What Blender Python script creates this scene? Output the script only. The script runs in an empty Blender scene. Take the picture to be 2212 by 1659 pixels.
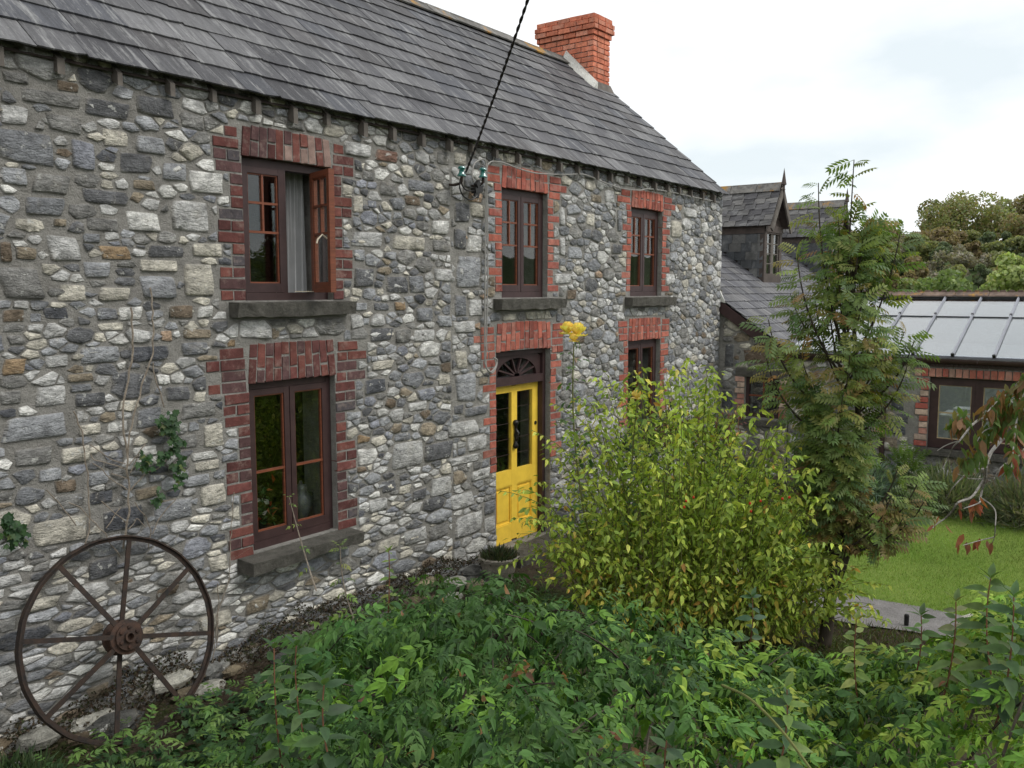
import bpy, math, random
import numpy as np
from mathutils import Vector, Matrix

# ------------------------------------------------------------------ camera, sky, sun, exposure
sc = bpy.context.scene
col = sc.collection
rng = np.random.default_rng(7)
random.seed(7)

CAM = np.array([0.0, -5.6, 3.0])
YAW, PIT = math.radians(36.6), math.atan(203 / 1913)
FW = np.array([math.cos(YAW) * math.cos(PIT), math.sin(YAW) * math.cos(PIT), -math.sin(PIT)])
RT = np.array([math.sin(YAW), -math.cos(YAW), 0.0])
UP = np.cross(RT, FW)
cam_d = bpy.data.cameras.new('camera')
cam_d.sensor_width = 36.0
cam_d.lens = 36.0 * 1913 / 2212
cam_d.clip_start = 0.05
cam_d.clip_end = 3000
cam = bpy.data.objects.new('camera', cam_d)
col.objects.link(cam)
M = Matrix((tuple(RT), tuple(UP), tuple(-FW))).transposed().to_4x4()
M.translation = Vector(CAM)
cam.matrix_world = M
sc.camera = cam

SUN_DIR = np.array([0.25, -0.62, 0.74]); SUN_DIR /= np.linalg.norm(SUN_DIR)
world = bpy.data.worlds.new('World')
sc.world = world
world.use_nodes = True
wt = world.node_tree
wt.nodes.clear()
w_out = wt.nodes.new('ShaderNodeOutputWorld')
sky = wt.nodes.new('ShaderNodeTexSky')
sky.sky_type = 'NISHITA'
sky.sun_disc = False
sky.sun_elevation = math.asin(SUN_DIR[2])
sky.sun_rotation = math.atan2(SUN_DIR[0], SUN_DIR[1])
bg1 = wt.nodes.new('ShaderNodeBackground'); bg1.inputs[1].default_value = 0.10
wt.links.new(sky.outputs[0], bg1.inputs[0])
tc = wt.nodes.new('ShaderNodeTexCoord')
mp = wt.nodes.new('ShaderNodeMapping'); mp.inputs['Scale'].default_value = (1, 1, 2.6); mp.inputs['Location'].default_value = (10.2, 5.4, 13.8)
wt.links.new(tc.outputs['Generated'], mp.inputs[0])
nz = wt.nodes.new('ShaderNodeTexNoise'); nz.inputs['Scale'].default_value = 2.2; nz.inputs['Detail'].default_value = 7
wt.links.new(mp.outputs[0], nz.inputs[0])
rp = wt.nodes.new('ShaderNodeValToRGB')
rp.color_ramp.elements[0].position = 0.34; rp.color_ramp.elements[0].color = (0.70, 0.765, 0.795, 1)
rp.color_ramp.elements[1].position = 0.54; rp.color_ramp.elements[1].color = (1.0, 1.0, 1.0, 1)
wt.links.new(nz.outputs[0], rp.inputs[0])
bg2 = wt.nodes.new('ShaderNodeBackground'); bg2.inputs[1].default_value = 1.0
wt.links.new(rp.outputs[0], bg2.inputs[0])
mx = wt.nodes.new('ShaderNodeMixShader'); mx.inputs[0].default_value = 0.92     # cloud cover
wt.links.new(bg1.outputs[0], mx.inputs[1]); wt.links.new(bg2.outputs[0], mx.inputs[2])
wt.links.new(mx.outputs[0], w_out.inputs[0])

sun_d = bpy.data.lights.new('sun', 'SUN')
sun_d.energy = 1.3
sun_d.angle = math.radians(24)
sun_d.color = (1.0, 0.965, 0.92)
sun = bpy.data.objects.new('sun', sun_d)
col.objects.link(sun)
sun.rotation_euler = Vector(SUN_DIR).to_track_quat('Z', 'Y').to_euler()

vs = sc.view_settings
vs.view_transform = 'Standard'
vs.look = 'None'
vs.exposure = 0.34
vs.gamma = 1.0
vs.use_curve_mapping = False
sc.cycles.max_bounces = 6
sc.cycles.transparent_max_bounces = 10


# ------------------------------------------------------------------ point helpers (modelling aids)
def ray(x, y):
    return FW + RT * (x - 1106.0) / 1913.0 - UP * (y - 829.5) / 1913.0
def onX(x, y, X): r = ray(x, y); return CAM + r * (X / r[0])
def onY(x, y, Y): r = ray(x, y); return CAM + r * ((Y + 5.6) / r[1])
def onZ(x, y, Z): r = ray(x, y); return CAM + r * ((Z - 3.0) / r[2])
def atd(x, y, d): return CAM + ray(x, y) * d
def sstep(a, b, x):
    t = np.clip((x - a) / (b - a), 0, 1); return t * t * (3 - 2 * t)


# ------------------------------------------------------------------ materials
def new_mat(name):
    m = bpy.data.materials.new(name); m.use_nodes = True
    nt = m.node_tree; nt.nodes.clear()
    return m, nt
def nd(nt, typ, **kw):
    n = nt.nodes.new(typ)
    for k, v in kw.items():
        if k in n.inputs: n.inputs[k].default_value = v
        else: setattr(n, k, v)
    return n
def L(nt, a, b): nt.links.new(a, b)
def base_col(nt, colour=None):
    at = nd(nt, 'ShaderNodeAttribute', attribute_name='Col')
    oi = nd(nt, 'ShaderNodeObjectInfo')
    m = nd(nt, 'ShaderNodeMix', data_type='RGBA', blend_type='MULTIPLY')
    m.inputs[0].default_value = 1
    L(nt, at.outputs['Color'], m.inputs[6]); L(nt, oi.outputs['Color'], m.inputs[7])
    return m.outputs[2]
def noise(nt, vec, scale, detail=5, rough=0.55, stretch=None):
    if stretch:
        mp = nd(nt, 'ShaderNodeMapping'); mp.inputs['Scale'].default_value = stretch
        L(nt, vec, mp.inputs[0]); vec = mp.outputs[0]
    n = nd(nt, 'ShaderNodeTexNoise', Scale=scale, Detail=detail, Roughness=rough)
    L(nt, vec, n.inputs['Vector'])
    return n.outputs['Fac']
def maprange(nt, v, a, b, c, d):
    n = nd(nt, 'ShaderNodeMapRange'); n.inputs[1].default_value = a; n.inputs[2].default_value = b
    n.inputs[3].default_value = c; n.inputs[4].default_value = d
    L(nt, v, n.inputs[0]); return n.outputs[0]
def mixc(nt, fac, a, b, blend='MIX'):
    m = nd(nt, 'ShaderNodeMix', data_type='RGBA', blend_type=blend)
    if isinstance(fac, (int, float)): m.inputs[0].default_value = fac
    else: L(nt, fac, m.inputs[0])
    for s, v in ((6, a), (7, b)):
        if isinstance(v, (tuple, list)): m.inputs[s].default_value = (*v, 1)[:4]
        else: L(nt, v, m.inputs[s])
    return m.outputs[2]
def math2(nt, op, a, b):
    n = nd(nt, 'ShaderNodeMath', operation=op)
    for i, v in enumerate((a, b)):
        if isinstance(v, (int, float)): n.inputs[i].default_value = v
        else: L(nt, v, n.inputs[i])
    return n.outputs[0]
def finish(nt, colr, rough=0.8, bump=None, dist=0.01, strength=1.0, metallic=0.0, spec=0.4, rough_link=None):
    p = nd(nt, 'ShaderNodeBsdfPrincipled')
    if isinstance(colr, (tuple, list)): p.inputs['Base Color'].default_value = (*colr, 1)[:4]
    else: L(nt, colr, p.inputs['Base Color'])
    p.inputs['Roughness'].default_value = rough
    if rough_link is not None: L(nt, rough_link, p.inputs['Roughness'])
    p.inputs['Metallic'].default_value = metallic
    p.inputs['Specular IOR Level'].default_value = spec
    if bump is not None:
        b = nd(nt, 'ShaderNodeBump', Strength=strength, Distance=dist)
        L(nt, bump, b.inputs['Height']); L(nt, b.outputs[0], p.inputs['Normal'])
    o = nd(nt, 'ShaderNodeOutputMaterial'); L(nt, p.outputs[0], o.inputs[0])
    return p, o
def pos(nt): return nd(nt, 'ShaderNodeNewGeometry').outputs['Position']

def grey(v, n): return n
MAT = {}
def mk_stone():
    m, nt = new_mat('rubble_stone'); P = pos(nt)
    c = base_col(nt)
    n1 = noise(nt, P, 11, 4, 0.62, (1, 1, 1.7)); n2 = noise(nt, P, 70, 4, 0.7)
    v = math2(nt, 'MULTIPLY', maprange(nt, n1, 0.3, 0.7, 0.55, 1.4), maprange(nt, n2, 0.25, 0.75, 0.74, 1.24))
    cc = nd(nt, 'ShaderNodeCombineColor'); [L(nt, v, cc.inputs[i]) for i in range(3)]
    c = mixc(nt, 1.0, c, cc.outputs[0], 'MULTIPLY')
    ochre = maprange(nt, noise(nt, P, 7.5, 4, 0.6), 0.58, 0.74, 0.0, 0.35)
    c = mixc(nt, ochre, c, (0.30, 0.26, 0.19))
    lich = maprange(nt, noise(nt, P, 15, 5, 0.68), 0.61, 0.66, 0.0, 0.8)
    c = mixc(nt, lich, c, (0.62, 0.62, 0.58))
    dark = maprange(nt, noise(nt, P, 19, 5, 0.7), 0.30, 0.40, 0.32, 0.0)
    c = mixc(nt, dark, c, (0.07, 0.07, 0.068))
    vo = nd(nt, 'ShaderNodeTexVoronoi', feature='DISTANCE_TO_EDGE', Scale=14.0)
    mp = nd(nt, 'ShaderNodeMapping'); mp.inputs['Scale'].default_value = (0.8, 1, 2.6); mp.inputs['Rotation'].default_value = (0, 0.12, 0)
    L(nt, P, mp.inputs[0]); L(nt, mp.outputs[0], vo.inputs['Vector'])
    crack = maprange(nt, vo.outputs[0], 0.0, 0.06, 0.0, 0.16)
    h = math2(nt, 'ADD', math2(nt, 'MULTIPLY', noise(nt, P, 22, 5, 0.68, (1, 1, 1.9)), 1.6), math2(nt, 'MULTIPLY', n2, 0.35))
    h = math2(nt, 'ADD', h, crack)
    finish(nt, c, 0.88, h, 0.022, 1.0, spec=0.25)
    return m
MAT['stone'] = mk_stone()

def mk_mortar(name, c0, c1, sc_=16):
    m, nt = new_mat(name); P = pos(nt)
    n1 = noise(nt, P, sc_ * 0.35, 6, 0.65); n2 = noise(nt, P, sc_ * 6, 5, 0.7)
    f = math2(nt, 'ADD', math2(nt, 'MULTIPLY', n1, 0.6), math2(nt, 'MULTIPLY', n2, 0.4))
    c = mixc(nt, maprange(nt, f, 0.35, 0.65, 0, 1), c0, c1)
    h = math2(nt, 'ADD', math2(nt, 'MULTIPLY', noise(nt, P, sc_, 7, 0.7), 2.2), n2)
    finish(nt, c, 0.95, h, 0.018, 1.0, spec=0.15)
    return m
MAT['mortar'] = mk_mortar('lime_mortar', (0.22, 0.21, 0.19), (0.41, 0.395, 0.362))
MAT['concrete'] = mk_mortar('sill_concrete', (0.075, 0.072, 0.062), (0.20, 0.19, 0.165), 26)
MAT['path'] = mk_mortar('path_concrete', (0.20, 0.19, 0.185), (0.36, 0.345, 0.335), 12)
MAT['fillet'] = mk_mortar('white_fillet', (0.66, 0.65, 0.60), (0.80, 0.79, 0.74), 20)
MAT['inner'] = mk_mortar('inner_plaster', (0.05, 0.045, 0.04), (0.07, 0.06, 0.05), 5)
MAT['plaster_white'] = mk_mortar('white_plaster', (0.60, 0.60, 0.57), (0.68, 0.68, 0.65), 3)
MAT['planter'] = mk_mortar('planter_stone', (0.27, 0.24, 0.20), (0.50, 0.46, 0.39), 30)

def mk_brick():
    m, nt = new_mat('brick'); P = pos(nt)
    c = base_col(nt)
    n1 = noise(nt, P, 13, 5, 0.6); n2 = noise(nt, P, 110, 4, 0.7)
    v = math2(nt, 'MULTIPLY', maprange(nt, n1, 0.25, 0.75, 0.62, 1.35), maprange(nt, n2, 0.25, 0.75, 0.8, 1.2))
    cc = nd(nt, 'ShaderNodeCombineColor'); [L(nt, v, cc.inputs[i]) for i in range(3)]
    c = mixc(nt, 1.0, c, cc.outputs[0], 'MULTIPLY')
    bloom = maprange(nt, noise(nt, P, 8.5, 5, 0.72), 0.52, 0.74, 0.0, 0.55)
    c = mixc(nt, bloom, c, (0.40, 0.31, 0.26))
    h = math2(nt, 'ADD', n1, math2(nt, 'MULTIPLY', n2, 0.5))
    finish(nt, c, 0.88, h, 0.008, 0.9, spec=0.2)
    return m
MAT['brick'] = mk_brick()

def mk_slate():
    m, nt = new_mat('slate'); P = pos(nt)
    c = base_col(nt)
    st = noise(nt, P, 5, 5, 0.66, (7.0, 0.6, 0.6))
    n2 = noise(nt, P, 45, 5, 0.7)
    v = math2(nt, 'MULTIPLY', maprange(nt, st, 0.3, 0.7, 0.6, 1.38), maprange(nt, n2, 0.25, 0.75, 0.84, 1.16))
    cc = nd(nt, 'ShaderNodeCombineColor'); [L(nt, v, cc.inputs[i]) for i in range(3)]
    c = mixc(nt, 1.0, c, cc.outputs[0], 'MULTIPLY')
    lich = maprange(nt, noise(nt, P, 2.6, 6, 0.74, (5.5, 0.8, 0.8)), 0.52, 0.68, 0.0, 0.8)
    c = mixc(nt, lich, c, (0.29, 0.29, 0.285))
    och = maprange(nt, noise(nt, P, 2.1, 7, 0.7), 0.62, 0.74, 0.0, 0.4)
    c = mixc(nt, och, c, (0.16, 0.135, 0.10))
    spot = maprange(nt, noise(nt, P, 34, 3, 0.6), 0.70, 0.74, 0.0, 0.7)
    c = mixc(nt, spot, c, (0.36, 0.36, 0.33))
    h = math2(nt, 'ADD', st, math2(nt, 'MULTIPLY', n2, 0.5))
    finish(nt, c, 0.62, h, 0.006, 0.8, spec=0.35)
    return m
MAT['slate'] = mk_slate()

def mk_ridge():
    m, nt = new_mat('ridge_tile'); P = pos(nt)
    n = noise(nt, P, 9, 6, 0.68)
    c = mixc(nt, maprange(nt, n, 0.3, 0.7, 0, 1), (0.085, 0.08, 0.075), (0.26, 0.25, 0.23))
    c = mixc(nt, 1.0, c, base_col(nt), 'MULTIPLY')
    l = maprange(nt, noise(nt, P, 2.6, 6, 0.68), 0.545, 0.62, 0, 0.85)
    c = mixc(nt, l, c, (0.42, 0.22, 0.035))
    finish(nt, c, 0.9, n, 0.01, 0.8)
    return m
MAT['ridge'] = mk_ridge()

def mk_paint(name, c, rough=0.42, var=0.25, grain=None, spec=0.4):
    m, nt = new_mat(name); P = pos(nt)
    n = noise(nt, P, 8, 5, 0.6, grain) if grain else noise(nt, P, 8, 5, 0.6)
    cc = mixc(nt, maprange(nt, n, 0.3, 0.7, 0, 1), tuple(x * (1 - var) for x in c), tuple(min(1, x * (1 + var)) for x in c))
    finish(nt, cc, rough, noise(nt, P, 120, 3, 0.6, grain), 0.0012, 0.6, spec=spec)
    return m
MAT['frame'] = mk_paint('brown_frame_paint', (0.050, 0.027, 0.026), 0.5)
MAT['sash'] = mk_paint('red_brown_stain', (0.19, 0.060, 0.030), 0.45, 0.3, (1, 1, 12))
MAT['yellow'] = mk_paint('yellow_gloss_paint', (0.93, 0.62, 0.075), 0.34, 0.10)
MAT['black'] = mk_paint('black_iron', (0.012, 0.011, 0.011), 0.4)
MAT['rafter'] = mk_paint('weathered_timber', (0.125, 0.11, 0.095), 0.85, 0.35)
MAT['barge'] = mk_paint('dark_barge_timber', (0.075, 0.058, 0.05), 0.7, 0.3)
MAT['gutter'] = mk_paint('brown_gutter', (0.055, 0.032, 0.030), 0.4, 0.15)
MAT['alu'] = mk_paint('grey_glazing_bar', (0.30, 0.31, 0.345), 0.45, 0.12)
MAT['cable'] = mk_paint('grey_cable', (0.30, 0.29, 0.27), 0.55, 0.15)
MAT['curtain'] = mk_paint('grey_curtain_cloth', (0.56, 0.56, 0.56), 0.9, 0.08)
MAT['white'] = mk_paint('off_white_paint', (0.70, 0.69, 0.65), 0.6, 0.08)
MAT['brass'] = mk_paint('pale_metal', (0.62, 0.55, 0.42), 0.3, 0.1)
MAT['pewter'] = mk_paint('pewter', (0.10, 0.10, 0.095), 0.3, 0.2)
MAT['blue'] = mk_paint('blue_card', (0.08, 0.16, 0.34), 0.7, 0.2)
MAT['pink'] = mk_paint('pink_card', (0.45, 0.16, 0.18), 0.7, 0.2)
MAT['cardboard'] = mk_paint('buff_card', (0.42, 0.33, 0.20), 0.8, 0.2)
MAT['chairwood'] = mk_paint('chair_wood', (0.30, 0.15, 0.06), 0.5, 0.2)

def mk_rust():
    m, nt = new_mat('rusty_iron'); P = pos(nt)
    n = noise(nt, P, 16, 7, 0.7)
    c = mixc(nt, maprange(nt, n, 0.35, 0.68, 0, 1), (0.016, 0.014, 0.013), (0.055, 0.032, 0.021))
    c = mixc(nt, 1.0, c, base_col(nt), 'MULTIPLY')
    finish(nt, c, 0.75, noise(nt, P, 80, 5, 0.7), 0.004, 1.0, spec=0.35)
    return m
MAT['rust'] = mk_rust()

def mk_glass(name, extra=0.0, tint=(0.93, 0.96, 0.95), rough=0.0):
    m, nt = new_mat(name)
    ge = nd(nt, 'ShaderNodeNewGeometry'); dt = nd(nt, 'ShaderNodeVectorMath', operation='DOT_PRODUCT')
    L(nt, ge.outputs['Normal'], dt.inputs[0]); L(nt, ge.outputs['Incoming'], dt.inputs[1])
    ab = math2(nt, 'ABSOLUTE', dt.outputs['Value'], 0.0); pw = math2(nt, 'POWER', math2(nt, 'SUBTRACT', 1.0, ab), 5.0)
    f = math2(nt, 'ADD', math2(nt, 'MULTIPLY', pw, 0.94 - extra), 0.048 + extra)
    tr = nd(nt, 'ShaderNodeBsdfTransparent', Color=(*tint, 1))
    gl = nd(nt, 'ShaderNodeBsdfGlossy', Roughness=rough, Color=(1, 1, 1, 1))
    bn = nd(nt, 'ShaderNodeBump', Strength=0.12, Distance=0.01)
    L(nt, noise(nt, pos(nt), 3.2, 2, 0.5), bn.inputs['Height'])
    L(nt, bn.outputs[0], gl.inputs['Normal'])
    mx = nd(nt, 'ShaderNodeMixShader'); L(nt, f, mx.inputs[0]); L(nt, tr.outputs[0], mx.inputs[1]); L(nt, gl.outputs[0], mx.inputs[2])
    o = nd(nt, 'ShaderNodeOutputMaterial'); L(nt, mx.outputs[0], o.inputs[0])
    return m
MAT['glass'] = mk_glass('window_glass')
MAT['roofglass'] = mk_glass('boosted_roof_glass', 0.22, (0.84, 0.88, 0.90), 0.04)  # extra reflectance built in to brighten the roof panes; no coating known
m, nt = new_mat('teal_insulator_glass')
p, o = finish(nt, (0.03, 0.22, 0.19), 0.08, spec=0.6); p.inputs['Transmission Weight'].default_value = 0.35
MAT['teal'] = m

def mk_leaf(name, rough=0.5, transl=0.3, var=0.3, spec=0.35):
    m, nt = new_mat(name); P = pos(nt)
    c = base_col(nt)
    v = maprange(nt, noise(nt, P, 30, 3, 0.6), 0.25, 0.75, 1 - var, 1 + var)
    cc = nd(nt, 'ShaderNodeCombineColor'); [L(nt, v, cc.inputs[i]) for i in range(3)]
    c = mixc(nt, 1.0, c, cc.outputs[0], 'MULTIPLY')
    p = nd(nt, 'ShaderNodeBsdfPrincipled', Roughness=rough); L(nt, c, p.inputs['Base Color'])
    p.inputs['Specular IOR Level'].default_value = spec
    t = nd(nt, 'ShaderNodeBsdfTranslucent'); L(nt, mixc(nt, 1.0, c, (1.25, 1.35, 0.6), 'MULTIPLY'), t.inputs[0])
    mx = nd(nt, 'ShaderNodeMixShader'); mx.inputs[0].default_value = transl
    L(nt, p.outputs[0], mx.inputs[1]); L(nt, t.outputs[0], mx.inputs[2])
    o = nd(nt, 'ShaderNodeOutputMaterial'); L(nt, mx.outputs[0], o.inputs[0])
    return m
MAT['leaf'] = mk_leaf('leaf', 0.5, 0.38, 0.25)
MAT['leaf_dense'] = mk_leaf('leaf_dense', 0.55, 0.16, 0.25, 0.22)
MAT['leaf_bright'] = mk_leaf('leaf_bright', 0.5, 0.27, 0.22, 0.3)
m, nt = new_mat('moss'); finish(nt, base_col(nt), 1.0, spec=0.0); MAT['moss'] = m
MAT['petal'] = mk_leaf('petal', 0.6, 0.35, 0.08)

def mk_bark(name, c0, c1, s=20, stretch=(1, 1, 0.3)):
    m, nt = new_mat(name); P = pos(nt)
    n = noise(nt, P, s, 6, 0.65, stretch)
    finish(nt, mixc(nt, maprange(nt, n, 0.3, 0.7, 0, 1), c0, c1), 0.85, n, 0.01, 0.8, spec=0.2)
    return m
MAT['bark'] = mk_bark('dark_bark', (0.030, 0.024, 0.018), (0.085, 0.07, 0.052))
MAT['cherrybark'] = mk_bark('lichen_bark', (0.15, 0.135, 0.115), (0.48, 0.46, 0.42), 28, (1, 1, 1))
MAT['cane'] = mk_bark('green_cane', (0.10, 0.12, 0.035), (0.18, 0.18, 0.06))
MAT['redstem'] = mk_bark('red_stem', (0.12, 0.05, 0.03), (0.25, 0.12, 0.07))
MAT['ivystem'] = mk_bark('ivy_stem', (0.16, 0.13, 0.10), (0.36, 0.31, 0.25), 40, (1, 1, 1))

def mk_ground():
    m, nt = new_mat('garden_ground'); P = pos(nt)
    n = noise(nt, P, 1.3, 8, 0.65); n2 = noise(nt, P, 20, 6, 0.7)
    soil = mixc(nt, maprange(nt, n2, 0.3, 0.7, 0, 1), (0.022, 0.017, 0.012), (0.085, 0.068, 0.048))
    moss = mixc(nt, maprange(nt, n2, 0.3, 0.7, 0, 1), (0.03, 0.045, 0.012), (0.07, 0.10, 0.025))
    c = mixc(nt, maprange(nt, n, 0.48, 0.62, 0, 0.8), soil, moss)
    far = mixc(nt, maprange(nt, noise(nt, P, 0.05, 5, 0.6), 0.35, 0.65, 0, 1), (0.035, 0.055, 0.018), (0.065, 0.095, 0.03))
    ln = nd(nt, 'ShaderNodeVectorMath', operation='LENGTH'); L(nt, P, ln.inputs[0])
    c = mixc(nt, maprange(nt, ln.outputs['Value'], 16, 24, 0, 1), c, far)
    finish(nt, c, 0.95, n2, 0.03, 0.8, spec=0.1)
    return m
MAT['ground'] = mk_ground()
def mk_lawn():
    m, nt = new_mat('lawn_turf'); P = pos(nt)
    n = noise(nt, P, 0.8, 6, 0.6); n2 = noise(nt, P, 26, 6, 0.75, (1, 2.2, 1))
    c = mixc(nt, maprange(nt, n, 0.35, 0.65, 0, 1), (0.15, 0.25, 0.04), (0.24, 0.32, 0.075))
    c = mixc(nt, maprange(nt, n2, 0.3, 0.7, 0, 0.4), c, (0.08, 0.14, 0.022))
    finish(nt, c, 0.95, n2, 0.03, 0.8, spec=0.1)
    return m
MAT['lawn'] = mk_lawn()


# ------------------------------------------------------------------ mesh helpers
def tag(o, label=None, cat=None, group=None, kind=None):
    if label: o['label'] = label
    if cat: o['category'] = cat
    if group: o['group'] = group
    if kind: o['kind'] = kind
    return o
def empty(name, loc, label=None, cat=None, group=None):
    o = bpy.data.objects.new(name, None); o.location = loc; o.empty_display_size = 0.1
    col.objects.link(o); tag(o, label, cat, group)
    return o
def link(name, me, parent=None, mat=None, kind=None, loc=None):
    if mat is not None and not me.materials: me.materials.append(MAT[mat])
    o = bpy.data.objects.new(name, me); col.objects.link(o)
    if parent is not None:
        o.parent = parent
        o.matrix_parent_inverse = INV.setdefault(parent.name, Matrix.Translation(-Vector(WL(parent))))
    if kind: o['kind'] = kind
    return o
INV = {}
def WL(o):
    v = Vector(o.location)
    while o.parent is not None:
        break
    return v
class MB:
    def __init__(s): s.v = []; s.f = []; s.c = []
    def add(s, V, Fs, c=(1, 1, 1)):
        b = len(s.v); s.v.extend([tuple(p) for p in V])
        s.f.extend([tuple(i + b for i in f) for f in Fs]); s.c.extend([tuple(c)] * len(V)); return s
    def box(s, x0, x1, y0, y1, z0, z1, c=(1, 1, 1)):
        return s.add([(x0, y0, z0), (x1, y0, z0), (x1, y1, z0), (x0, y1, z0), (x0, y0, z1), (x1, y0, z1), (x1, y1, z1), (x0, y1, z1)],
                     [(0, 3, 2, 1), (4, 5, 6, 7), (0, 1, 5, 4), (1, 2, 6, 5), (2, 3, 7, 6), (3, 0, 4, 7)], c)
    def obox(s, ctr, ax, ay, az, c=(1, 1, 1)):      # oriented box from half-axes
        ctr, ax, ay, az = map(np.asarray, (ctr, ax, ay, az))
        V = [ctr + i * ax + j * ay + k * az for k in (-1, 1) for j in (-1, 1) for i in (-1, 1)]
        return s.add(V, [(0, 2, 3, 1), (4, 5, 7, 6), (0, 1, 5, 4), (1, 3, 7, 5), (3, 2, 6, 7), (2, 0, 4, 6)], c)
    def quad(s, a, b, c_, d, c=(1, 1, 1)): return s.add([a, b, c_, d], [(0, 1, 2, 3)], c)
    def tube(s, pts, rad, n=6, c=(1, 1, 1), cap=True):
        pts = np.asarray(pts, float); k = len(pts)
        rad = np.full(k, rad) if np.isscalar(rad) else np.asarray(rad, float)
        T = np.gradient(pts, axis=0); T /= np.linalg.norm(T, axis=1)[:, None] + 1e-9
        ref = np.array([0, 0, 1.0]) if abs(T[:, 2]).mean() < 0.8 else np.array([0, 1.0, 0])
        V = []
        for i in range(k):
            a = np.cross(T[i], ref); a /= np.linalg.norm(a) + 1e-9; b = np.cross(T[i], a)
            for j in range(n):
                t = 2 * math.pi * j / n; V.append(pts[i] + rad[i] * (math.cos(t) * a + math.sin(t) * b))
        Fs = [(i * n + j, i * n + (j + 1) % n, (i + 1) * n + (j + 1) % n, (i + 1) * n + j) for i in range(k - 1) for j in range(n)]
        if cap: Fs += [tuple(range(n - 1, -1, -1)), tuple(range((k - 1) * n, k * n))]
        return s.add(V, Fs, c)
    def lathe(s, prof, ctr, n=16, c=(1, 1, 1), axis=None, flute=0):
        ctr = np.asarray(ctr, float)
        ax = np.array([0, 0, 1.0]) if axis is None else np.asarray(axis, float) / np.linalg.norm(axis)
        a = np.cross(ax, [0.3, 0.9, 0.1]); a /= np.linalg.norm(a); b = np.cross(ax, a)
        V = []
        for r, h in prof:
            for j in range(n):
                t = 2 * math.pi * j / n; rr = r * (1 + flute * (j % 2 * 2 - 1))
                V.append(ctr + ax * h + rr * (math.cos(t) * a + math.sin(t) * b))
        k = len(prof)
        Fs = [(i * n + j, i * n + (j + 1) % n, (i + 1) * n + (j + 1) % n, (i + 1) * n + j) for i in range(k - 1) for j in range(n)]
        Fs += [tuple(range(n - 1, -1, -1)), tuple(range((k - 1) * n, k * n))]
        return s.add(V, Fs, c)
    def mesh(s, name, smooth=False):
        me = bpy.data.meshes.new(name); me.from_pydata(s.v, [], s.f)
        a = me.color_attributes.new('Col', 'FLOAT_COLOR', 'POINT')
        cc = np.ones((len(s.v), 4), np.float32); cc[:, :3] = np.array(s.c, np.float32).reshape(-1, 3); a.data.foreach_set('color', cc.ravel())
        if smooth: me.polygons.foreach_set('use_smooth', np.ones(len(me.polygons), bool))
        return me
    def build(s, name, mat, parent=None, smooth=False, kind=None):
        return link(name, s.mesh(name, smooth), parent, mat, kind)

def np_mesh(name, V, F, C, mat, parent=None, kind=None, smooth=False):
    """V (n,3) F (m,k) C (n,3): one mesh from arrays"""
    me = bpy.data.meshes.new(name)
    V = np.ascontiguousarray(V, np.float32); F = np.ascontiguousarray(F, np.int32)
    me.vertices.add(len(V)); me.vertices.foreach_set('co', V.ravel())
    k = F.shape[1]
    me.loops.add(F.size); me.loops.foreach_set('vertex_index', F.ravel())
    me.polygons.add(len(F)); me.polygons.foreach_set('loop_start', np.arange(0, F.size, k, dtype=np.int32))
    if smooth: me.polygons.foreach_set('use_smooth', np.ones(len(F), bool))
    me.update(calc_edges=True)
    a = me.color_attributes.new('Col', 'FLOAT_COLOR', 'POINT')
    cc = np.ones((len(V), 4), np.float32); cc[:, :3] = C; a.data.foreach_set('color', cc.ravel())
    me.materials.append(MAT[mat])
    return link(name, me, parent, None, kind)

def scatter(tmpl, P, D, N, S, C, jit=0.0):
    """copies of tmpl (V,F[tri], shade) with local x=D (tip), z=N; returns V,F,C arrays"""
    TV, TF, TS = tmpl
    P = np.asarray(P, float); D = np.asarray(D, float); N = np.asarray(N, float)
    D = D / (np.linalg.norm(D, axis=1)[:, None] + 1e-9)
    N = N - D * (N * D).sum(1)[:, None]; N /= np.linalg.norm(N, axis=1)[:, None] + 1e-9
    Yv = np.cross(N, D)
    S = np.asarray(S, float)
    S3 = S[:, None] * np.ones(3) if S.ndim == 1 else S
    TVs = TV[None] * S3[:, None, :]
    V = P[:, None] + TVs[:, :, 0:1] * D[:, None] + TVs[:, :, 1:2] * Yv[:, None] + TVs[:, :, 2:3] * N[:, None]
    n, k = len(P), len(TV)
    F = (TF[None] + (np.arange(n) * k)[:, None, None]).reshape(-1, 3)
    Cc = np.asarray(C)[:, None, :] * TS[None, :, None]
    return V.reshape(-1, 3), F, Cc.reshape(-1, 3)
def merge(parts):
    Vs, Fs, Cs = [], [], []; b = 0
    for V, F, C in parts:
        Vs.append(V); Fs.append(F + b); Cs.append(C); b += len(V)
    return np.concatenate(Vs), np.concatenate(Fs), np.concatenate(Cs)

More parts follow.
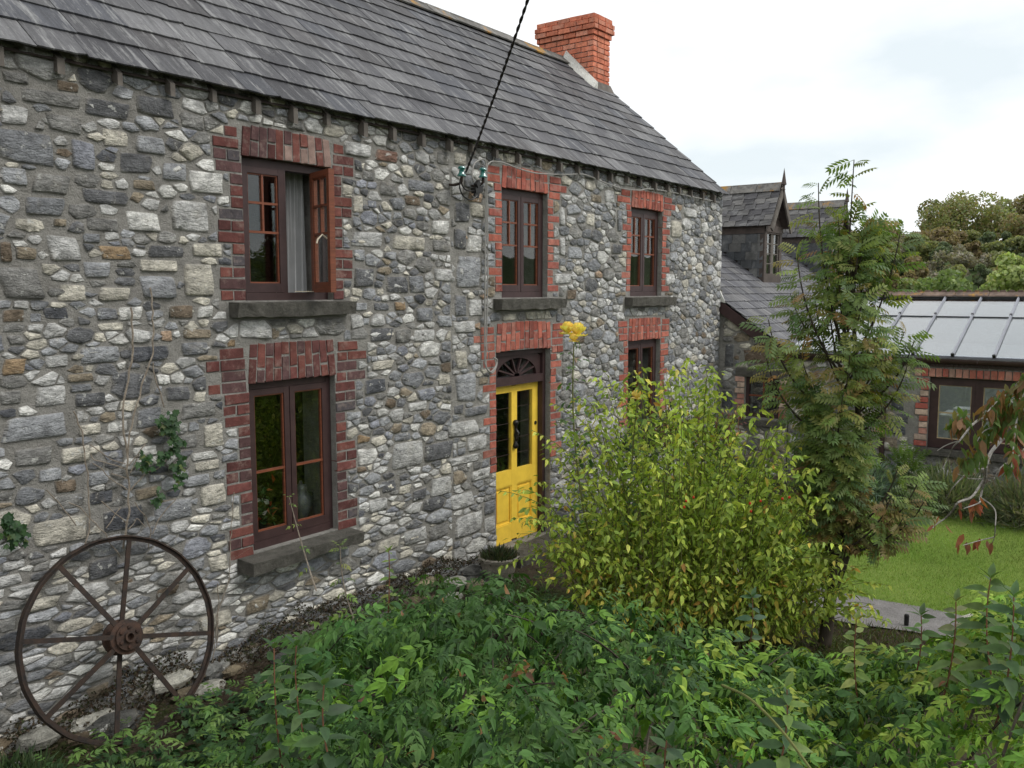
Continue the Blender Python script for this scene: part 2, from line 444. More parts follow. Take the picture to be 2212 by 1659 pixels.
# leaf templates: x along the leaf, z up; length 1
def leaf_t(w=0.22, droop=0.25, fold=0.10, k=3):
    xs = np.linspace(0, 1, k + 2)
    V = [(0, 0, 0)]; F = []; S = [0.85]
    prof = lambda x: w * (math.sin(math.pi * x ** 0.72)) ** 0.9
    rows = []
    for x in xs[1:-1]:
        z = -droop * x * x
        rows.append(len(V)); V += [(x, -prof(x), z + fold * prof(x) / w * 0.6), (x, 0, z), (x, prof(x), z + fold * prof(x) / w * 0.6)]; S += [1.05, 0.85, 1.05]
    V.append((1, 0, -droop)); S.append(1.0); tip = len(V) - 1
    r = rows[0]; F += [(0, r, r + 1), (0, r + 1, r + 2)]
    for a, b in zip(rows, rows[1:]):
        F += [(a, b, b + 1), (a, b + 1, a + 1), (a + 1, b + 1, b + 2), (a + 1, b + 2, a + 2)]
    r = rows[-1]; F += [(r, tip, r + 1), (r + 1, tip, r + 2)]
    return np.array(V, float), np.array(F), np.array(S, float)
def simple_leaf(w=0.25, fold=0.12, droop=0.15):
    V = np.array([(0, 0, 0), (0.42, -w, fold - droop * .18), (1, 0, -droop), (0.42, w, fold - droop * .18), (0.45, 0, -droop * .2)], float)
    F = np.array([(0, 1, 4), (1, 2, 4), (4, 2, 3), (0, 4, 3)])
    return V, F, np.array([0.9, 1.05, 1, 1.05, 0.85])
def pinnate(npair=3, lw=0.19, ll=0.34, tip=0.45, ang=58, droop=0.3, leaf=None, spread=0.12):
    lf = leaf or simple_leaf(lw / ll * 0.9, 0.08, 0.2)
    parts = []
    P, D, N, S = [], [], [], []
    for i in range(npair):
        x = 0.24 + (0.98 - tip - 0.20 + 0.2) * (i / max(1, npair - 1)) if npair > 1 else 0.4
        x = 0.2 + (0.8 - tip * 0.45) * i / max(1, npair - 1) if npair > 1 else .4
        z = -droop * x * x
        a = math.radians(ang - 8 * i / npair)
        for s in (-1, 1):
            P.append((x, 0, z)); D.append((math.cos(a), s * math.sin(a), -0.25 - droop * x)); N.append((0.1, -s * spread, 1)); S.append(ll * (0.82 + 0.3 * math.sin(math.pi * (i + 0.8) / (npair + .6))))
    xe = 0.2 + (0.8 - tip * 0.45)
    P.append((xe, 0, -droop * xe * xe)); D.append((1, 0, -0.4 - droop)); N.append((0.3, 0, 1)); S.append(tip)
    V, F, C = scatter(lf, P, D, N, np.array(S), np.ones((len(P), 3)))
    sh = C[:, 0]
    # rachis
    b = len(V)
    R = np.array([(0, -.008, 0), (0, .008, 0), (xe, -.006, -droop * xe * xe), (xe, .006, -droop * xe * xe)])
    V = np.concatenate([V, R]); F = np.concatenate([F, [(b, b + 1, b + 3), (b, b + 3, b + 2)]]); sh = np.concatenate([sh, [.8] * 4])
    return V, F, sh
T_LEAF = leaf_t(0.24, 0.28, 0.10, 3)
T_SIMPLE = simple_leaf()
T_QUAD = (np.array([(-.5, -.5, 0), (.5, -.4, .1), (.45, .5, 0), (-.5, .42, .12)], float), np.array([(0, 1, 2), (0, 2, 3)]), np.ones(4))
T_ROWAN = pinnate(6, 0.085, 0.30, 0.26, 62, 0.22, simple_leaf(0.17, 0.05, 0.15))
T_JAS = pinnate(3, 0.15, 0.36, 0.58, 50, 0.30, leaf_t(0.16, 0.25, 0.07, 2))
T_JAS2 = pinnate(2, 0.17, 0.40, 0.68, 48, 0.40, leaf_t(0.165, 0.32, 0.08, 2))
def ivy_t():
    out = [(0, 0, 0), (.05, -.34, .02), (.42, -.26, .05), (.55, -.50, -.02), (.68, -.17, .05), (1, 0, -.08), (.68, .17, .05), (.55, .50, -.02), (.42, .26, .05), (.05, .34, .02), (.4, 0, 0)]
    F = [(10, i, i + 1) for i in range(0, 9)] + [(10, 9, 0)]
    return np.array(out, float), np.array(F), np.array([.9, 1, 1, 1, 1, 1, 1, 1, 1, 1, 1.1])
T_IVY = ivy_t()

def rdir(n, up=0.0):
    v = rng.normal(size=(n, 3)); v[:, 2] += up
    return v / np.linalg.norm(v, axis=1)[:, None]
def pal(cols, n, var=0.22, w=None):
    cols = np.array(cols, float); w = None if w is None else np.array(w, float) / np.sum(w)
    c = cols[rng.choice(len(cols), n, p=w)]
    return c * (1 + rng.uniform(-var, var, (n, 1))) * (1 + rng.uniform(-0.07, 0.07, (n, 3)))
def vnoise(x, y, s=1.0, seed=0):
    """cheap smooth 2-D noise, arrays"""
    x = np.asarray(x) * s; y = np.asarray(y) * s
    o = 0
    for k, (a, b, p) in enumerate([(1.0, .31, .3), (-.42, .93, 1.7), (.77, -.64, 4.1), (1.9, 1.3, 2.2), (-1.6, 2.1, .9)]):
        o = o + np.sin(a * x + b * y + p + seed * 1.37 * (k + 1)) / (1 + 0.35 * k)
    return o / 3.2


# ------------------------------------------------------------------ terrain
def gz(x, y):
    x = np.asarray(x, float); y = np.asarray(y, float)
    z = 0.03 * vnoise(x, y, 1.3)
    z = z + 0.13 * (1 - sstep(0.5, 1.6, np.abs(y + 0.1))) * sstep(13.5, 11, x)       # rise against the house foot
    z = z + 0.10 * sstep(9.0, 12.5, x) * sstep(24, 14, x)                              # lawn climbs to the annexe
    rc = np.hypot(x + 0.2, y + 5.9)
    z = z + (1.38 + 0.0 * x) * (1 - sstep(1.3, 4.3, rc))                               # bank the photo was taken from
    r = np.hypot(x - 5, y)
    z = z + 7.5 * sstep(40, 120, r) + 6 * sstep(110, 300, r)
    return z
def build_ground():
    rs = np.concatenate([np.linspace(0, 14, 57)[1:], 14 + np.cumsum(np.geomspace(0.4, 60, 42))])
    n = 120
    th = np.linspace(0, 2 * math.pi, n, endpoint=False)
    cx, cy = 5.0, -2.5
    X = cx + rs[:, None] * np.cos(th); Y = cy + rs[:, None] * np.sin(th)
    V = np.column_stack([X.ravel(), Y.ravel(), gz(X, Y).ravel()])
    F = []
    for i in range(len(rs) - 1):
        j = np.arange(n); k = (j + 1) % n
        F.append(np.column_stack([i * n + j, (i + 1) * n + j, (i + 1) * n + k, i * n + k]))
    F = np.concatenate(F)
    c = len(V); V = np.vstack([V, [cx, cy, float(gz(cx, cy))]])
    o = np_mesh('ground', V, F, np.ones((len(V), 3)), 'ground', None, 'structure', True)
    me = o.data
    import bmesh
    bm = bmesh.new(); bm.from_mesh(me); bm.verts.ensure_lookup_table()
    for j in range(n): bm.faces.new((bm.verts[c], bm.verts[j], bm.verts[(j + 1) % n]))
    bm.to_mesh(me); bm.free()
    tag(o, 'dark garden soil rising to wooded hillsides around the house', 'ground')
build_ground()

def sheet(name, poly, mat, lift, label, cat, cell=0.25):
    """flat-laid sheet following the ground inside a convex-ish polygon (x,y), clipped to a grid"""
    poly = np.array(poly, float)
    import bmesh
    bm = bmesh.new()
    f = bm.faces.new([bm.verts.new((p[0], p[1], 0)) for p in poly])
    x0, y0 = poly.min(0); x1, y1 = poly.max(0)
    for ax, a, b in (((1, 0, 0), x0, x1), ((0, 1, 0), y0, y1)):
        k = a + cell
        while k < b:
            co = Vector(ax) * k
            bmesh.ops.bisect_plane(bm, geom=bm.verts[:] + bm.edges[:] + bm.faces[:], plane_co=co, plane_no=ax)
            k += cell
    for v in bm.verts: v.co.z = float(gz(v.co.x, v.co.y)) + lift
    bmesh.ops.recalc_face_normals(bm, faces=bm.faces[:])
    if bm.faces and sum(fc.normal.z for fc in bm.faces) < 0: bmesh.ops.reverse_faces(bm, faces=bm.faces[:])
    me = bpy.data.meshes.new(name); bm.to_mesh(me); bm.free()
    o = link(name, me, None, mat, 'structure')
    tag(o, label, cat)
    return o
LAWN = [(8.92, -2.6), (9.6, -1.9), (10.8, -1.5), (12.35, -1.3), (12.3, -9.5), (8.85, -9.5), (8.8, -6.5), (8.86, -5.4), (8.78, -4.6), (8.86, -3.9), (8.80, -3.2)]
sheet('lawn', LAWN, 'lawn', 0.008, 'mown green lawn in front of the glass roofed annexe', 'lawn')
PATH = [(8.3, -1.3), (8.95, -1.6), (8.98, -2.6), (8.84, -3.2), (8.90, -3.9), (8.82, -4.6), (8.90, -5.4), (8.84, -6.5), (8.15, -6.5), (8.22, -5.2), (8.18, -4.4), (8.14, -3.9), (8.0, -3.45), (8.02, -2.6)]
sheet('path', PATH, 'path', 0.016, 'worn grey concrete garden path between bush and lawn', 'path')


# ------------------------------------------------------------------ rubble stone generator
PALS = {
 'b': (0.25, 0.257, 0.268), 'B': (0.37, 0.378, 0.39), 'd': (0.165, 0.167, 0.172), 'D': (0.12, 0.125, 0.137), 'g': (0.27, 0.265, 0.25),
 'l': (0.56, 0.555, 0.535), 'w': (0.70, 0.69, 0.65), 'c': (0.60, 0.565, 0.48), 't': (0.32, 0.27, 0.20), 'o': (0.34, 0.245, 0.15), 'k': (0.21, 0.165, 0.12), 'p': (0.47, 0.34, 0.24), 'r': (0.28, 0.17, 0.13), 'v': (0.30, 0.31, 0.345),
}
def hull_round(poly, n=10, rough=0.10, rnd=random):
    """chamfer and roughen the corners of a convex polygon, keeping it angular"""
    poly = np.array(poly)
    keep = [poly[0]]
    tot = np.linalg.norm(np.roll(poly, -1, 0) - poly, axis=1).sum()
    for p in poly[1:]:
        if np.linalg.norm(p - keep[-1]) > tot * .05: keep.append(p)
    poly = np.array(keep) if len(keep) > 2 else poly
    c = poly.mean(0); out = []
    m = len(poly)
    for k in range(m):
        a, b, d = poly[k - 1], poly[k], poly[(k + 1) % m]
        for q, t in ((a, rnd.uniform(.02, .13)), (d, rnd.uniform(.02, .13))):
            p = b + (q - b) * t
            out.append(c + (p - c) * (1 - rnd.uniform(0, rough)))
    while len(out) > n: out.pop(rnd.randrange(len(out)))
    out2 = []
    for k in range(len(out)):
        a, b = out[k], out[(k + 1) % len(out)]
        out2.append(a)
        if np.linalg.norm(b - a) > .055:
            p = a + (b - a) * rnd.uniform(.35, .65); out2.append(c + (p - c) * (1 + rnd.uniform(-.09, .045)))
    return np.array(out2)
def stone_geo(outline, h, place, colour, rnd=random):
    """V,F,C of one stone; outline (n,2) in wall coords; place(u,v,out) -> xyz"""
    n = len(outline); c = outline.mean(0)
    size = np.ptp(outline, axis=0)
    tu, tv = rnd.uniform(-.35, .35), rnd.uniform(-.30, .15)
    def hh(p): return h * (1 + tu * (p[0] - c[0]) / (size[0] + .01) * 1.6 + tv * (p[1] - c[1]) / (size[1] + .01) * 1.6)
    V = [place(*(c + (p - c) * 1.03), -0.008) for p in outline]
    V += [place(*(c + (p - c) * (.95 + rnd.uniform(-.03, .02))), hh(p) * rnd.uniform(.45, .85)) for p in outline]
    V += [place(*(c + (p - c) * rnd.uniform(.74, .93)), hh(p) * rnd.uniform(.8, 1.25)) for p in outline]
    V.append(place(*(c + rnd.uniform(-.15, .15) * size), h * rnd.uniform(.7, 1.35)))
    F = []
    for a in (0, n):
        for i in range(n):
            j = (i + 1) % n
            F += [(a + i, a + j, a + n + j), (a + i, a + n + j, a + n + i)]
    F += [(2 * n + i, 2 * n + (i + 1) % n, 3 * n) for i in range(n)]
    cc = np.array(colour); mo = np.array([.30, .285, .255])
    sm = lambda: (lambda t: cc * (1 - t) + mo * t)(rnd.choice([0, .15, .4, .7]))
    C = np.array([mo] * n + [sm() for _ in range(n)] + [cc * (1 + rnd.uniform(-.16, .18)) for _ in range(n)] + [cc])
    return np.array(V), np.array(F), C
def clip_poly(poly, nrm, d):
    out = []
    m = len(poly)
    s = [poly[i][0] * nrm[0] + poly[i][1] * nrm[1] - d for i in range(m)]
    for i in range(m):
        a, b = poly[i], poly[(i + 1) % m]; sa, sb = s[i], s[(i + 1) % m]
        if sa <= 0: out.append(a)
        if (sa < 0 < sb) or (sb < 0 < sa):
            t = sa / (sa - sb); out.append((a[0] + (b[0] - a[0]) * t, a[1] + (b[1] - a[1]) * t))
    return out
def rubble(u0, u1, v0, v1, holes, size_fn, asp, explicit, gap_fn, pal_fn, seed, ztop=None, NT=40000, cl=None):
    """returns list of (outline(n,2), area, colour)"""
    R = random.Random(seed)
    out = []
    tv = np.linspace(v0 - 1, v1 + 1, 400); tg = np.concatenate([[0], np.cumsum([(asp(a) + asp(b)) / 2 * (b - a) for a, b in zip(tv, tv[1:])])])
    g2 = lambda v: float(np.interp(v, tv, tg)); gi = lambda V: float(np.interp(V, tg, tv))
    HA = np.array(holes)
    seeds = []      # (u, v*aspect, r, idx or -1)
    for (cu, cv, w, h, cc) in explicit:
        nu, nv = max(2, int(w / 0.05)), max(2, int(h / 0.04))
        for i in range(nu):
            for j in range(nv):
                if 0 < i < nu - 1 and 0 < j < nv - 1: continue
                fu = (i / (nu - 1) - .5) * (w - .045); fv = (j / (nv - 1) - .5) * (h - .035)
                seeds.append((cu + fu, g2(cv + fv), 0.022, -1))
        J = lambda a: R.uniform(-a, a)
        tl = J(.10)
        quad = [(-1 + abs(J(.22)), -1 + abs(J(.22))), (1 - abs(J(.22)), -1 + abs(J(.22))), (1 - abs(J(.22)), 1 - abs(J(.22))), (-1 + abs(J(.22)), 1 - abs(J(.22)))]
        pts = []
        for a_ in range(4):
            (xa, ya), (xb, yb) = quad[a_], quad[(a_ + 1) % 4]
            for t in (R.uniform(.02, .09), R.uniform(.3, .7), R.uniform(.91, .98)):
                bow = 1 + (.035 if .2 < t < .8 else 0.0) + J(.045)
                x, y = (xa + (xb - xa) * t) * bow, (ya + (yb - ya) * t) * bow
                pts.append((cu + w / 2 * (x + tl * y), cv + h / 2 * (y + .4 * tl * x)))
        out.append((np.array(pts), w * h, cc))
    # hole guards: seeds just inside the hole edges keep cells from covering an opening
    def in_hole(u, v, m=0.0):
        return bool(((HA[:, 0] - m < u) & (u < HA[:, 1] + m) & (HA[:, 2] - m < v) & (v < HA[:, 3] + m)).any())
    for s_ in range(NT):
        u = R.uniform(u0, u1); v = R.uniform(v0, v1)
        if ztop is not None and v > ztop(u): continue
        r = size_fn(u, v, R, s_ / NT)
        if in_hole(u, v, r * .35): continue
        V = g2(v)
        arr = grid_near(seeds, u, V)
        ok = True
        for (a, b, rr, _) in arr:
            if (a - u) ** 2 + (b - V) ** 2 < ((r + rr) * .93) ** 2: ok = False; break
        if ok:
            seeds.append((u, V, r, 1)); grid_put(u, V, len(seeds) - 1, seeds)
    S = np.array([(a, b, r) for a, b, r, _ in seeds]); isn = np.array([q[3] for q in seeds])
    for i in np.where(isn == 1)[0]:
        u, V, r = S[i]
        d2 = (S[:, 0] - u) ** 2 + (S[:, 1] - V) ** 2
        near = np.argsort(d2)[1:34]
        k = r * 2.6
        poly = [(u - k, V - k), (u + k, V - k), (u + k, V + k), (u - k, V + k)]
        v = gi(V); aspect = asp(v); g = gap_fn(u, v, R)
        for j in near:
            if d2[j] > (r * 2.6 + S[j, 2] + .3) ** 2: break
            nx, ny = S[j, 0] - u, S[j, 1] - V
            L_ = math.hypot(nx, ny)
            if L_ < 1e-6: continue
            nx /= L_; ny /= L_
            dd = (L_ * L_ + r * r - S[j, 2] ** 2) / (2 * L_)
            gg = g * (1 + (aspect - 1) * abs(ny)) if isn[j] == 1 else g * 0.8
            poly = clip_poly(poly, (nx, ny), nx * u + ny * V + dd - gg)
            if len(poly) < 3: break
        if len(poly) < 3: continue
        poly = [(a, gi(b)) for a, b in poly]
        for (ha, hb, hc, hd) in holes:      # trim to the side of the hole the stone lies on
            cu, cv = u, v
            us = [p[0] for p in poly]; vs_ = [p[1] for p in poly]
            if max(us) > ha and min(us) < hb and max(vs_) > hc and min(vs_) < hd:
                opts = []
                if cu <= ha: opts.append((ha - cu, (1, 0), ha - .008))
                if cu >= hb: opts.append((cu - hb, (-1, 0), -hb - .008))
                if cv <= hc: opts.append((hc - cv, (0, 1), hc - .008))
                if cv >= hd: opts.append((cv - hd, (0, -1), -hd - .008))
                if not opts: poly = []; break
                o_ = max(opts, key=lambda q: q[0]); poly = clip_poly(poly, o_[1], o_[2])
                if len(poly) < 3: break
        for nrm, d in (((1, 0), u1), ((-1, 0), -u0), ((0, 1), v1), ((0, -1), -v0)) + (() if cl is None else (cl,)):
            if len(poly) >= 3: poly = clip_poly(poly, nrm, d)
        if len(poly) < 3: continue
        p = np.array(poly); ar = 0.5 * abs(np.dot(p[:, 0], np.roll(p[:, 1], -1)) - np.dot(p[:, 1], np.roll(p[:, 0], -1)))
        if ar < 0.0006: continue
        out.append((hull_round(p, 11 if ar > .004 else 8, 0.045, R), ar, pal_fn(u, v, R)))
    GRID.clear()
    return out
GRID = {}
def grid_put(u, V, i, seeds): GRID.setdefault((int(u / .25), int(V / .25)), []).append(i)
def grid_near(seeds, u, V):
    if not GRID:
        for i, q in enumerate(seeds): grid_put(q[0], q[1], i, seeds)
        GRID[('x', 0)] = []
    a, b = int(u / .25), int(V / .25)
    return [seeds[k] for i in (-1, 0, 1) for j in (-1, 0, 1) for k in GRID.get((a + i, b + j), ())]
def lay_stones(stones, place, parent, hfn, limit, seed, name='stone', score=None):
    R = random.Random(seed)
    order = sorted(range(len(stones)), key=lambda i: -(score(stones[i]) if score else stones[i][1]))
    rest = []
    for k, i in enumerate(order):
        o, ar, c = stones[i]
        h = hfn(o, ar, R)
        V, F, C = stone_geo(o, h, place, c, R)
        if k < limit: np_mesh(name, V, F, C, 'stone', parent)
        else: rest.append((V, F, C))
    if rest:
        V, F, C = merge(rest)
        np_mesh(name + '_rubble', V, F, C, 'stone', parent, 'stuff')

# ------------------------------------------------------------------ the house: wall
HX0, HX1 = -2.5, 12.9
house = empty('stone_house', (6.0, 0.0, 0.0), 'long two storey rubble stone house with slate roof and brick framed windows', 'house')
OPEN = {'w1': (4.18, 5.05, 2.92, 4.00), 'w2': (4.18, 5.05, 0.97, 2.30), 'w3': (7.36, 8.20, 2.92, 4.06), 'door': (7.26, 8.27, 0.22, 2.36), 'w4': (10.08, 10.95, 2.92, 4.06), 'w5': (10.05, 10.95, 1.10, 2.35)}
def wall_with_holes(mb, u0, u1, v0, v1, holes, P, depth):
    """front faces, back faces and reveals; P(u,v,d) -> xyz with d measured inward"""
    us = sorted({u0, u1, *[h[0] for h in holes], *[h[1] for h in holes]}); vs_ = sorted({v0, v1, *[h[2] for h in holes], *[h[3] for h in holes]})
    for a, b in zip(us, us[1:]):
        for c, d in zip(vs_, vs_[1:]):
            mu, mv = (a + b) / 2, (c + d) / 2
            if any(h[0] < mu < h[1] and h[2] < mv < h[3] for h in holes): continue
            mb.quad(P(a, c, 0), P(b, c, 0), P(b, d, 0), P(a, d, 0))
            mb.quad(P(a, c, depth), P(a, d, depth), P(b, d, depth), P(b, c, depth))
    for a, b, c, d in holes:
        mb.quad(P(a, c, 0), P(a, d, 0), P(a, d, depth), P(a, c, depth)); mb.quad(P(b, c, 0), P(b, c, depth), P(b, d, depth), P(b, d, 0))
        mb.quad(P(a, d, 0), P(b, d, 0), P(b, d, depth), P(a, d, depth)); mb.quad(P(a, c, 0), P(a, c, depth), P(b, c, depth), P(b, c, 0))
mb = MB()
wall_with_holes(mb, HX0, HX1, -0.6, 4.475, list(OPEN.values()), lambda u, v, d: (u, d, v), 0.42)
RZ = 6.62
# gables and back wall
for X, s in ((HX0, -1), (HX1, 1)):
    mb.add([(X, 0, -.6), (X, 5.0, -.6), (X, 5.0, 4.36), (X, 2.5, RZ - .1), (X, 0, 4.475)], [(0, 1, 2, 3, 4) if s > 0 else (4, 3, 2, 1, 0)])
mb.quad((HX0, 5, -.6), (HX0, 5, 4.36), (HX1, 5, 4.36), (HX1, 5, -.6))
wall = mb.build('wall', 'mortar', house)
mb = MB()
mb.box(HX0 + .05, HX1 - .05, 0.43, 4.9, 2.55, 2.68)
mb.box(HX0 + .05, HX1 - .05, 0.43, 4.9, -0.1, 0.18)
mb.box(HX0 + .05, HX1 - .05, 0.43, 4.9, 4.40, 4.44)
for X in (2.0, 6.3, 9.2): mb.box(X, X + .15, 0.43, 4.9, .18, 4.34)
mb.box(HX0 + .05, HX1 - .05, 3.2, 3.3, .18, 2.54); mb.box(HX0 + .05, HX1 - .05, 3.2, 3.3, 2.69, 4.34)
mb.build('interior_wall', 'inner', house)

# stones that can be told apart in the photo: (x, y, w, h, tone) on the wall face
Z1 = [(150,880,330,210,'b'),(90,700,180,140,'l'),(380,740,230,110,'g'),(640,650,290,110,'d'),(690,830,170,110,'c'),(500,930,150,190,'v'),(900,870,190,110,'B'),(930,640,230,120,'d'),(810,980,210,130,'d'),(410,520,140,70,'k'),(300,590,380,90,'g'),(90,470,180,80,'g'),(1230,1080,215,180,'w'),(1040,1030,150,120,'B'),(860,1110,140,60,'t'),(630,1180,300,90,'d'),(310,1100,240,130,'g'),(80,1060,180,110,'B'),(270,1240,260,120,'b'),(1140,1300,250,200,'l'),(860,1330,210,120,'w'),(620,1350,210,80,'g'),(360,1335,80,50,'t'),(380,1490,210,170,'l'),(160,1520,130,80,'t'),(30,1510,80,130,'k'),(550,1430,110,60,'b'),(690,1520,190,90,'o'),(1000,1510,210,80,'d'),(1240,1500,200,100,'c')]
Z2 = [(580,145,170,100,'B'),(120,220,270,200,'g'),(430,280,190,110,'c'),(680,290,200,90,'c'),(950,250,220,150,'B'),(1190,210,190,200,'c'),(950,120,240,80,'c'),(780,405,150,90,'w'),(640,410,130,80,'b'),(1090,395,150,90,'k'),(1230,395,100,75,'w'),(340,405,160,70,'D'),(210,430,70,60,'b'),(80,420,140,80,'k'),(665,485,160,50,'c'),(995,540,70,70,'p'),(1180,530,190,60,'t'),(900,640,270,100,'D'),(600,655,250,110,'B'),(1170,615,180,80,'b'),(80,725,160,100,'o'),(340,690,150,80,'l'),(480,790,170,50,'t'),(300,905,200,130,'l'),(480,850,140,50,'b'),(60,910,140,90,'g'),(530,920,200,90,'d'),(1060,885,160,90,'d'),(1255,880,120,60,'w'),(210,1095,430,160,'B'),(540,1100,150,70,'c'),(705,1085,140,70,'w'),(890,1030,160,120,'b'),(1190,985,230,100,'g'),(1300,1130,180,150,'c'),(200,1260,260,120,'g'),(450,1250,200,110,'c'),(680,1255,130,60,'v'),(870,1230,160,60,'w'),(1120,1170,140,90,'g'),(1220,1260,170,50,'w'),(1240,1320,160,60,'c'),(390,1440,130,80,'k'),(300,1370,150,80,'B'),(590,1390,140,90,'B'),(880,1480,160,80,'t'),(1170,1410,180,70,'B'),(1300,1480,220,150,'c'),(610,1510,150,80,'D'),(420,1530,180,90,'g')]
Z3 = [(350,240,350,160,'c'),(740,160,270,150,'D'),(1030,110,260,130,'B'),(1310,430,120,100,'c'),(620,450,190,130,'d'),(1000,600,150,60,'k'),(1290,770,220,100,'c'),(1540,680,150,100,'t'),(580,1200,150,90,'t'),(590,1090,180,80,'l'),(1180,440,90,80,'B'),(80,440,160,60,'l'),(60,530,160,70,'l'),(40,800,110,90,'g'),(50,1200,100,90,'g'),(150,560,200,50,'l'),(340,590,150,50,'l'),(800,560,190,50,'g')]
Z4 = [(180,160,170,90,'l'),(355,200,150,80,'r'),(150,250,110,70,'d'),(560,380,170,70,'b'),(130,480,180,110,'c'),(510,470,100,60,'k'),(265,490,55,45,'v'),(230,700,210,100,'l'),(490,720,220,90,'c'),(670,630,120,90,'w'),(680,740,110,70,'g'),(140,790,180,90,'B'),(195,925,160,120,'d'),(410,970,140,110,'d'),(530,970,90,110,'b'),(690,910,120,80,'l'),(180,1105,120,55,'B'),(320,1105,100,50,'b'),(430,1100,75,55,'o'),(580,1150,110,90,'b'),(700,1190,90,70,'B'),(320,1270,150,80,'d'),(440,1280,120,90,'g'),(580,1275,130,80,'l'),(330,1455,150,55,'c'),(280,1570,140,120,'D'),(205,1525,90,45,'c'),(700,1540,80,70,'c'),(690,215,80,90,'g'),(360,400,110,90,'g'),(240,320,70,60,'g'),
 (805,540,100,130,'d'),(900,530,90,90,'c'),(790,700,75,140,'d'),(880,730,90,110,'w'),(840,900,155,210,'B'),(795,1095,75,140,'b'),(885,1110,80,110,'l'),(820,1225,140,70,'l'),(800,1420,70,120,'c'),(795,215,80,80,'c'),(885,450,90,70,'p'),
 (1385,560,75,120,'l'),(1390,740,70,120,'l'),(1480,780,90,80,'B'),(1405,950,110,100,'l'),(1760,590,55,150,'b'),(1690,440,60,80,'l'),(1740,760,90,60,'d'),(1460,1030,60,60,'k'),(1090,1165,90,45,'c'),(2080,640,80,110,'c'),(2170,540,80,60,'l'),(1950+60,950,45,90,'l'),(1610,455,70,50,'t'),(1575,580,50,80,'c')]
Z5 = [(560,605,190,100,'l'),(230,760,190,150,'l'),(415,740,180,110,'d'),(570,785,200,60,'l'),(650,690,120,90,'l'),(580,360,130,180,'B'),(430,950,130,110,'l'),(560,1035,160,100,'l'),(600,1180,180,140,'l'),(720,1075,70,80,'b'),(280,1250,150,90,'l'),(120,1300,150,80,'c'),(300,1000,90,70,'d'),(60,1060,120,90,'l'),(720,1180,80,90,'l'),(685,325,60,70,'t'),(290,470,110,55,'l'),(200,655,100,50,'b'),(420,1220,120,90,'g'),(120,950,100,80,'d'),(670,880,110,70,'l'),(540,480,60,80,'d'),(640,500,150,60,'b'),(2050,340,100,150,'l')]
EXPL = []
for lst, ox, oy in ((Z1, 0, 0), (Z2, 0, 531), (Z3, 0, 1062), (Z4, 708, 265), (Z5, 796, 708)):
    for x, y, w, h, t in lst:
        k = .36
        a = onY(ox + (x - w / 2) * k, oy + y * k, 0); b = onY(ox + (x + w / 2) * k, oy + y * k, 0); c_ = onY(ox + x * k, oy + (y - h / 2) * k, 0); d_ = onY(ox + x * k, oy + (y + h / 2) * k, 0)
        EXPL.append([(a[0] + b[0]) / 2, (c_[2] + d_[2]) / 2, b[0] - a[0], c_[2] - d_[2], tuple(np.array(PALS[t]) * random.uniform(.9, 1.1))])
# keep them off each other and off the brickwork
BRK = {'w1': (3.90, 5.20, 2.90, 4.25), 'w2': (3.92, 5.28, 0.95, 2.62), 'w3': (7.16, 8.40, 2.92, 4.30), 'door': (7.02, 8.46, 1.1, 2.68), 'w4': (9.86, 11.14, 2.92, 4.30), 'w5': (9.84, 11.14, 1.1, 2.66)}
CH = 0.0853; BH = 0.073; BL = 0.222; HD = 0.107
A, B_, C2, E15, F15 = .5, 1, 1.01, 1.5, 1.51
JAMB = {   # course widths from the top of the arch down, left and right
 'w1': ([A, B_, C2, B_, A, A, A, B_, C2, B_, A, A, C2, B_, C2, A], [A, B_, C2, A, A, B_, C2, A, A, A, B_, C2, B_, A, A, A], .225),
 'w2': ([B_, F15, B_, F15, B_, C2, B_, A, A, A, B_, C2, B_, A, A, A, B_, C2, B_, A], [B_, E15, B_, E15, B_, C2, B_, A, A, A, B_, C2, B_, A, A, A, B_, C2, B_, A], .30),
 'w3': ([B_, B_, A, A, A, B_, A, A, B_, A, A, A, B_, A, A, B_], [B_, F15, B_, A, A, B_, A, A, B_, A, A, B_, A, A, B_, A], .225),
 'w4': ([B_, F15, A, A, A, B_, A, A, B_, A, A, A, B_, A, A, B_], [B_, F15, B_, A, A, B_, A, A, B_, A, A, B_, A, A, B_, A], .225),
 'w5': ([B_, C2, B_, A, A, B_, A, A, B_, A, A, A, B_, A, A, B_], [B_, C2, B_, A, B_, B_, A, A, B_, A, A, B_, A, A, B_, A], .29),
 'door': ([C2, F15, C2, C2, B_, A, A, B_, A, A, A, B_, A, A, A, B_, A, A, A], [B_, C2, B_, C2, A, B_, A, A, B_, A, A, A, B_, A, A, A, B_, A], .30)}
HOLES = [(4.02, 5.22, 2.78, 2.93), (4.03, 5.18, 0.84, 0.97), (7.2, 8.46, 2.78, 2.92), (7.26, 8.27, 0.0, 1.17), (9.9, 11.2, 2.78, 2.92)]
for k_, (lj, rj, ah) in JAMB.items():
    x0, x1, z0, z1 = OPEN[k_]
    zl = z0 if k_ != 'door' else 1.12
    HOLES.append((x0 - .10, x1 + .10, zl, z1 + ah + .012))
    for side, rows in ((-1, lj), (1, rj)):
        z = z1 + ah - .035; run = None
        for wd in rows + [None]:
            if z - BH < zl - .02: wd = None
            wv = None if wd is None else {.5: HD, 1: BL, 1.01: BL, 1.5: BL + HD, 1.51: BL + HD}[wd] + (.03 if z > z1 else 0)
            if run and run[0] != wv:
                a, b = (x0 - run[0] - .004, x0) if side < 0 else (x1, x1 + run[0] + .004)
                HOLES.append((a, b, z + .006, run[1] + .006)); run = None
            if wd is None: break
            if run is None: run = (wv, z)
            z -= CH
ex2 = []
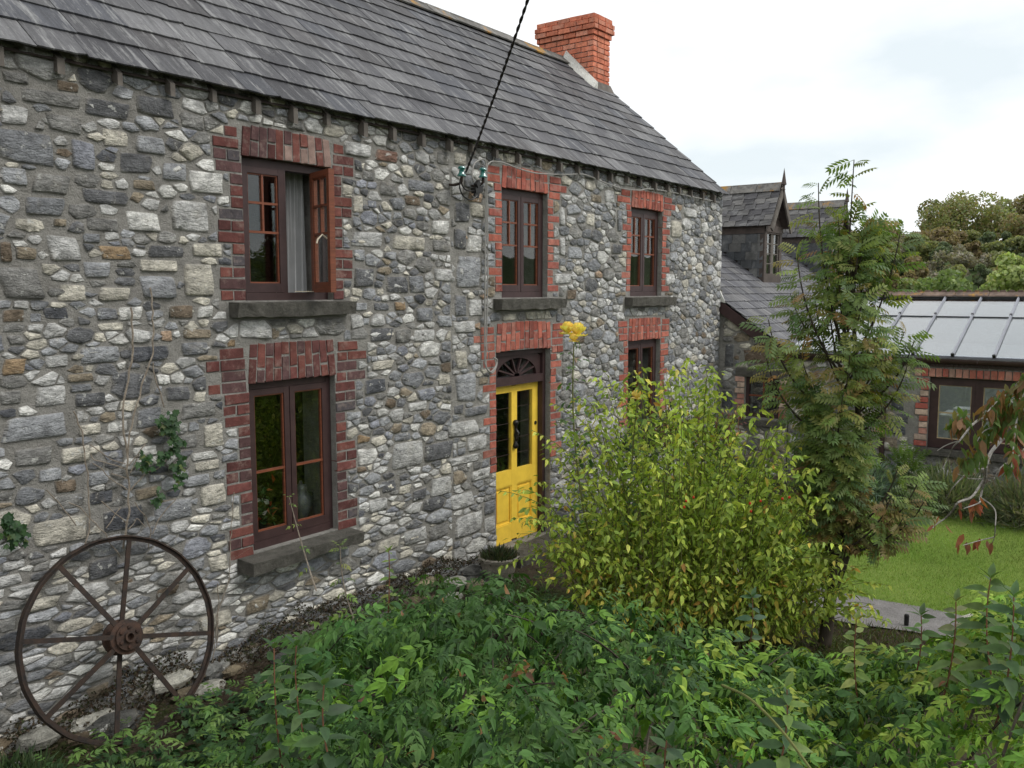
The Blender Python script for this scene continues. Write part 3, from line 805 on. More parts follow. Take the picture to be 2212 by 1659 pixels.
for e in EXPL:
    bad = False
    for (a, b, c, d) in HOLES:
        ox = min(e[0] + e[2] / 2, b) - max(e[0] - e[2] / 2, a); oz = min(e[1] + e[3] / 2, d) - max(e[1] - e[3] / 2, c)
        if ox > 0 and oz > 0:
            if ox <= oz * 1.3 and ox < e[2] * .6:
                s = 1 if e[0] < (a + b) / 2 else -1
                e[0] -= s * ox / 2; e[2] -= ox + .012
            elif oz < e[3] * .6:
                s = 1 if e[1] < (c + d) / 2 else -1
                e[1] -= s * oz / 2; e[3] -= oz + .012
            else: bad = True
    if bad or e[2] < .04 or e[3] < .03 or e[1] > 4.3: continue
    for q in ex2:
        ox = min(e[0] + e[2] / 2, q[0] + q[2] / 2) - max(e[0] - e[2] / 2, q[0] - q[2] / 2); oz = min(e[1] + e[3] / 2, q[1] + q[3] / 2) - max(e[1] - e[3] / 2, q[1] - q[3] / 2)
        if ox > 0 and oz > 0:
            if ox < oz: e[2] -= ox + .01; e[0] += (ox + .01) / 2 * (1 if e[0] > q[0] else -1)
            else: e[3] -= oz + .01; e[1] += (oz + .01) / 2 * (1 if e[1] > q[1] else -1)
    if e[2] > .04 and e[3] > .03: ex2.append(e)
SEAM = 6.55
def size_fn(u, v, R, t):
    if t > .86: return .026 if t > .93 else .036
    if u < SEAM: return R.choice([.045, .065, .085, .11, .135, .16]) * (1.15 - .5 * t)
    return R.choice([.05, .07, .09, .115, .135]) * (1.2 - .5 * t)
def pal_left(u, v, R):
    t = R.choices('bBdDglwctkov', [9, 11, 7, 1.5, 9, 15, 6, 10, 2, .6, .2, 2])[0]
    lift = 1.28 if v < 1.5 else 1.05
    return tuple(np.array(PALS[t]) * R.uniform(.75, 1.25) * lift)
def pal_right(u, v, R):
    t = R.choices('bBdglwctkp', [8, 15, 2, 9, 16, 2.5, 6, 1, .2, .3])[0]
    return tuple(np.array(PALS[t]) * R.uniform(.82, 1.15) * 1.02)
gapL = lambda u, v, R: R.choice([.001, .002, .004, .008])
gapR = lambda u, v, R: R.uniform(.001, .004)
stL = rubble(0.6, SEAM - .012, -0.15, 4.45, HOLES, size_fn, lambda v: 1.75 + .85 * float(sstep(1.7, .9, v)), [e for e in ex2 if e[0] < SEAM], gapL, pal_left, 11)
stR = rubble(SEAM + .012, HX1 + .01, -0.15, 4.45, HOLES, size_fn, lambda v: 1.85 + .3 * float(sstep(1.6, .9, v)), [e for e in ex2 if e[0] >= SEAM], gapR, pal_right, 12)
def hst(o, ar, R): return R.uniform(.003, .013) + min(.009, ar * .22)
def sc_st(s):
    c = s[0].mean(0); d2 = c[0] ** 2 + 5.6 ** 2 + (c[1] - 3) ** 2
    vis = 1.0 if c[0] > 2.2 and c[1] > 0.15 and not (c[0] > 8.3 and c[1] < 1.7) else 0.02
    return s[1] / d2 * vis
lay_stones(stL + stR, lambda u, v, o: (u, -o, v), wall, hst, 300, 5, 'stone', sc_st)
# corner quoins returning round the gable
R_ = random.Random(3)
z = -.1
q = []
while z < 4.25:
    h = R_.uniform(.12, .26); q.append((hull_round(np.array([(0.0, z), (R_.uniform(.25, .5), z), (R_.uniform(.25, .5), z + h - .02), (0.0, z + h - .02)]), 9, .06, R_), .04, pal_right(0, 0, R_))); z += h
lay_stones(q, lambda u, v, o: (HX1 + o, u + .02, v), wall, lambda o, a, R: R.uniform(.01, .025), 0, 6, 'quoin')

# ------------------------------------------------------------------ brickwork
def brick_variants():
    out = []
    for i in range(8):
        R = random.Random(i); j = lambda a: R.uniform(-a, a)
        b = .06
        V = []
        for (x, y, z) in [(-1, -1, -1), (1, -1, -1), (1, 1, -1), (-1, 1, -1), (-1, -1, 1), (1, -1, 1), (1, 1, 1), (-1, 1, 1)]:
            V.append((x * .5 * (1 - b * abs(j(.5))) + j(.012), y * .5, z * .5 * (1 - b * abs(j(1))) + j(.03)))
        # chamfered front: inset front face
        fr = [(V[k][0] * .95 + j(.015), -.525 + j(.02), V[k][2] * .88 + j(.03)) for k in (0, 1, 5, 4)]
        V += fr
        F = [(3, 2, 1, 0), (4, 5, 6, 7), (1, 2, 6, 5), (3, 0, 4, 7), (0, 1, 9, 8), (1, 5, 10, 9), (5, 4, 11, 10), (4, 0, 8, 11), (8, 9, 10, 11)]
        m_ = MB(); m_.add(V, F); me = m_.mesh('brick'); me.materials.append(MAT['brick']); out.append(me)
    return out
BV = brick_variants()
MAROON = [(.128, .050, .044), (.145, .054, .047), (.112, .046, .042), (.10, .055, .054), (.165, .062, .05)]
CHIM = [(.60, .20, .12), (.64, .225, .135), (.55, .175, .105), (.58, .24, .16)]
ORANGE = [(.36, .112, .078), (.40, .13, .092), (.32, .095, .07), (.36, .14, .105), (.29, .095, .074)]
PINKY = [(.40, .14, .10), (.45, .22, .17), (.48, .30, .24), (.38, .11, .085), (.50, .38, .30)]
def put_brick(parent, ctr, size, cols, R, rot=0.0, special=None, frame=None):
    me = R.choice(BV)
    o = link('brick', me, parent)
    cc = special or tuple(np.array(R.choice(cols)) * R.uniform(.82, 1.18))
    o.color = (*cc, 1)
    M_ = Matrix.Translation(Vector(ctr))
    if frame is not None: M_ = M_ @ frame
    if rot: M_ = M_ @ Matrix.Rotation(rot, 4, 'Y')
    o.matrix_basis = M_ @ Matrix.Diagonal((size[0] * R.choice((1, -1)) if False else size[0], size[1], size[2], 1))
    return o
def surround(part, op, cols, seed, archh, left, right, zlow, ext=0, dep=.10, ncol=None, camber=.02, extl=0.0, extr=0.0):
    """flat brick arch over an opening and toothed jambs; left/right = lists of course widths from top down"""
    R = random.Random(seed)
    x0, x1, z0, z1 = op
    w = x1 - x0 + .02 + extl + extr
    n = ncol or int(round(w / .083))
    for i in range(n):
        t = (i + .5) / n - .5
        x = (x0 + x1) / 2 + (extr - extl) / 2 + t * w
        rot = -t * .20 if abs(t) > .12 else -t * .08
        zb = z1 - .012 + camber * (1 - 4 * t * t) * .6
        bw = w / n - .011
        full = archh
        cut = (.34 if i % 2 else .64) * full if archh > .26 else (.52 * full if i % 2 else None)
        segs = [(0, full)] if cut is None else [(0, cut - .006), (cut + .006, full)]
        for a, b in segs:
            zc = zb + (a + b) / 2
            sx = x + math.tan(-rot) * 0 + math.sin(rot) * ((a + b) / 2)
            sp = (.62, .17, .06) if (seed == 1 and i == 6 and a > 0) else None
            if seed == 1 and t > -.08 and a == 0 and i % 3: sp = tuple(np.array((.34, .235, .20)) * R.uniform(.7, 1.1))
            put_brick(part, (sx, dep / 2 + .010 + R.uniform(-.004, .004), zc), (bw, dep + .03, b - a), cols, R, rot, sp)
    for side, rows in ((-1, left), (1, right)):
        z = z1 + archh - .035
        for k, wd in enumerate(rows):
            if z - BH < zlow - .02: break
            xe = (x0 - (extl if z > z1 - .03 else 0)) if side < 0 else (x1 + (extr if z > z1 - .03 else 0))
            if z > z1 - .01: xe += side * .032 * (0.6 + (z - z1) / max(archh, .1) * .6)
            pieces = {0.5: [HD], 1: [BL], 1.01: [HD, HD], 1.5: [HD, BL], 1.51: [BL, HD]}[wd]
            x = xe
            for pl in pieces:
                pl_ = pl * R.uniform(.95, 1.03)
                cxx = x + side * pl_ / 2
                sp = (.085, .075, .08) if R.random() < .05 and cols is MAROON else None
                put_brick(part, (cxx, dep / 2 + .011 + R.uniform(-.005, .005), z - BH / 2), (pl_, dep + .03, BH * R.uniform(.94, 1.04)), cols, R, R.uniform(-.012, .012), sp)
                x += side * (pl_ + .011)
            z -= CH

def glass_pane(part, x0, x1, z0, z1, y, name='pane'):
    m_ = MB(); m_.box(x0, x1, y, y + .005, z0, z1); return m_.build(name, 'glass', part)
def casement(part, x0, x1, z0, z1, y, style, name='casement'):
    """sash with stiles, bars and panes, as children of the window part"""
    st, bt = .048, .07
    m_ = MB()
    m_.box(x0, x0 + st, y, y + .045, z0, z1); m_.box(x1 - st, x1, y, y + .045, z0, z1)
    m_.box(x0 + st, x1 - st, y + .001, y + .044, z1 - st, z1); m_.box(x0 + st, x1 - st, y + .001, y + .044, z0, z0 + bt)
    objs = [m_.build(name, 'frame', part)]
    ix0, ix1, iz0, iz1 = x0 + st, x1 - st, z0 + bt, z1 - st
    gb = MB()
    g = .018
    cells = []
    if style == 'six':
        zm = iz0 + (iz1 - iz0) * .47; zq = (zm + iz1) / 2; xm = (ix0 + ix1) / 2
        gb.box(ix0, ix1, y + .008, y + .04, zm - g / 2, zm + g / 2)
        gb.box(ix0, ix1, y + .009, y + .039, zq - g / 2, zq + g / 2)
        gb.box(xm - g / 2, xm + g / 2, y + .0095, y + .0385, zm + g / 2, iz1)
        cells = [(ix0, ix1, iz0, zm), (ix0, xm, zm, zq), (xm, ix1, zm, zq), (ix0, xm, zq, iz1), (xm, ix1, zq, iz1)]
    elif style == 'bar':
        zm = iz0 + (iz1 - iz0) * .44
        gb.box(ix0, ix1, y + .008, y + .04, zm - g / 2, zm + g / 2)
        cells = [(ix0, ix1, iz0, zm), (ix0, ix1, zm, iz1)]
    else: cells = [(ix0, ix1, iz0, iz1)]
    # stained inner beads round the glass
    b = .011
    for a0, a1, c0, c1 in [(ix0, ix1, iz0, iz1)]:
        gb.box(a0, a0 + b, y + .012, y + .036, c0, c1); gb.box(a1 - b, a1, y + .012, y + .036, c0, c1); gb.box(a0 + b, a1 - b, y + .012, y + .036, c0, c0 + b); gb.box(a0 + b, a1 - b, y + .012, y + .036, c1 - b, c1)
    objs.append(gb.build('glazing_bar', 'sash', part))
    for a0, a1, c0, c1 in cells: objs.append(glass_pane(part, a0 + .001, a1 - .001, c0 + .001, c1 - .001, y + .022))
    return objs
def sill(part, x0, x1, z1, h, out, seed, mat='concrete'):
    R = random.Random(seed)
    n = 16
    V = []
    for i in range(n + 1):
        x = x0 + (x1 - x0) * i / n; j = lambda a: R.uniform(-a, a)
        V += [(x, .10, z1), (x, -out + j(.006), z1 - .012 + j(.004)), (x, -out + .012 + j(.007), z1 - h + j(.008)), (x, .05, z1 - h)]
    F = []
    for i in range(n):
        a, b = i * 4, i * 4 + 4
        for k in range(3): F.append((a + k, a + k + 1, b + k + 1, b + k))
    F += [(3, 2, 1, 0), (n * 4, n * 4 + 1, n * 4 + 2, n * 4 + 3)]
    m_ = MB(); m_.add(V, F); return m_.build('sill', mat, part)
def frame_mesh(part, x0, x1, z0, z1, y=.065, fw=.045, dep=.09, mull=True, low=.06):
    m_ = MB()
    m_.box(x0, x0 + fw, y, y + dep, z0, z1); m_.box(x1 - fw, x1, y, y + dep, z0, z1)
    m_.box(x0 + fw, x1 - fw, y + .002, y + dep, z1 - fw - .02, z1); m_.box(x0 + fw, x1 - fw, y - .012, y + dep, z0, z0 + low)
    if mull: xm = (x0 + x1) / 2; m_.box(xm - .022, xm + .022, y + .003, y + dep, z0 + low, z1 - fw - .02)
    return m_.build('frame', 'frame', part)
def window_part(key):
    x0, x1, z0, z1 = OPEN[key]
    o = bpy.data.objects.new('window', None); o.location = (0, 0, 0); col.objects.link(o); o.parent = house
    o.matrix_parent_inverse = Matrix.Translation(-Vector(house.location)); INV[o.name] = Matrix.Identity(4)
    return o, x0, x1, z0, z1
Lj = [A, A, A, B_, C2, B_] * 4
W = {}
# upper left window: right casement swung open on a friction stay
wp, x0, x1, z0, z1 = window_part('w1'); W['w1'] = wp
wp['label'] = 'window with its right casement swung open'
frame_mesh(wp, x0, x1, z0, z1)
xm = (x0 + x1) / 2
casement(wp, x0 + .045, xm - .006, z0 + .062, z1 - .067, .06, 'six')
cas = casement(wp, xm + .01, x1 - .05, z0 + .062, z1 - .067, .06, 'six', 'casement')
for o in cas:
    if o.data.materials and o.data.materials[0] == MAT['frame']: o.data.materials[0] = MAT['sash']
    hp = Vector((x1 - .05, .08, 0)); new = Vector((4.885, .035, 0))
    o.matrix_basis = Matrix.Translation(new) @ Matrix.Rotation(math.radians(72), 4, 'Z') @ Matrix.Translation(-hp)
m_ = MB(); m_.box(4.66, 4.90, .01, .022, z0 + .066, z0 + .072); m_.build('window_stay', 'brass', wp)
hx, hy = 4.885 - .35 * math.cos(math.radians(72)), .035 - .35 * math.sin(math.radians(72))
m_ = MB(); m_.tube([(hx - .01, hy + .04, 3.40), (hx - .05, hy + .05, 3.43), (hx - .09, hy + .06, 3.39), (hx - .10, hy + .06, 3.36)], .007, 6); m_.build('window_handle', 'brass', wp)
surround(wp, OPEN['w1'], MAROON, 1, JAMB['w1'][2], JAMB['w1'][0], JAMB['w1'][1], z0, camber=.02)
sill(wp, 4.03, 5.20, 2.915, .115, .12, 1)
# lower left window
wp, x0, x1, z0, z1 = window_part('w2'); W['w2'] = wp
frame_mesh(wp, x0, x1, z0, z1)
casement(wp, x0 + .045, xm - .005, z0 + .062, z1 - .067, .06, 'bar'); casement(wp, xm + .005, x1 - .045, z0 + .062, z1 - .067, .06, 'bar')
surround(wp, OPEN['w2'], MAROON, 2, JAMB['w2'][2], JAMB['w2'][0], JAMB['w2'][1], z0, camber=.012)
sill(wp, 4.03, 5.17, .965, .105, .20, 2)
# upper window over the door
wp, x0, x1, z0, z1 = window_part('w3'); W['w3'] = wp
frame_mesh(wp, x0, x1, z0, z1); xm = (x0 + x1) / 2
casement(wp, x0 + .045, xm - .005, z0 + .062, z1 - .067, .06, 'six'); casement(wp, xm + .005, x1 - .045, z0 + .062, z1 - .067, .06, 'six')
surround(wp, OPEN['w3'], ORANGE, 3, JAMB['w3'][2], JAMB['w3'][0], JAMB['w3'][1], z0, camber=.015)
sill(wp, 7.22, 8.43, 2.915, .12, .12, 3)
# far upper window
wp, x0, x1, z0, z1 = window_part('w4'); W['w4'] = wp
frame_mesh(wp, x0, x1, z0, z1); xm = (x0 + x1) / 2
casement(wp, x0 + .045, xm - .005, z0 + .062, z1 - .067, .06, 'six'); casement(wp, xm + .005, x1 - .045, z0 + .062, z1 - .067, .06, 'six')
surround(wp, OPEN['w4'], ORANGE, 4, JAMB['w4'][2], JAMB['w4'][0], JAMB['w4'][1], z0, camber=.015)
sill(wp, 9.95, 11.19, 2.915, .12, .12, 4)
# far lower window behind the bushes
wp, x0, x1, z0, z1 = window_part('w5'); W['w5'] = wp
frame_mesh(wp, x0, x1, z0, z1); xm = (x0 + x1) / 2
casement(wp, x0 + .045, xm - .005, z0 + .062, z1 - .067, .06, 'one'); casement(wp, xm + .005, x1 - .045, z0 + .062, z1 - .067, .06, 'one')
surround(wp, OPEN['w5'], ORANGE, 5, JAMB['w5'][2], JAMB['w5'][0], JAMB['w5'][1], z0, camber=.012)
sill(wp, 9.95, 11.1, 1.09, .12, .12, 5)

# the door
dp, x0, x1, z0, z1 = window_part('door'); dp.name = 'door'; dp['label'] = 'yellow panelled door with two tall glazed lights'
INV[dp.name] = Matrix.Identity(4)
zt = 1.98                     # underside of transom
m_ = MB()
m_.box(x0, x0 + .055, .07, .20, z0, z1); m_.box(x1 - .055, x1, .07, .20, z0, z1)
m_.box(x0 + .055, x1 - .055, .072, .20, z1 - .06, z1); m_.box(x0 + .055, x1 - .055, .06, .20, zt, zt + .085)
m_.build('frame', 'frame', dp)
# fanlight: half-round glazing bars in a timber board
fx, fz, fr = (x0 + x1) / 2, zt + .085, .215
m_ = MB()
fx0, fx1, fzt = x0 + .055, x1 - .055, z1 - .06
na = 18
prev = None
for i in range(na + 1):
    t = math.pi * i / na
    p = (fx + .37 * math.cos(t), fz + fr * 0.93 * math.sin(t))
    qx = fx + (fx1 - fx) * (math.cos(t) / max(abs(math.cos(t)), abs(math.sin(t)))); qz = fz + (fzt - fz) * (math.sin(t) / max(abs(math.cos(t)), abs(math.sin(t))))
    if prev:
        (pa, qa) = prev
        m_.quad((pa[0], .10, pa[1]), (qa[0], .10, qa[1]), (qx, .10, qz), (p[0], .10, p[1]))
        m_.quad((pa[0], .10, pa[1]), (p[0], .10, p[1]), (p[0], .13, p[1]), (pa[0], .13, pa[1]))
    prev = (p, (qx, qz))
m_.build('fanlight_board', 'frame', dp)
m_ = MB()
for i in range(1, 7):
    t = math.pi * i / 7
    d = np.array([math.cos(t) * .36, 0, math.sin(t) * fr * .9]); pn = np.array([-d[2], 0, d[0]]); pn = pn / np.linalg.norm(pn)
    m_.obox(np.array([fx, .112, fz]) + d * .5, d * .5, (0, .012, 0), pn * .009)
m_.lathe([(.05, -.012), (.05, .012)], (fx, .112, fz), 12, axis=(0, 1, 0))
m_.build('fanlight_bar', 'frame', dp)
glass_pane(dp, fx0, fx1, fz, fzt, .122)
dx0, dx1, dz0, dz1, dy = x0 + .058, x1 - .058, z0 + .005, zt - .004, .135
dm = (dx0 + dx1) / 2
m_ = MB(); st = .105
zl, zlp = .98, .90           # bottom of glass, top of lower panels
m_.box(dx0, dx0 + st, dy, dy + .045, dz0, dz1); m_.box(dx1 - st, dx1, dy, dy + .045, dz0, dz1)
m_.box(dm - .05, dm + .05, dy + .0005, dy + .0445, dz0 + .02, dz1 - .02)
for za, zb in ((dz1 - .085, dz1), (.86, 1.03), (dz0, dz0 + .20)):
    m_.box(dx0 + st, dm - .05, dy + .001, dy + .044, za, zb); m_.box(dm + .05, dx1 - st, dy + .001, dy + .044, za, zb)
for a, b in ((dx0 + st, dm - .05), (dm + .05, dx1 - st)):
    m_.box(a, b, dy + .022, dy + .038, dz0 + .2, .86)
    m_.box(a + .045, b - .045, dy + .012, dy + .03, dz0 + .25, .81)
    for (p, q_, r, s) in ((a, a + .014, dz0 + .2, .86), (b - .014, b, dz0 + .2, .86)): m_.box(p, q_, dy + .006, dy + .03, r, s)
    m_.box(a + .014, b - .014, dy + .006, dy + .03, .846, .86); m_.box(a + .014, b - .014, dy + .006, dy + .03, dz0 + .2, dz0 + .214)
o = m_.build('door_leaf', 'yellow', dp)
m_ = MB()
for a, b in ((dx0 + st, dm - .05), (dm + .05, dx1 - st)):
    glass_pane(dp, a, b, 1.03, dz1 - .085, dy + .025)
    for k in range(1, 5):
        zz = 1.03 + (dz1 - 1.115) * k / 5
        m_.box(a, b, dy + .0215, dy + .0245, zz - .002, zz + .002)
    for xx in (a + .03, b - .03): m_.box(xx - .0015, xx + .0015, dy + .0195, dy + .0215, 1.03, dz1 - .085)
m_.build('leading', 'frame', dp)
m_ = MB()
hx = dm
m_.lathe([(.012, -.16), (.03, -.145), (.034, -.12), (.018, -.09), (.014, -.05), (.02, -.01), (.014, .05), (.018, .09), (.034, .12), (.03, .145), (.012, .16)], (hx, dy - .018, 1.42), 10)
m_.tube([(hx, dy - .01, 1.34), (hx - .005, dy - .055, 1.37), (hx - .005, dy - .06, 1.44), (hx, dy - .01, 1.50)], .012, 8)
m_.build('handle', 'black', dp, True)
m_ = MB(); m_.lathe([(.0, -.012), (.022, -.010), (.022, .006)], (dx1 - .045, dy, 1.50), 12, axis=(0, -1, 0)); m_.build('lock', 'black', dp)
surround(dp, (x0, x1, z0, z1), ORANGE, 6, .30, JAMB['door'][0], JAMB['door'][1], 1.12, dep=.10, camber=.03)
m_ = MB()
for z_ in np.arange(.24, 1.12, .0853):      # rough stone jamb below the bricks is left to the wall; a timber-lined reveal sits behind
    pass
sill(dp, x0 - .02, x1 + .05, z0, .17, .34, 8)
bpy.data.objects[dp.name].children[-1].name = 'doorstep'

# ------------------------------------------------------------------ main roof
EY, EZ = -0.10, 4.415
RY = 2.5
SL = (RZ + .03 - EZ) / (RY - EY)
ANG = math.atan(SL); CA, SA = math.cos(ANG), math.sin(ANG)
RLEN = (RY - EY) / CA
mb = MB()
VX0, VX1 = HX0 - .05, HX1 + .02
for (y0, z0, y1, z1) in ((EY + .06, EZ - .02, RY, RZ + .005), (5.0 - EY - .06, EZ - .02, RY, RZ + .005)):
    mb.quad((VX0 + .04, y0, z0), (VX1 - .04, y0, z0), (VX1 - .04, y1, z1), (VX0 + .04, y1, z1))
roof = mb.build('roof', 'barge', house)
def slate_variants(n=10):
    out = []
    for i in range(n):
        R = random.Random(100 + i); j = lambda a: R.uniform(-a, a)
        # local x across, y up-slope (0 at the tail), z normal ; unit width/length/thickness
        k = 4
        tail = [(-.5 + t / k + (j(.02) if 0 < t < k else 0), j(.022) + (R.random() < .25 and t in (0, k)) * .035, 0) for t in range(k + 1)]
        V = [(x, y, 0) for x, y, _ in tail] + [(.5, 1, 0), (-.5, 1, 0)]
        n_ = len(V); V += [(x, y, 1) for x, y, _ in V]
        F = [tuple(range(n_, 2 * n_)), tuple(range(n_ - 1, -1, -1))] + [(a, (a + 1) % n_, n_ + (a + 1) % n_, n_ + a) for a in range(n_)]
        m_ = MB(); m_.add(V, F); me = m_.mesh('slate'); me.materials.append(MAT['slate']); out.append((me, np.array(V), F))
    return out
SV = slate_variants()
SLC = [(.060, .059, .064), (.072, .071, .076), (.048, .047, .052), (.085, .084, .088), (.064, .061, .063), (.115, .114, .117), (.055, .057, .066)]
def slates(parent, origin, ax, up, nrm, width, length, expo, wr, thick, limit, seed, cols=SLC, score=None, xmask=None, lap=.12, tilt=True):
    """slate courses: origin lower-left of slope, ax along eaves, up up-slope"""
    R = random.Random(seed)
    ax, up, nrm = (np.asarray(v, float) for v in (ax, up, nrm))
    items = []
    nc = int(math.ceil(length / expo))
    for k in range(nc):
        x = -R.uniform(0, wr[1]) if k else 0
        s0 = k * expo
        while x < width:
            w = R.uniform(*wr)
            a, b = max(0, x), min(width, x + w)
            if b - a > .04:
                ln = min(expo + lap, length - s0 + .01)
                if xmask is None or xmask((a + b) / 2, s0 + expo / 2):
                    items.append((a, b, s0, ln))
            x += w
    if score: items.sort(key=lambda t: -score(origin + ax * (t[0] + t[1]) / 2 + up * (t[2] + expo / 2)))
    rest = MB()
    for k, (a, b, s0, ln) in enumerate(items):
        me, V, F = R.choice(SV)
        th = thick * R.uniform(.8, 1.3)
        lift = thick * 2.1
        tl = math.atan2(lift, ln)
        u2 = up * math.cos(tl) - nrm * math.sin(tl); n2 = nrm * math.cos(tl) + up * math.sin(tl)
        yaw = R.uniform(-.006, .006)
        a2 = ax * math.cos(yaw) + u2 * math.sin(yaw)
        p = origin + ax * ((a + b) / 2) + up * (s0 + R.uniform(-.007, .007)) + nrm * (lift + .004 + R.uniform(0, .003))
        c = np.array(R.choice(cols)) * R.uniform(.8, 1.2)
        w = (b - a) - R.uniform(.003, .007)
        Mx = Matrix(((a2[0] * w, u2[0] * ln, n2[0] * th, p[0]), (a2[1] * w, u2[1] * ln, n2[1] * th, p[1]), (a2[2] * w, u2[2] * ln, n2[2] * th, p[2]), (0, 0, 0, 1)))
        if k < limit:
            o = link('slate', me, parent); o.color = (*c, 1); o.matrix_basis = Mx
        else:
            Vw = p + V[:, 0:1] * a2 * w + V[:, 1:2] * u2 * ln + V[:, 2:3] * n2 * th
            rest.add(Vw, F, c)
    if rest.v: rest.build('slate_courses', 'slate', parent, kind='stuff')
def sc_roof(p):
    d = p - CAM; dz = d @ FW
    x = 1106 + 1913 * (d @ RT) / max(dz, .1); y = 829.5 - 1913 * (d @ UP) / max(dz, .1)
    return (1 if (dz > 0 and -60 < x < 2300 and y > -60) else 0) + 1 / (d @ d)
slates(roof, np.array([VX0, EY, EZ]), (1, 0, 0), (0, CA, SA), (0, -SA, CA), VX1 - VX0, RLEN - .02, .285, (.30, .52), .009, 300, 21, score=sc_roof)
slates(roof, np.array([VX1, 5.0 - EY, EZ]), (-1, 0, 0), (0, -CA, SA), (0, SA, CA), VX1 - VX0, RLEN - .02, .285, (.4, .55), .009, 0, 22)
# ridge tiles
R_ = random.Random(4)
x = VX0
while x < 12.30:
    w = R_.uniform(.42, .5); xe = min(x + w, 12.33)
    m_ = MB(); zt = RZ + .085 + R_.uniform(-.006, .006); dy_ = .15
    for s in (-1, 1):
        m_.obox(((x + xe) / 2, RY + s * dy_ * .52, zt - .052), ((xe - x) / 2 - .004, 0, 0), (0, dy_ * .5, -s * dy_ * .5 * SL * .95), (0, s * .010 * SA, .010 * CA))
    m_.tube([(x + .004, RY, zt + .0), (xe - .004, RY, zt + .0)], .032, 8)
    g = R_.uniform(.75, 1.15); m_.c = [(g, g, g)] * len(m_.v)
    m_.build('ridge_tile', 'ridge', roof); x = xe
# rafter tails under the eaves and the fascia shadow board
x = 0.3
R_ = random.Random(9)
while x < HX1 - .1:
    w = R_.uniform(.017, .024); d_ = R_.uniform(.09, .12)
    m_ = MB()
    y0, y1 = -.062 - R_.uniform(0, .02), .10
    ztop = lambda y: EZ + (y - EY) * SL - .045
    zb = -R_.uniform(.075, .115)
    m_.add([(x - w, y0, ztop(y0)), (x + w, y0, ztop(y0)), (x + w, y1, ztop(y1)), (x - w, y1, ztop(y1)), (x - w, y0, ztop(y0) + zb), (x + w, y0, ztop(y0) + zb), (x + w, y1, ztop(y1) + zb - .06), (x - w, y1, ztop(y1) + zb - .06)],
           [(0, 1, 2, 3), (7, 6, 5, 4), (0, 4, 5, 1), (1, 5, 6, 2), (2, 6, 7, 3), (3, 7, 4, 0)])
    m_.build('rafter_tail', 'rafter', roof)
    x += R_.uniform(.34, .40)

# ------------------------------------------------------------------ chimney
CX0, CX1, CY0, CY1, CZ1 = 12.36, 12.86, 1.98, 3.02, 7.33
mb = MB(); mb.box(CX0 + .012, CX1 - .012, CY0 + .012, CY1 - .012, 5.9, CZ1 - .02)
chim = mb.build('chimney', 'mortar', house)
R_ = random.Random(14)
ch = .0815
nco = int((CZ1 - 5.98) / ch)
RotX = Matrix.Rotation(-math.pi / 2, 4, 'Z')          # brick front (-y) turned to face -x
for k in range(nco):
    z = CZ1 - (k + .5) * ch
    out = {0: .03, 1: .055, 2: .055, 3: .028}.get(k, 0.0)
    cols = CHIM if k else PINKY[:2] + CHIM
    lite = 1.12
    # face -X (long), skip where the roof hides it
    ys = CY0 - out; y_end = CY1 + out
    y = ys + (HD + .01 if k % 2 else 0) * 1
    segs = []
    if k % 2: segs.append((ys, ys + HD))
    while y < y_end - .03:
        e = min(y + .222, y_end); segs.append((y, e)); y = e + .010
    for a, b in segs:
        if z < EZ + (min((a + b) / 2, 5 - (a + b) / 2) - EY) * SL - .16: continue
        put_brick(chim, (CX0 - out + .05, (a + b) / 2, z), (b - a, .11, .070), cols, R_, 0, None, RotX)
    # face -Y (short)
    xs = CX0 - out + (.0 if k % 2 == 0 else 0); xe = CX1 + out
    x = xs + (.112 if k % 2 == 0 else 0)
    segs = [(xs + .001, xs + .103)] if k % 2 == 0 else []
    if k % 2: segs.append((xs + .115, xs + .115 + .2)); x = xs + .325
    while x < xe - .03:
        e = min(x + .215, xe); segs.append((x, e)); x = e + .010
    for a, b in segs:
        if z < EZ + (CY0 - EY) * SL - .05: continue
        put_brick(chim, ((a + b) / 2, CY0 - out + .052, z), (b - a, .11, .070), CHIM, R_)
    # far faces as courses
    m_ = MB(); m_.box(CX1 - .1 + out, CX1 + out, CY0 + .06, CY1 + out, z - .035, z + .035, (.5, .15, .09)); m_.box(CX0 - out + .06, CX1 + out - .11, CY1 - .1 + out, CY1 + out, z - .035, z + .035, (.5, .15, .09))
    m_.build('brick_course', 'brick', chim)
m_ = MB()
m_.box(CX0 + .02, CX1 - .02, CY0 + .02, CY1 - .02, CZ1 - .05, CZ1 + .012); m_.build('flaunching', 'mortar', chim)
# white mortar fillet up the slope and lead apron in front
def rz(y): return EZ + (y - EY) * SL
m_ = MB()
a, b = CY0 - .10, RY - .02
m_.add([(CX0 - .02, a, rz(a) + .02), (CX0 - .15, a, rz(a) + .03), (CX0 - .02, a, rz(a) + .14), (CX0 - .02, b, rz(b) + .02), (CX0 - .15, b, rz(b) + .03), (CX0 - .02, b, rz(b) + .20)],
       [(0, 1, 2), (3, 5, 4), (1, 4, 5, 2), (0, 3, 4, 1), (0, 2, 5, 3)])
m_.build('mortar_fillet', 'fillet', chim)
m_ = MB(); m_.add([(CX0 - .03, CY0 - .10, rz(CY0 - .10) + .03), (CX1 + .02, CY0 - .10, rz(CY0 - .1) + .03), (CX1 + .02, CY0 - .012, rz(CY0) + .10), (CX0 - .03, CY0 - .012, rz(CY0) + .10), (CX0 - .03, CY0 - .01, rz(CY0) - .1), (CX1 + .02, CY0 - .01, rz(CY0) - .1)],
     [(0, 1, 2, 3), (0, 3, 4), (1, 5, 2), (0, 4, 5, 1)])
m_.build('lead_apron', 'rafter', chim)

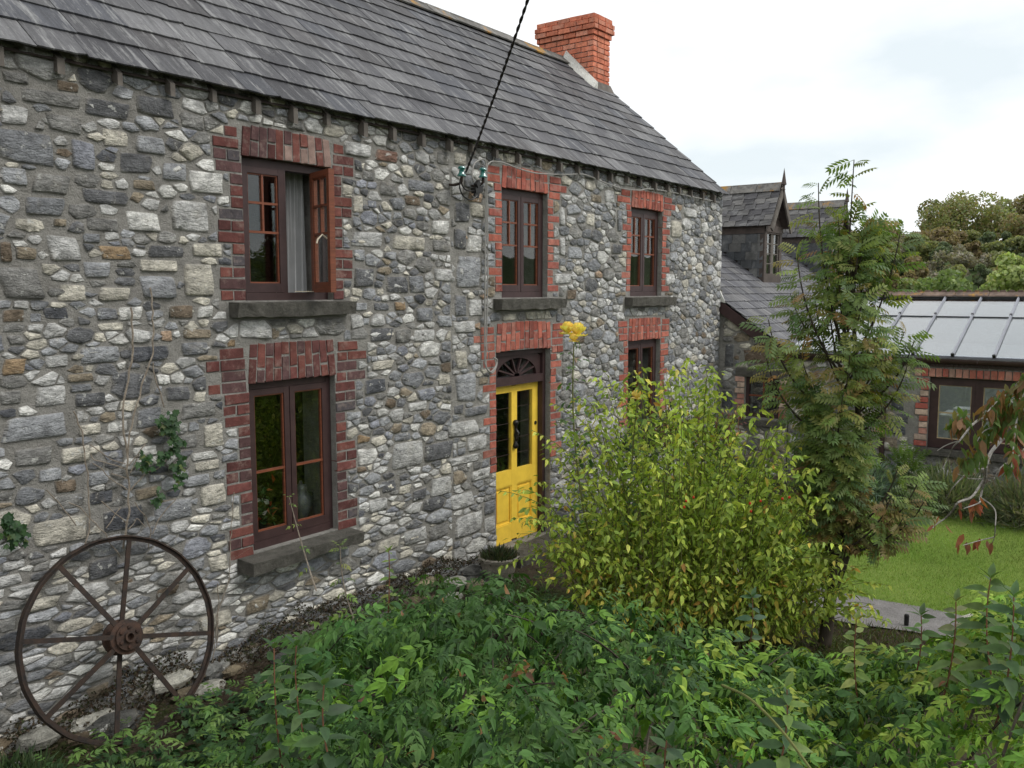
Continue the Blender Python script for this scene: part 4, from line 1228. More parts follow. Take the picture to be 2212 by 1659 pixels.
# mossy plinth stones along the foot of the wall
R_ = random.Random(31)
m_ = MB(); m_.box(0.4, 7.2, -.04, .0 - .001, -.4, .22); plinth = m_.build('plinth', 'mortar', house)
for i in range(46):
    X = R_.uniform(1.2, 7.1); y = -R_.uniform(.02, .5) if X > 3.4 else -R_.uniform(.0, .3); zz = float(gz(X, y)) + R_.uniform(-.02, .13) * (1 + y)
    s = R_.uniform(.05, .14)
    n = 9
    V = []; F = []
    rows = [(-.6, .8), (.1, 1.0), (.55, .72)]
    for (hh, rr) in rows:
        for j in range(n):
            t = 2 * math.pi * j / n; q = R_.uniform(.78, 1.15)
            V.append((X + 1.5 * s * rr * q * math.cos(t), y + s * rr * q * math.sin(t), zz + s * hh * .7 * R_.uniform(.85, 1.15)))
    V.append((X, y, zz + s * .5))
    for a in (0, n):
        for j in range(n): k = (j + 1) % n; F += [(a + j, a + k, a + n + k, a + n + j)]
    F += [(2 * n + j, 2 * n + (j + 1) % n, 3 * n) for j in range(n)]
    cc = np.array(PALS[R_.choice('dgdbtkl')]) * R_.uniform(.5, 1.0) * np.array([1, .98, .88])
    m_ = MB(); m_.add(V, F, cc); m_.build('plinth_stone', 'stone', plinth)

#PART2
# ------------------------------------------------------------------ wing with dormers
WX = 13.0
WA, WS = 2.85, 0.70
wing = empty('stone_wing', (WX, -0.5, 0.0), 'lower stone wing with slate roof and dormers joined to the house gable', 'house')
WEY, WRY = -1.05, 2.95
def wz(y): return WA + WS * y
mb = MB()
opw = (0.40, 0.95, 1.06, 1.68)
PW = lambda u, v, d: (WX + d, -u, v)
wall_with_holes(mb, 0.0, 1.08, -.5, 1.95, [opw], PW, .35)
mb.add([(WX, 0, 1.95), (WX, -1.08, 1.95), (WX, -1.08, wz(-1.08) - .05), (WX, 0, wz(0) - .05)], [(0, 1, 2, 3)])
mb.quad((WX, 0, -.5), (WX, 0, 3.0), (WX, 2.9, 4.85), (WX, 2.9, -.5))
mb.quad((WX, -1.0, -.5), (22, -1.0, -.5), (22, -1.0, wz(-1.0) - .05), (WX, -1.0, wz(-1.0) - .05))
mb.quad((22, -1.0, -.5), (22, 2.9, -.5), (22, 2.9, 4.8), (22, -1.0, wz(-1.0) - .05))
mb.quad((WX, 4.9, -.5), (22, 4.9, -.5), (22, 4.9, 4.4), (WX, 4.9, 4.4))
wwall = mb.build('wall', 'mortar', wing)
def pal_wing(u, v, R):
    t = R.choices('dgtkcbl', [2, 7, 4, 2, 6, 3, 4])[0]; return tuple(np.array(PALS[t]) * R.uniform(.9, 1.35))
ws = rubble(0.03, 1.06, 0.0, 2.85, [(.28, 1.07, 1.02, 1.80), (.3, 1.05, .93, 1.03)], lambda u, v, R, t: R.choice([.09, .12, .15, .18]) * (1.1 - .5 * t) if t < .9 else .035, lambda v: 1.7, [(0.13, 1.30, .20, .30, PALS['D']), (.14, 2.0, .16, .4, PALS['d']), (.55, 2.0, .42, .22, (.20, .15, .11))], lambda u, v, R: R.uniform(.004, .012), pal_wing, 41, ztop=lambda u: wz(-u) - .16, NT=9000, cl=((WS, 1), WA - .12))
lay_stones(ws, lambda u, v, o: (WX - o, -u, v), wwall, lambda o, a, R: R.uniform(.006, .02), 120, 42, 'stone')
swp = bpy.data.objects.new('window', None); col.objects.link(swp); swp.parent = wing; swp.matrix_parent_inverse = Matrix.Translation(-Vector(wing.location)); INV[swp.name] = Matrix.Identity(4)
swp['label'] = 'small dark four pane window'
def fbox(mbx, u0, u1, d0, d1, v0, v1, c=(1, 1, 1)): mbx.box(WX + d0, WX + d1, -u1, -u0, v0, v1, c)
m_ = MB(); a, b, c, d = opw
for q in ((a, a + .05, c, d), (b - .05, b, c, d), (a + .05, b - .05, d - .05, d), (a + .05, b - .05, c, c + .06)): fbox(m_, q[0], q[1], .06, .13, q[2], q[3])
m_.build('frame', 'frame', swp)
m_ = MB(); um = (a + b) / 2; vm = (c + d) / 2 + .02
fbox(m_, um - .012, um + .012, .075, .11, c + .06, d - .05); fbox(m_, a + .05, b - .05, .076, .109, vm - .012, vm + .012)
m_.build('glazing_bar', 'sash', swp)
for q in ((a + .05, um, c + .06, vm), (um, b - .05, c + .06, vm), (a + .05, um, vm, d - .05), (um, b - .05, vm, d - .05)):
    m_ = MB(); fbox(m_, q[0], q[1], .09, .095, q[2], q[3]); m_.build('pane', 'glass', swp)
R_ = random.Random(77)
for k in range(7):
    z = c + .05 + k * .088
    for u, w in ((a - (.055 if k % 2 else .075), .11 if k % 2 else .15), (b + (.055 if k % 2 else .06), .11 if k % 2 else .12)):
        put_brick(swp, (WX + .04, -u, z), (w, .12, .074), PINKY, R_, 0, None, RotX)
m_ = MB(); fbox(m_, .30, 1.05, -.07, .1, .94, 1.03); m_.build('sill', 'concrete', swp)
m_ = MB(); fbox(m_, .26, 1.07, -.03, .08, 1.70, 1.80); m_.build('lintel', 'concrete', swp)
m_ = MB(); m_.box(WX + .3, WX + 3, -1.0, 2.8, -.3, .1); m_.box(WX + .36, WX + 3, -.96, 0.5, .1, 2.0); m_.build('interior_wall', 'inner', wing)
# roof
wang = math.atan(WS); wca, wsa = math.cos(wang), math.sin(wang)
mb = MB()
mb.quad((WX - .04, WEY + .03, wz(WEY) - .03), (22.1, WEY + .03, wz(WEY) - .03), (22.1, WRY, wz(WRY) - .01), (WX - .04, WRY, wz(WRY) - .01))
mb.quad((WX - .04, 2 * WRY - WEY, wz(WEY)), (WX - .04, WRY, wz(WRY) - .01), (22.1, WRY, wz(WRY) - .01), (22.1, 2 * WRY - WEY, wz(WEY)))
wroof = mb.build('roof', 'barge', wing)
D1, DW = 15.7, .84          # dormer cheeks at 15.7 and 16.54
D2 = 19.6
def dmask(x, s):
    X = WX - .06 + x; y = WEY + s * wca
    for D in (D1, D2):
        if D + .02 < X < D + DW - .02 and y > .42: return False
    return True
slates(wroof, np.array([WX - .06, WEY, wz(WEY)]), (1, 0, 0), (0, wca, wsa), (0, -wsa, wca), 9.1, (WRY - WEY) / wca, .20, (.20, .33), .008, 190, 51, score=lambda p: -p[0] - max(0, p[1]) * .1, xmask=dmask, lap=.08, cols=[(.085, .085, .095), (.10, .10, .108), (.075, .075, .083), (.12, .118, .12)])
m_ = MB()
for (y0, y1) in ((WEY - .02, 0.02),):
    m_.add([(WX - .075, y0, wz(y0) - .20), (WX - .04, y0, wz(y0) - .20), (WX - .04, y0, wz(y0) - .015), (WX - .075, y0, wz(y0) - .015), (WX - .075, y1, wz(y1) - .20), (WX - .04, y1, wz(y1) - .20), (WX - .04, y1, wz(y1) - .015), (WX - .075, y1, wz(y1) - .015)],
           [(0, 1, 2, 3), (7, 6, 5, 4), (0, 3, 7, 4), (1, 5, 6, 2), (0, 4, 5, 1), (3, 2, 6, 7)])
m_.build('bargeboard', 'frame', wroof)
m_ = MB(); m_.tube([(WX - .05, WRY, wz(WRY) + .03), (22.1, WRY, wz(WRY) + .03)], .06, 8); m_.build('ridge_tile', 'ridge', wroof)
m_ = MB(); m_.add([(12.9, .02, 2.83), (13.06, .02, 2.83), (12.9, -.10, 2.80), (12.9, .02, 3.02), (13.0, .02, 2.98)], [(0, 1, 4, 3), (0, 3, 2), (2, 3, 4), (2, 4, 1), (0, 2, 1)]); m_.build('mortar_fillet', 'fillet', wroof)

def dormer(Dx, label, seed):
    dp = bpy.data.objects.new('dormer', None); col.objects.link(dp); dp.parent = wing; dp.matrix_parent_inverse = Matrix.Translation(-Vector(wing.location)); INV[dp.name] = Matrix.Identity(4)
    dp['label'] = label
    x0, x1, xc = Dx, Dx + DW, Dx + DW / 2
    yf = .40; ze = 4.14; zr = 4.88; zb = wz(yf) - .05; yb = 2.9
    m_ = MB()
    for x in (x0 + .012, x1 - .012):
        m_.add([(x, yf, zb), (x, yf, ze), (x, (ze - WA) / WS, ze)], [(0, 1, 2) if x < xc else (2, 1, 0)])
    m_.build('cheek', 'barge', dp)
    # slate-hung cheek facing the garden end
    R = random.Random(seed); k = 0
    z = zb
    while z < ze - .02:
        h = .155; y = yf + (0 if k % 2 else -.0)
        yend = (z + h * .5 - WA) / WS
        yy = yf - (.12 if k % 2 else 0)
        while yy < yend - .03:
            w = R.uniform(.19, .27); a, b = max(yf, yy), min(yy + w, max(yend, yy + .02))
            if b - a > .03:
                me, V, F = R.choice(SV); o = link('slate', me, dp); o.color = (*(np.array(R.choice([(.075, .08, .085), (.095, .10, .105), (.06, .065, .07), (.13, .13, .125)])) * R.uniform(.85, 1.2)), 1)
                ww, ln, th = b - a - .004, h + .05, .007
                # across = -Y, up = +Z, normal = -X
                o.matrix_basis = Matrix(((0, -.04, -th, x0 - .012), (-ww, 0, 0, (a + b) / 2), (0, ln, 0, z), (0, 0, 0, 1))) @ Matrix.Translation((0, 0, 0))
                o.matrix_basis = Matrix(((0, .012, -th, x0 - .014), (-ww, 0, 0, (a + b) / 2), (0, ln, 0, z), (0, 0, 0, 1)))
            yy += w
        z += h; k += 1
    # roof: two slopes with overhang
    ov, oy = .09, .16
    hw = DW / 2 + ov
    ang = math.atan2(zr - ze, hw); ln = math.hypot(zr - ze, hw); ca, sa = math.cos(ang), math.sin(ang)
    m_ = MB()
    m_.quad((xc - hw + .01, yf - oy + .01, ze - .0), (xc, yf - oy + .01, zr - .012), (xc, yb, zr - .012), (xc - hw + .01, yb, ze))
    m_.quad((xc + hw - .01, yf - oy + .01, ze - .0), (xc + hw - .01, yb, ze), (xc, yb, zr - .012), (xc, yf - oy + .01, zr - .012))
    m_.build('dormer_roof', 'barge', dp)
    for s in (-1, 1):
        # slates as parts of the dormer
        R2 = random.Random(seed + 5 + s)
        ex = .125; nc = 6
        for k in range(nc):
            y = yf - oy - (.1 if k % 2 else 0)
            while y < 1.75:
                w = R2.uniform(.19, .27); a, b = max(yf - oy, y), min(y + w, 1.75); y += w
                if b - a < .04: continue
                me, V, F = R2.choice(SV); o = link('slate', me, dp); o.color = (*(np.array(R2.choice([(.08, .078, .08), (.10, .097, .095), (.07, .068, .072), (.14, .135, .13)])) * R2.uniform(.85, 1.25)), 1)
                up = np.array([-s * ca, 0, sa]); nr = np.array([s * sa, 0, ca]); acr = np.array([0, -s, 0]) * -1
                p = np.array([xc + s * hw, (a + b) / 2, ze]) + up * (k * ex) + nr * .02
                L_ = min(ex + .05, ln - k * ex); u2 = up - nr * .10
                ww = b - a - .004; th = .008
                ax2 = np.array([0, -1.0, 0]) if s < 0 else np.array([0, 1.0, 0])
                o.matrix_basis = Matrix(((ax2[0] * ww, u2[0] * L_, nr[0] * th, p[0]), (ax2[1] * ww, u2[1] * L_, nr[1] * th, p[1]), (ax2[2] * ww, u2[2] * L_, nr[2] * th, p[2]), (0, 0, 0, 1)))
        # bargeboard
        m_ = MB()
        d = np.array([s * hw, 0, -(zr - ze)]); dn = d / np.linalg.norm(d); pn = np.array([dn[2] * s, 0, -dn[0] * s]) * s
        pn = np.array([-dn[2], 0, dn[0]]); pn = pn if pn[2] < 0 else -pn
        c0 = np.array([xc, yf - oy - .018, zr - .0]) + d * .53 + pn * .045
        m_.obox(c0, d * .53, (0, .016, 0), pn * .05); m_.build('bargeboard', 'rafter', dp)
    for a, b in ((yf - oy + .01, .70), (.71, 1.20), (1.21, 1.62)):
        m_ = MB()
        for s in (-1, 1): m_.obox((xc + s * .05, (a + b) / 2, zr - .008), (.055, 0, -s * .055 * (zr - ze) / hw), (0, (b - a) / 2, 0), (s * .008 * sa, 0, .008 * ca))
        m_.build('ridge_tile', 'ridge', dp)
        m_.c = [(.8, .66, .58)] * len(m_.v)
    m_ = MB(); m_.lathe([(.022, -.25), (.022, -.02), (.05, 0), (.042, .03), (.0, .30)], (xc, yf - oy - .03, zr + .03), 8); m_.build('finial', 'barge', dp)
    # front: boarded gable, frame and window
    m_ = MB()
    for k in range(4):
        z0_, z1_ = ze + .02 + k * .16, ze + .02 + (k + 1) * .16
        hw0 = max(.02, (DW / 2 + .02) * (1 - (z0_ - ze) / (zr - ze))); hw1 = max(.01, (DW / 2 + .02) * (1 - (z1_ - ze) / (zr - ze)))
        m_.add([(xc - hw0, yf - .02, z0_), (xc + hw0, yf - .02, z0_), (xc + hw1, yf, z1_), (xc - hw1, yf, z1_)], [(0, 1, 2, 3)])
    m_.build('gable_boarding', 'barge', dp)
    m_ = MB()
    m_.box(x0 - .02, x0 + .10, yf - .03, yf + .06, zb, ze - .02); m_.box(x1 - .10, x1 + .02, yf - .03, yf + .06, zb, ze - .02)
    m_.box(x0 + .1, x1 - .1, yf - .028, yf + .06, ze - .12, ze - .02); m_.box(x0 - .03, x1 + .03, yf - .045, yf - .03, ze - .09, ze + .03)
    m_.box(x0 - .03, x0 - .014, yf - .05, 1.7, ze - .12, ze + .01)
    m_.box(x0 + .1, x1 - .1, yf - .03, yf + .06, zb, zb + .22)
    m_.build('frame', 'barge', dp)
    m_ = MB(); zz0, zz1 = zb + .22, ze - .12
    m_.box(xc - .03, xc + .03, yf - .01, yf + .04, zz0, zz1)
    for xx in (x0 + .1 + .02, xc - .05, xc + .05, x1 - .12): m_.box(xx - .018, xx + .018, yf - .008, yf + .03, zz0, zz1)
    for k in (1, 2, 3): zz = zz0 + (zz1 - zz0) * k / 4; m_.box(x0 + .1, x1 - .1, yf - .006, yf + .028, zz - .009, zz + .009)
    m_.build('glazing_bar', 'rafter', dp)
    m_ = MB(); m_.box(x0 + .1, x1 - .1, yf + .012, yf + .017, zz0, zz1); m_.build('pane', 'glass', dp)
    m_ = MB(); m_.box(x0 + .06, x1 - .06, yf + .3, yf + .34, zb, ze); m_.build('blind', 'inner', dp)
dormer(D1, 'slate hung dormer with spiked finial beside the house gable', 61)
dormer(D2, 'farther dormer partly behind the rowan tree', 62)

# ------------------------------------------------------------------ glass roofed annexe
ann = empty('glass_roofed_annexe', (WX, -4.0, 0.0), 'single storey stone annexe with long glazed roof and brick framed windows', 'building')
AU0, AU1 = 1.10, 7.6
opa = (3.02, 5.72, 0.86, 1.83)
mb = MB()
wall_with_holes(mb, AU0, AU1, -.5, 1.97, [opa], PW, .30)
mb.quad((WX, -AU1, -.5), (17, -AU1, -.5), (17, -AU1, 1.97), (WX, -AU1, 1.97)); mb.quad((17, -AU0, -.5), (17, -AU0, 1.97), (17, -AU1, 1.97), (17, -AU1, -.5))
awall = mb.build('wall', 'mortar', ann)
as_ = rubble(AU0 + .02, AU1, 0.0, 1.96, [(2.78, 5.9, .86, 1.98), (2.95, 5.95, .76, .87)], lambda u, v, R, t: R.choice([.07, .10, .13, .16]) * (1.1 - .5 * t) if t < .9 else .035, lambda v: 1.55,
   [(2.62, 1.43, .17, .20, PALS['D']), (2.62, 1.06, .27, .15, PALS['D']), (2.5, .85, .3, .22, PALS['t'])], lambda u, v, R: R.uniform(.004, .012), pal_wing, 43, NT=14000)
lay_stones(as_, lambda u, v, o: (WX - o, -u, v), awall, lambda o, a, R: R.uniform(.008, .025), 200, 44, 'stone')
awp = bpy.data.objects.new('window', None); col.objects.link(awp); awp.parent = ann; awp.matrix_parent_inverse = Matrix.Translation(-Vector(ann.location)); INV[awp.name] = Matrix.Identity(4)
a, b, c, d = opa
m_ = MB()
for q in ((a, a + .07, c, d), (b - .07, b, c, d), (a + .07, b - .07, d - .06, d), (a + .07, b - .07, c, c + .06)): fbox(m_, q[0], q[1], .05, .14, q[2], q[3])
nl = 5; lw = (b - a - .14) / nl
for k in range(1, nl):
    u = a + .07 + k * lw; fbox(m_, u - .03, u + .03, .052, .14, c + .06, d - .06)
m_.build('frame', 'frame', awp)
for k in range(nl):
    u0_, u1_ = a + .07 + k * lw + (.03 if k else 0), a + .07 + (k + 1) * lw - (.03 if k < nl - 1 else 0)
    m_ = MB()
    for q in ((u0_, u0_ + .04, c + .06, d - .06), (u1_ - .04, u1_, c + .06, d - .06), (u0_ + .04, u1_ - .04, d - .11, d - .06), (u0_ + .04, u1_ - .04, c + .06, c + .13)): fbox(m_, q[0], q[1], .045, .10, q[2], q[3])
    m_.build('casement', 'frame', awp)
    m_ = MB(); vm = c + .06 + (d - c - .12) * .5
    for q in ((u0_ + .04, u0_ + .05, c + .13, d - .11), (u1_ - .05, u1_ - .04, c + .13, d - .11), (u0_ + .05, u1_ - .05, d - .12, d - .11), (u0_ + .05, u1_ - .05, c + .13, c + .14), (u0_ + .05, u1_ - .05, vm - .009, vm + .009)): fbox(m_, q[0], q[1], .055, .085, q[2], q[3])
    m_.build('glazing_bar', 'cardboard', awp)
    for v0_, v1_ in ((c + .14, vm), (vm, d - .12)):
        m_ = MB(); fbox(m_, u0_ + .05, u1_ - .05, .07, .075, v0_, v1_); m_.build('pane', 'glass', awp)
R_ = random.Random(78)
u = 2.83; k = 0
while u < 5.9:
    w = R_.uniform(.062, .082); put_brick(awp, (WX + .04, -(u + w / 2), d + .062), (w, .12, .115), PINKY, R_, 0, None, RotX); u += w + .012
for k in range(11):
    z = c + .05 + k * .086
    w = .16 if k % 5 in (0, 1) else .105
    put_brick(awp, (WX + .04, -(a - w / 2 - .005), z), (w, .12, .073), PINKY, R_, 0, None, RotX); put_brick(awp, (WX + .04, -(b + w / 2 + .005), z), (w, .12, .073), PINKY, R_, 0, None, RotX)
m_ = MB(); fbox(m_, 2.90, 5.9, -.08, .1, .77, .86); m_.build('sill', 'concrete', awp)
# eaves: fascia with dentils, gutter, glass roof
m_ = MB(); fbox(m_, AU0, AU1, -.035, .05, 1.975, 2.07)
u = AU0 + .02
while u < AU1: fbox(m_, u, u + .03, -.055, -.036, 1.985, 2.015); u += .06
m_.build('fascia', 'gutter', ann)
m_ = MB(); n = 8
for k in range(n + 1):
    t = math.pi * k / n
for (u0_, u1_) in ((AU0, 3.6), (3.61, AU1)):
    V = []
    for u in (u0_, u1_):
        for k in range(n + 1):
            t = math.pi * k / n; V.append((WX - .10 - .055 * math.cos(t), -u, 2.085 - .06 * math.sin(t)))
        for k in range(n, -1, -1):
            t = math.pi * k / n; V.append((WX - .10 - .048 * math.cos(t), -u, 2.085 - .052 * math.sin(t)))
    q = 2 * (n + 1); m_.add(V, [(j, (j + 1) % q, q + (j + 1) % q, q + j) for j in range(q)])
m_.build('gutter', 'gutter', ann)
m_ = MB(); m_.tube([(WX - .10, -2.45, 2.03), (WX - .06, -2.45, 1.93), (WX - .05, -2.45, 1.85), (WX - .05, -2.45, 0.05)], .035, 8); m_.build('downpipe', 'gutter', ann)
GX0, GZ0, GX1, GZ1 = WX - .08, 2.13, 14.95, 2.895
gs = (GZ1 - GZ0) / (GX1 - GX0); gn = np.array([-gs, 0, 1]) / math.hypot(gs, 1)
bars = [AU0 + .02 + .49 * k + .22 for k in range(0, 13)]
gmid = .64
def gp(t, u, h=0.0): return np.array([GX0 + (GX1 - GX0) * t, -u, GZ0 + (GZ1 - GZ0) * t]) + gn * h
edges = [AU0 + .02] + bars + [AU1]
grf = MB()
grf.add([gp(1, AU0, .0) + np.array([-.03, 0, -.10]), gp(1, AU1, 0) + np.array([-.03, 0, -.10]), gp(1, AU1, 0) + np.array([.03, 0, -.10]), gp(1, AU0, 0) + np.array([.03, 0, -.10]), gp(1, AU0, .0) + np.array([-.03, 0, -.0]), gp(1, AU1, 0) + np.array([-.03, 0, -.0]), gp(1, AU1, 0) + np.array([.03, 0, 0]), gp(1, AU0, 0) + np.array([.03, 0, 0])], [(0, 3, 2, 1), (4, 5, 6, 7), (0, 1, 5, 4), (2, 3, 7, 6)])
groof = grf.build('glass_roof', 'gutter', ann)
for e0, e1 in zip(edges, edges[1:]):
    if e1 - e0 < .05: continue
    for t0, t1, hh in ((0.0, gmid + .01, 0.0), (gmid - .012, .985, .012)):
        m_ = MB(); P4 = [gp(t0, e0 + .012, hh), gp(t0, e1 - .012, hh), gp(t1, e1 - .012, hh), gp(t1, e0 + .012, hh)]
        m_.add(P4 + [p - gn * .006 for p in P4], [(0, 1, 2, 3), (7, 6, 5, 4), (0, 4, 5, 1), (1, 5, 6, 2), (2, 6, 7, 3), (3, 7, 4, 0)]); m_.build('pane', 'roofglass', groof)
dvec = (gp(1, 0) - gp(0, 0)) / 2
for u in bars:
    m_ = MB(); m_.obox(gp(.5, u, .018), dvec * 1.0, (0, .016, 0), gn * .010); m_.obox(gp(.5, u, .036), dvec * .99, (0, .006, 0), gn * .009); m_.build('glazing_bar', 'alu', groof)
    m_ = MB(); m_.obox(gp(-.005, u, .02), dvec * .01, (0, .02, 0), gn * .022); m_.obox(gp(gmid, u, .04), dvec * .012, (0, .016, 0), gn * .012); m_.build('bar_cap', 'black', groof)
m_ = MB(); m_.obox(gp(gmid - .013, (AU0 + AU1) / 2, .007), dvec * .008, (0, (AU1 - AU0) / 2, 0), gn * .005); m_.build('lap_seal', 'black', groof)
m_ = MB(); m_.obox(gp(.985, (AU0 + AU1) / 2, .03), dvec * .022, (0, (AU1 - AU0) / 2, 0), gn * .008); m_.build('flashing', 'alu', groof)
m_ = MB(); P0 = gp(.01, (AU0 + AU1) / 2, -.02); m_.obox(P0, dvec * .02, (0, (AU1 - AU0) / 2, 0), gn * .012); m_.build('eaves_bar', 'alu', groof)
# ridge with crested tiles
u = AU0
R_ = random.Random(80)
while u < AU1:
    w = min(.46, AU1 - u)
    m_ = MB(); g = R_.uniform(.8, 1.1); cc = (g * .95, g * .72, g * .62)
    for s in (-1, 1): m_.obox((GX1 + s * .05, -(u + w / 2), GZ1 + .045), (.055, 0, -s * .03), (0, w / 2 - .004, 0), (0, 0, .008), cc)
    for k in range(4):
        uc = u + w * (k + .5) / 4
        m_.add([(GX1 - .008, -(uc - .05), GZ1 + .06), (GX1 - .008, -(uc + .05), GZ1 + .06), (GX1 - .008, -(uc + .03), GZ1 + .105), (GX1 - .008, -(uc - .03), GZ1 + .105), (GX1 + .008, -(uc - .05), GZ1 + .06), (GX1 + .008, -(uc + .05), GZ1 + .06), (GX1 + .008, -(uc + .03), GZ1 + .105), (GX1 + .008, -(uc - .03), GZ1 + .105)],
               [(0, 1, 2, 3), (7, 6, 5, 4), (0, 4, 5, 1), (1, 5, 6, 2), (2, 6, 7, 3), (3, 7, 4, 0)], cc)
    m_.build('ridge_tile', 'ridge', groof); u += .46
# far slope in slate-grey sheet and pale room inside
mb = MB(); mb.quad((GX1 + .03, -AU0, GZ1), (GX1 + .03, -AU1, GZ1), (17.0, -AU1, 1.97), (17.0, -AU0, 1.97)); mb.build('solid_roof', 'plaster_white', ann)
mb = MB(); mb.box(WX + .31, 16.9, -AU1 + .05, -AU0 - .02, .0, .12); mb.quad((16.6, -AU0, .12), (16.6, -AU1, .12), (16.6, -AU1, 2.1), (16.6, -AU0, 2.1)); mb.quad((13.31, -AU0 - .01, .12), (16.9, -AU0 - .01, .12), (16.9, -AU0 - .01, 2.2), (13.31, -AU0 - .01, 2.2))
mb.build('room', 'plaster_white', ann)
# things seen inside through the annexe window
t = empty('work_table', (13.9, -4.2, .12), 'long pale work table inside the annexe window', 'table')
m_ = MB(); m_.box(13.55, 14.2, -5.6, -3.05, 1.22, 1.25); m_.build('table_top', 'white', t)
for x in (13.6, 14.15):
    for y in (-5.5, -3.15): m_ = MB(); m_.box(x - .03, x + .03, y - .03, y + .03, .12, 1.22); m_.build('leg', 'white', t)
m_ = MB(); m_.box(13.56, 14.1, -5.45, -3.2, .90, .92); m_.build('shelf', 'cardboard', t)
def carton(name, x, y, z, w, d, h, mat, label, cat):
    m_ = MB(); m_.box(x, x + d, y - w, y, z, z + h); m_.box(x - .006, x + d + .006, y - w - .006, y + .006, z + h * .82, z + h + .004)
    tag(m_.build(name, mat), label, cat)
carton('storage_tray', 13.62, -3.22, 1.25, .42, .3, .09, 'white', 'white tray on the work table behind the first annexe pane', 'tray')
carton('storage_tray', 13.62, -3.72, 1.25, .36, .3, .075, 'cardboard', 'buff tray on the work table behind the second annexe pane', 'tray')
carton('storage_tray', 13.64, -4.35, 1.25, .40, .28, .12, 'white', 'white tray half hidden by cherry leaves in the annexe', 'tray')
carton('book_stack', 13.58, -3.28, .92, .30, .22, .06, 'blue', 'blue books lying on the shelf under the work table', 'book')
carton('storage_box', 13.6, -3.75, .92, .22, .22, .13, 'pink', 'pink box on the shelf under the work table', 'box')
carton('storage_box', 13.6, -4.15, .92, .25, .22, .12, 'blue', 'blue box on the shelf behind the cherry branch', 'box')
ch = empty('wooden_chair', (13.45, -4.45, .12), 'brown wooden chair back inside the annexe window', 'chair')
m_ = MB()
for s in (-.19, .19): m_.tube([(13.42, -4.45 + s, .12), (13.40, -4.45 + s, 1.06)], .016, 6)
m_.build('leg', 'chairwood', ch); m_ = MB(); m_.box(13.385, 13.41, -4.66, -4.24, .98, 1.08); m_.build('backrest', 'chairwood', ch); m_ = MB(); m_.box(13.38, 13.53, -4.66, -4.24, .56, .59); m_.build('seat', 'chairwood', ch)

# ------------------------------------------------------------------ iron wheel
wc = np.array([2.955, -.25, .752]); wr = .655; tl = math.radians(15)
we1 = np.array([1.0, 0, 0]); we2 = np.array([0, math.sin(tl), math.cos(tl)]); wn = np.array([0, -math.cos(tl), math.sin(tl)])
wheel = empty('iron_wheel', (wc[0], wc[1] - .17, .11), 'large rusty iron cart wheel leaning against the stone wall', 'wheel')
def wp_(a, r, h): return wc + r * (math.cos(a) * we1 + math.sin(a) * we2) + wn * h
m_ = MB(); n = 72
prof = [(wr - .010, -.027), (wr, -.027), (wr, .027), (wr - .010, .027), (wr - .012, .006), (wr - .032, .005), (wr - .032, -.005), (wr - .012, -.006)]
V = [wp_(2 * math.pi * i / n, r + .002 * math.sin(i * 1.7), h) for i in range(n) for r, h in prof]; k = len(prof)
m_.add(V, [(i * k + j, i * k + (j + 1) % k, ((i + 1) % n) * k + (j + 1) % k, ((i + 1) % n) * k + j) for i in range(n) for j in range(k)]); m_.build('rim', 'rust', wheel)
for i in range(8):
    a = math.radians(120 + 45 * i); off = .045 if i % 2 == 0 else -.03
    if i in (1, 5): off = .05
    p0, p1 = wp_(a, .07, off), wp_(a, wr - .02, .0)
    dvv = (p1 - p0) / 2; side = np.cross(wn, dvv / np.linalg.norm(dvv))
    m_ = MB(); m_.obox((p0 + p1) / 2, dvv, side * .0155, wn * .005); m_.obox((p0 + p1) / 2 - wn * .008, dvv * .99, side * .004, wn * .010); m_.build('spoke', 'rust', wheel)
m_ = MB()
m_.lathe([(.10, -.06), (.115, -.055), (.115, -.04), (.075, -.035), (.075, .03), (.112, .032), (.112, .05), (.085, .055), (.085, .075), (.035, .08), (.035, .10), (.022, .10), (.022, .06)], wc, 20, (1.5, 1.3, 1.2), axis=wn)
m_.build('hub', 'rust', wheel)
for i in range(6):
    a = math.radians(20 + 60 * i); m_ = MB(); m_.lathe([(.013, 0), (.013, .014), (.0, .016)], wp_(a, .062, .075), 6, (1.3, 1, .9), axis=wn); m_.build('bolt', 'rust', wheel)

# ------------------------------------------------------------------ planter with heather by the door
pc = np.array([6.83, -.36, float(gz(6.83, -.36)) - .01])
pl = empty('stone_planter', tuple(pc), 'weathered stone planter of heather beside the yellow door', 'planter')
m_ = MB(); m_.lathe([(.13, 0), (.145, .015), (.135, .03), (.165, .12), (.182, .20), (.205, .225), (.212, .25), (.195, .262), (.172, .245), (.168, .20), (.0, .19)], pc, 28, flute=.022); m_.build('pot', 'planter', pl)
n = 900
th = rng.uniform(0, 2 * math.pi, n); rr = .17 * np.sqrt(rng.uniform(0, 1, n))
P = np.column_stack([pc[0] + rr * np.cos(th), pc[1] + rr * np.sin(th), np.full(n, pc[2] + .2) + rng.uniform(0, .10, n) * (1 - (rr / .2) ** 2)])
Dd = np.column_stack([np.cos(th) * rr * 5, np.sin(th) * rr * 5, np.ones(n)]) + rng.normal(0, .35, (n, 3))
V, F, C = scatter(simple_leaf(.09, .02, .1), P, Dd, rdir(n), rng.uniform(.05, .10, n), pal([(.05, .075, .035), (.07, .09, .045), (.10, .085, .06), (.035, .05, .03)], n))
np_mesh('heather', V, F, C, 'leaf', pl)

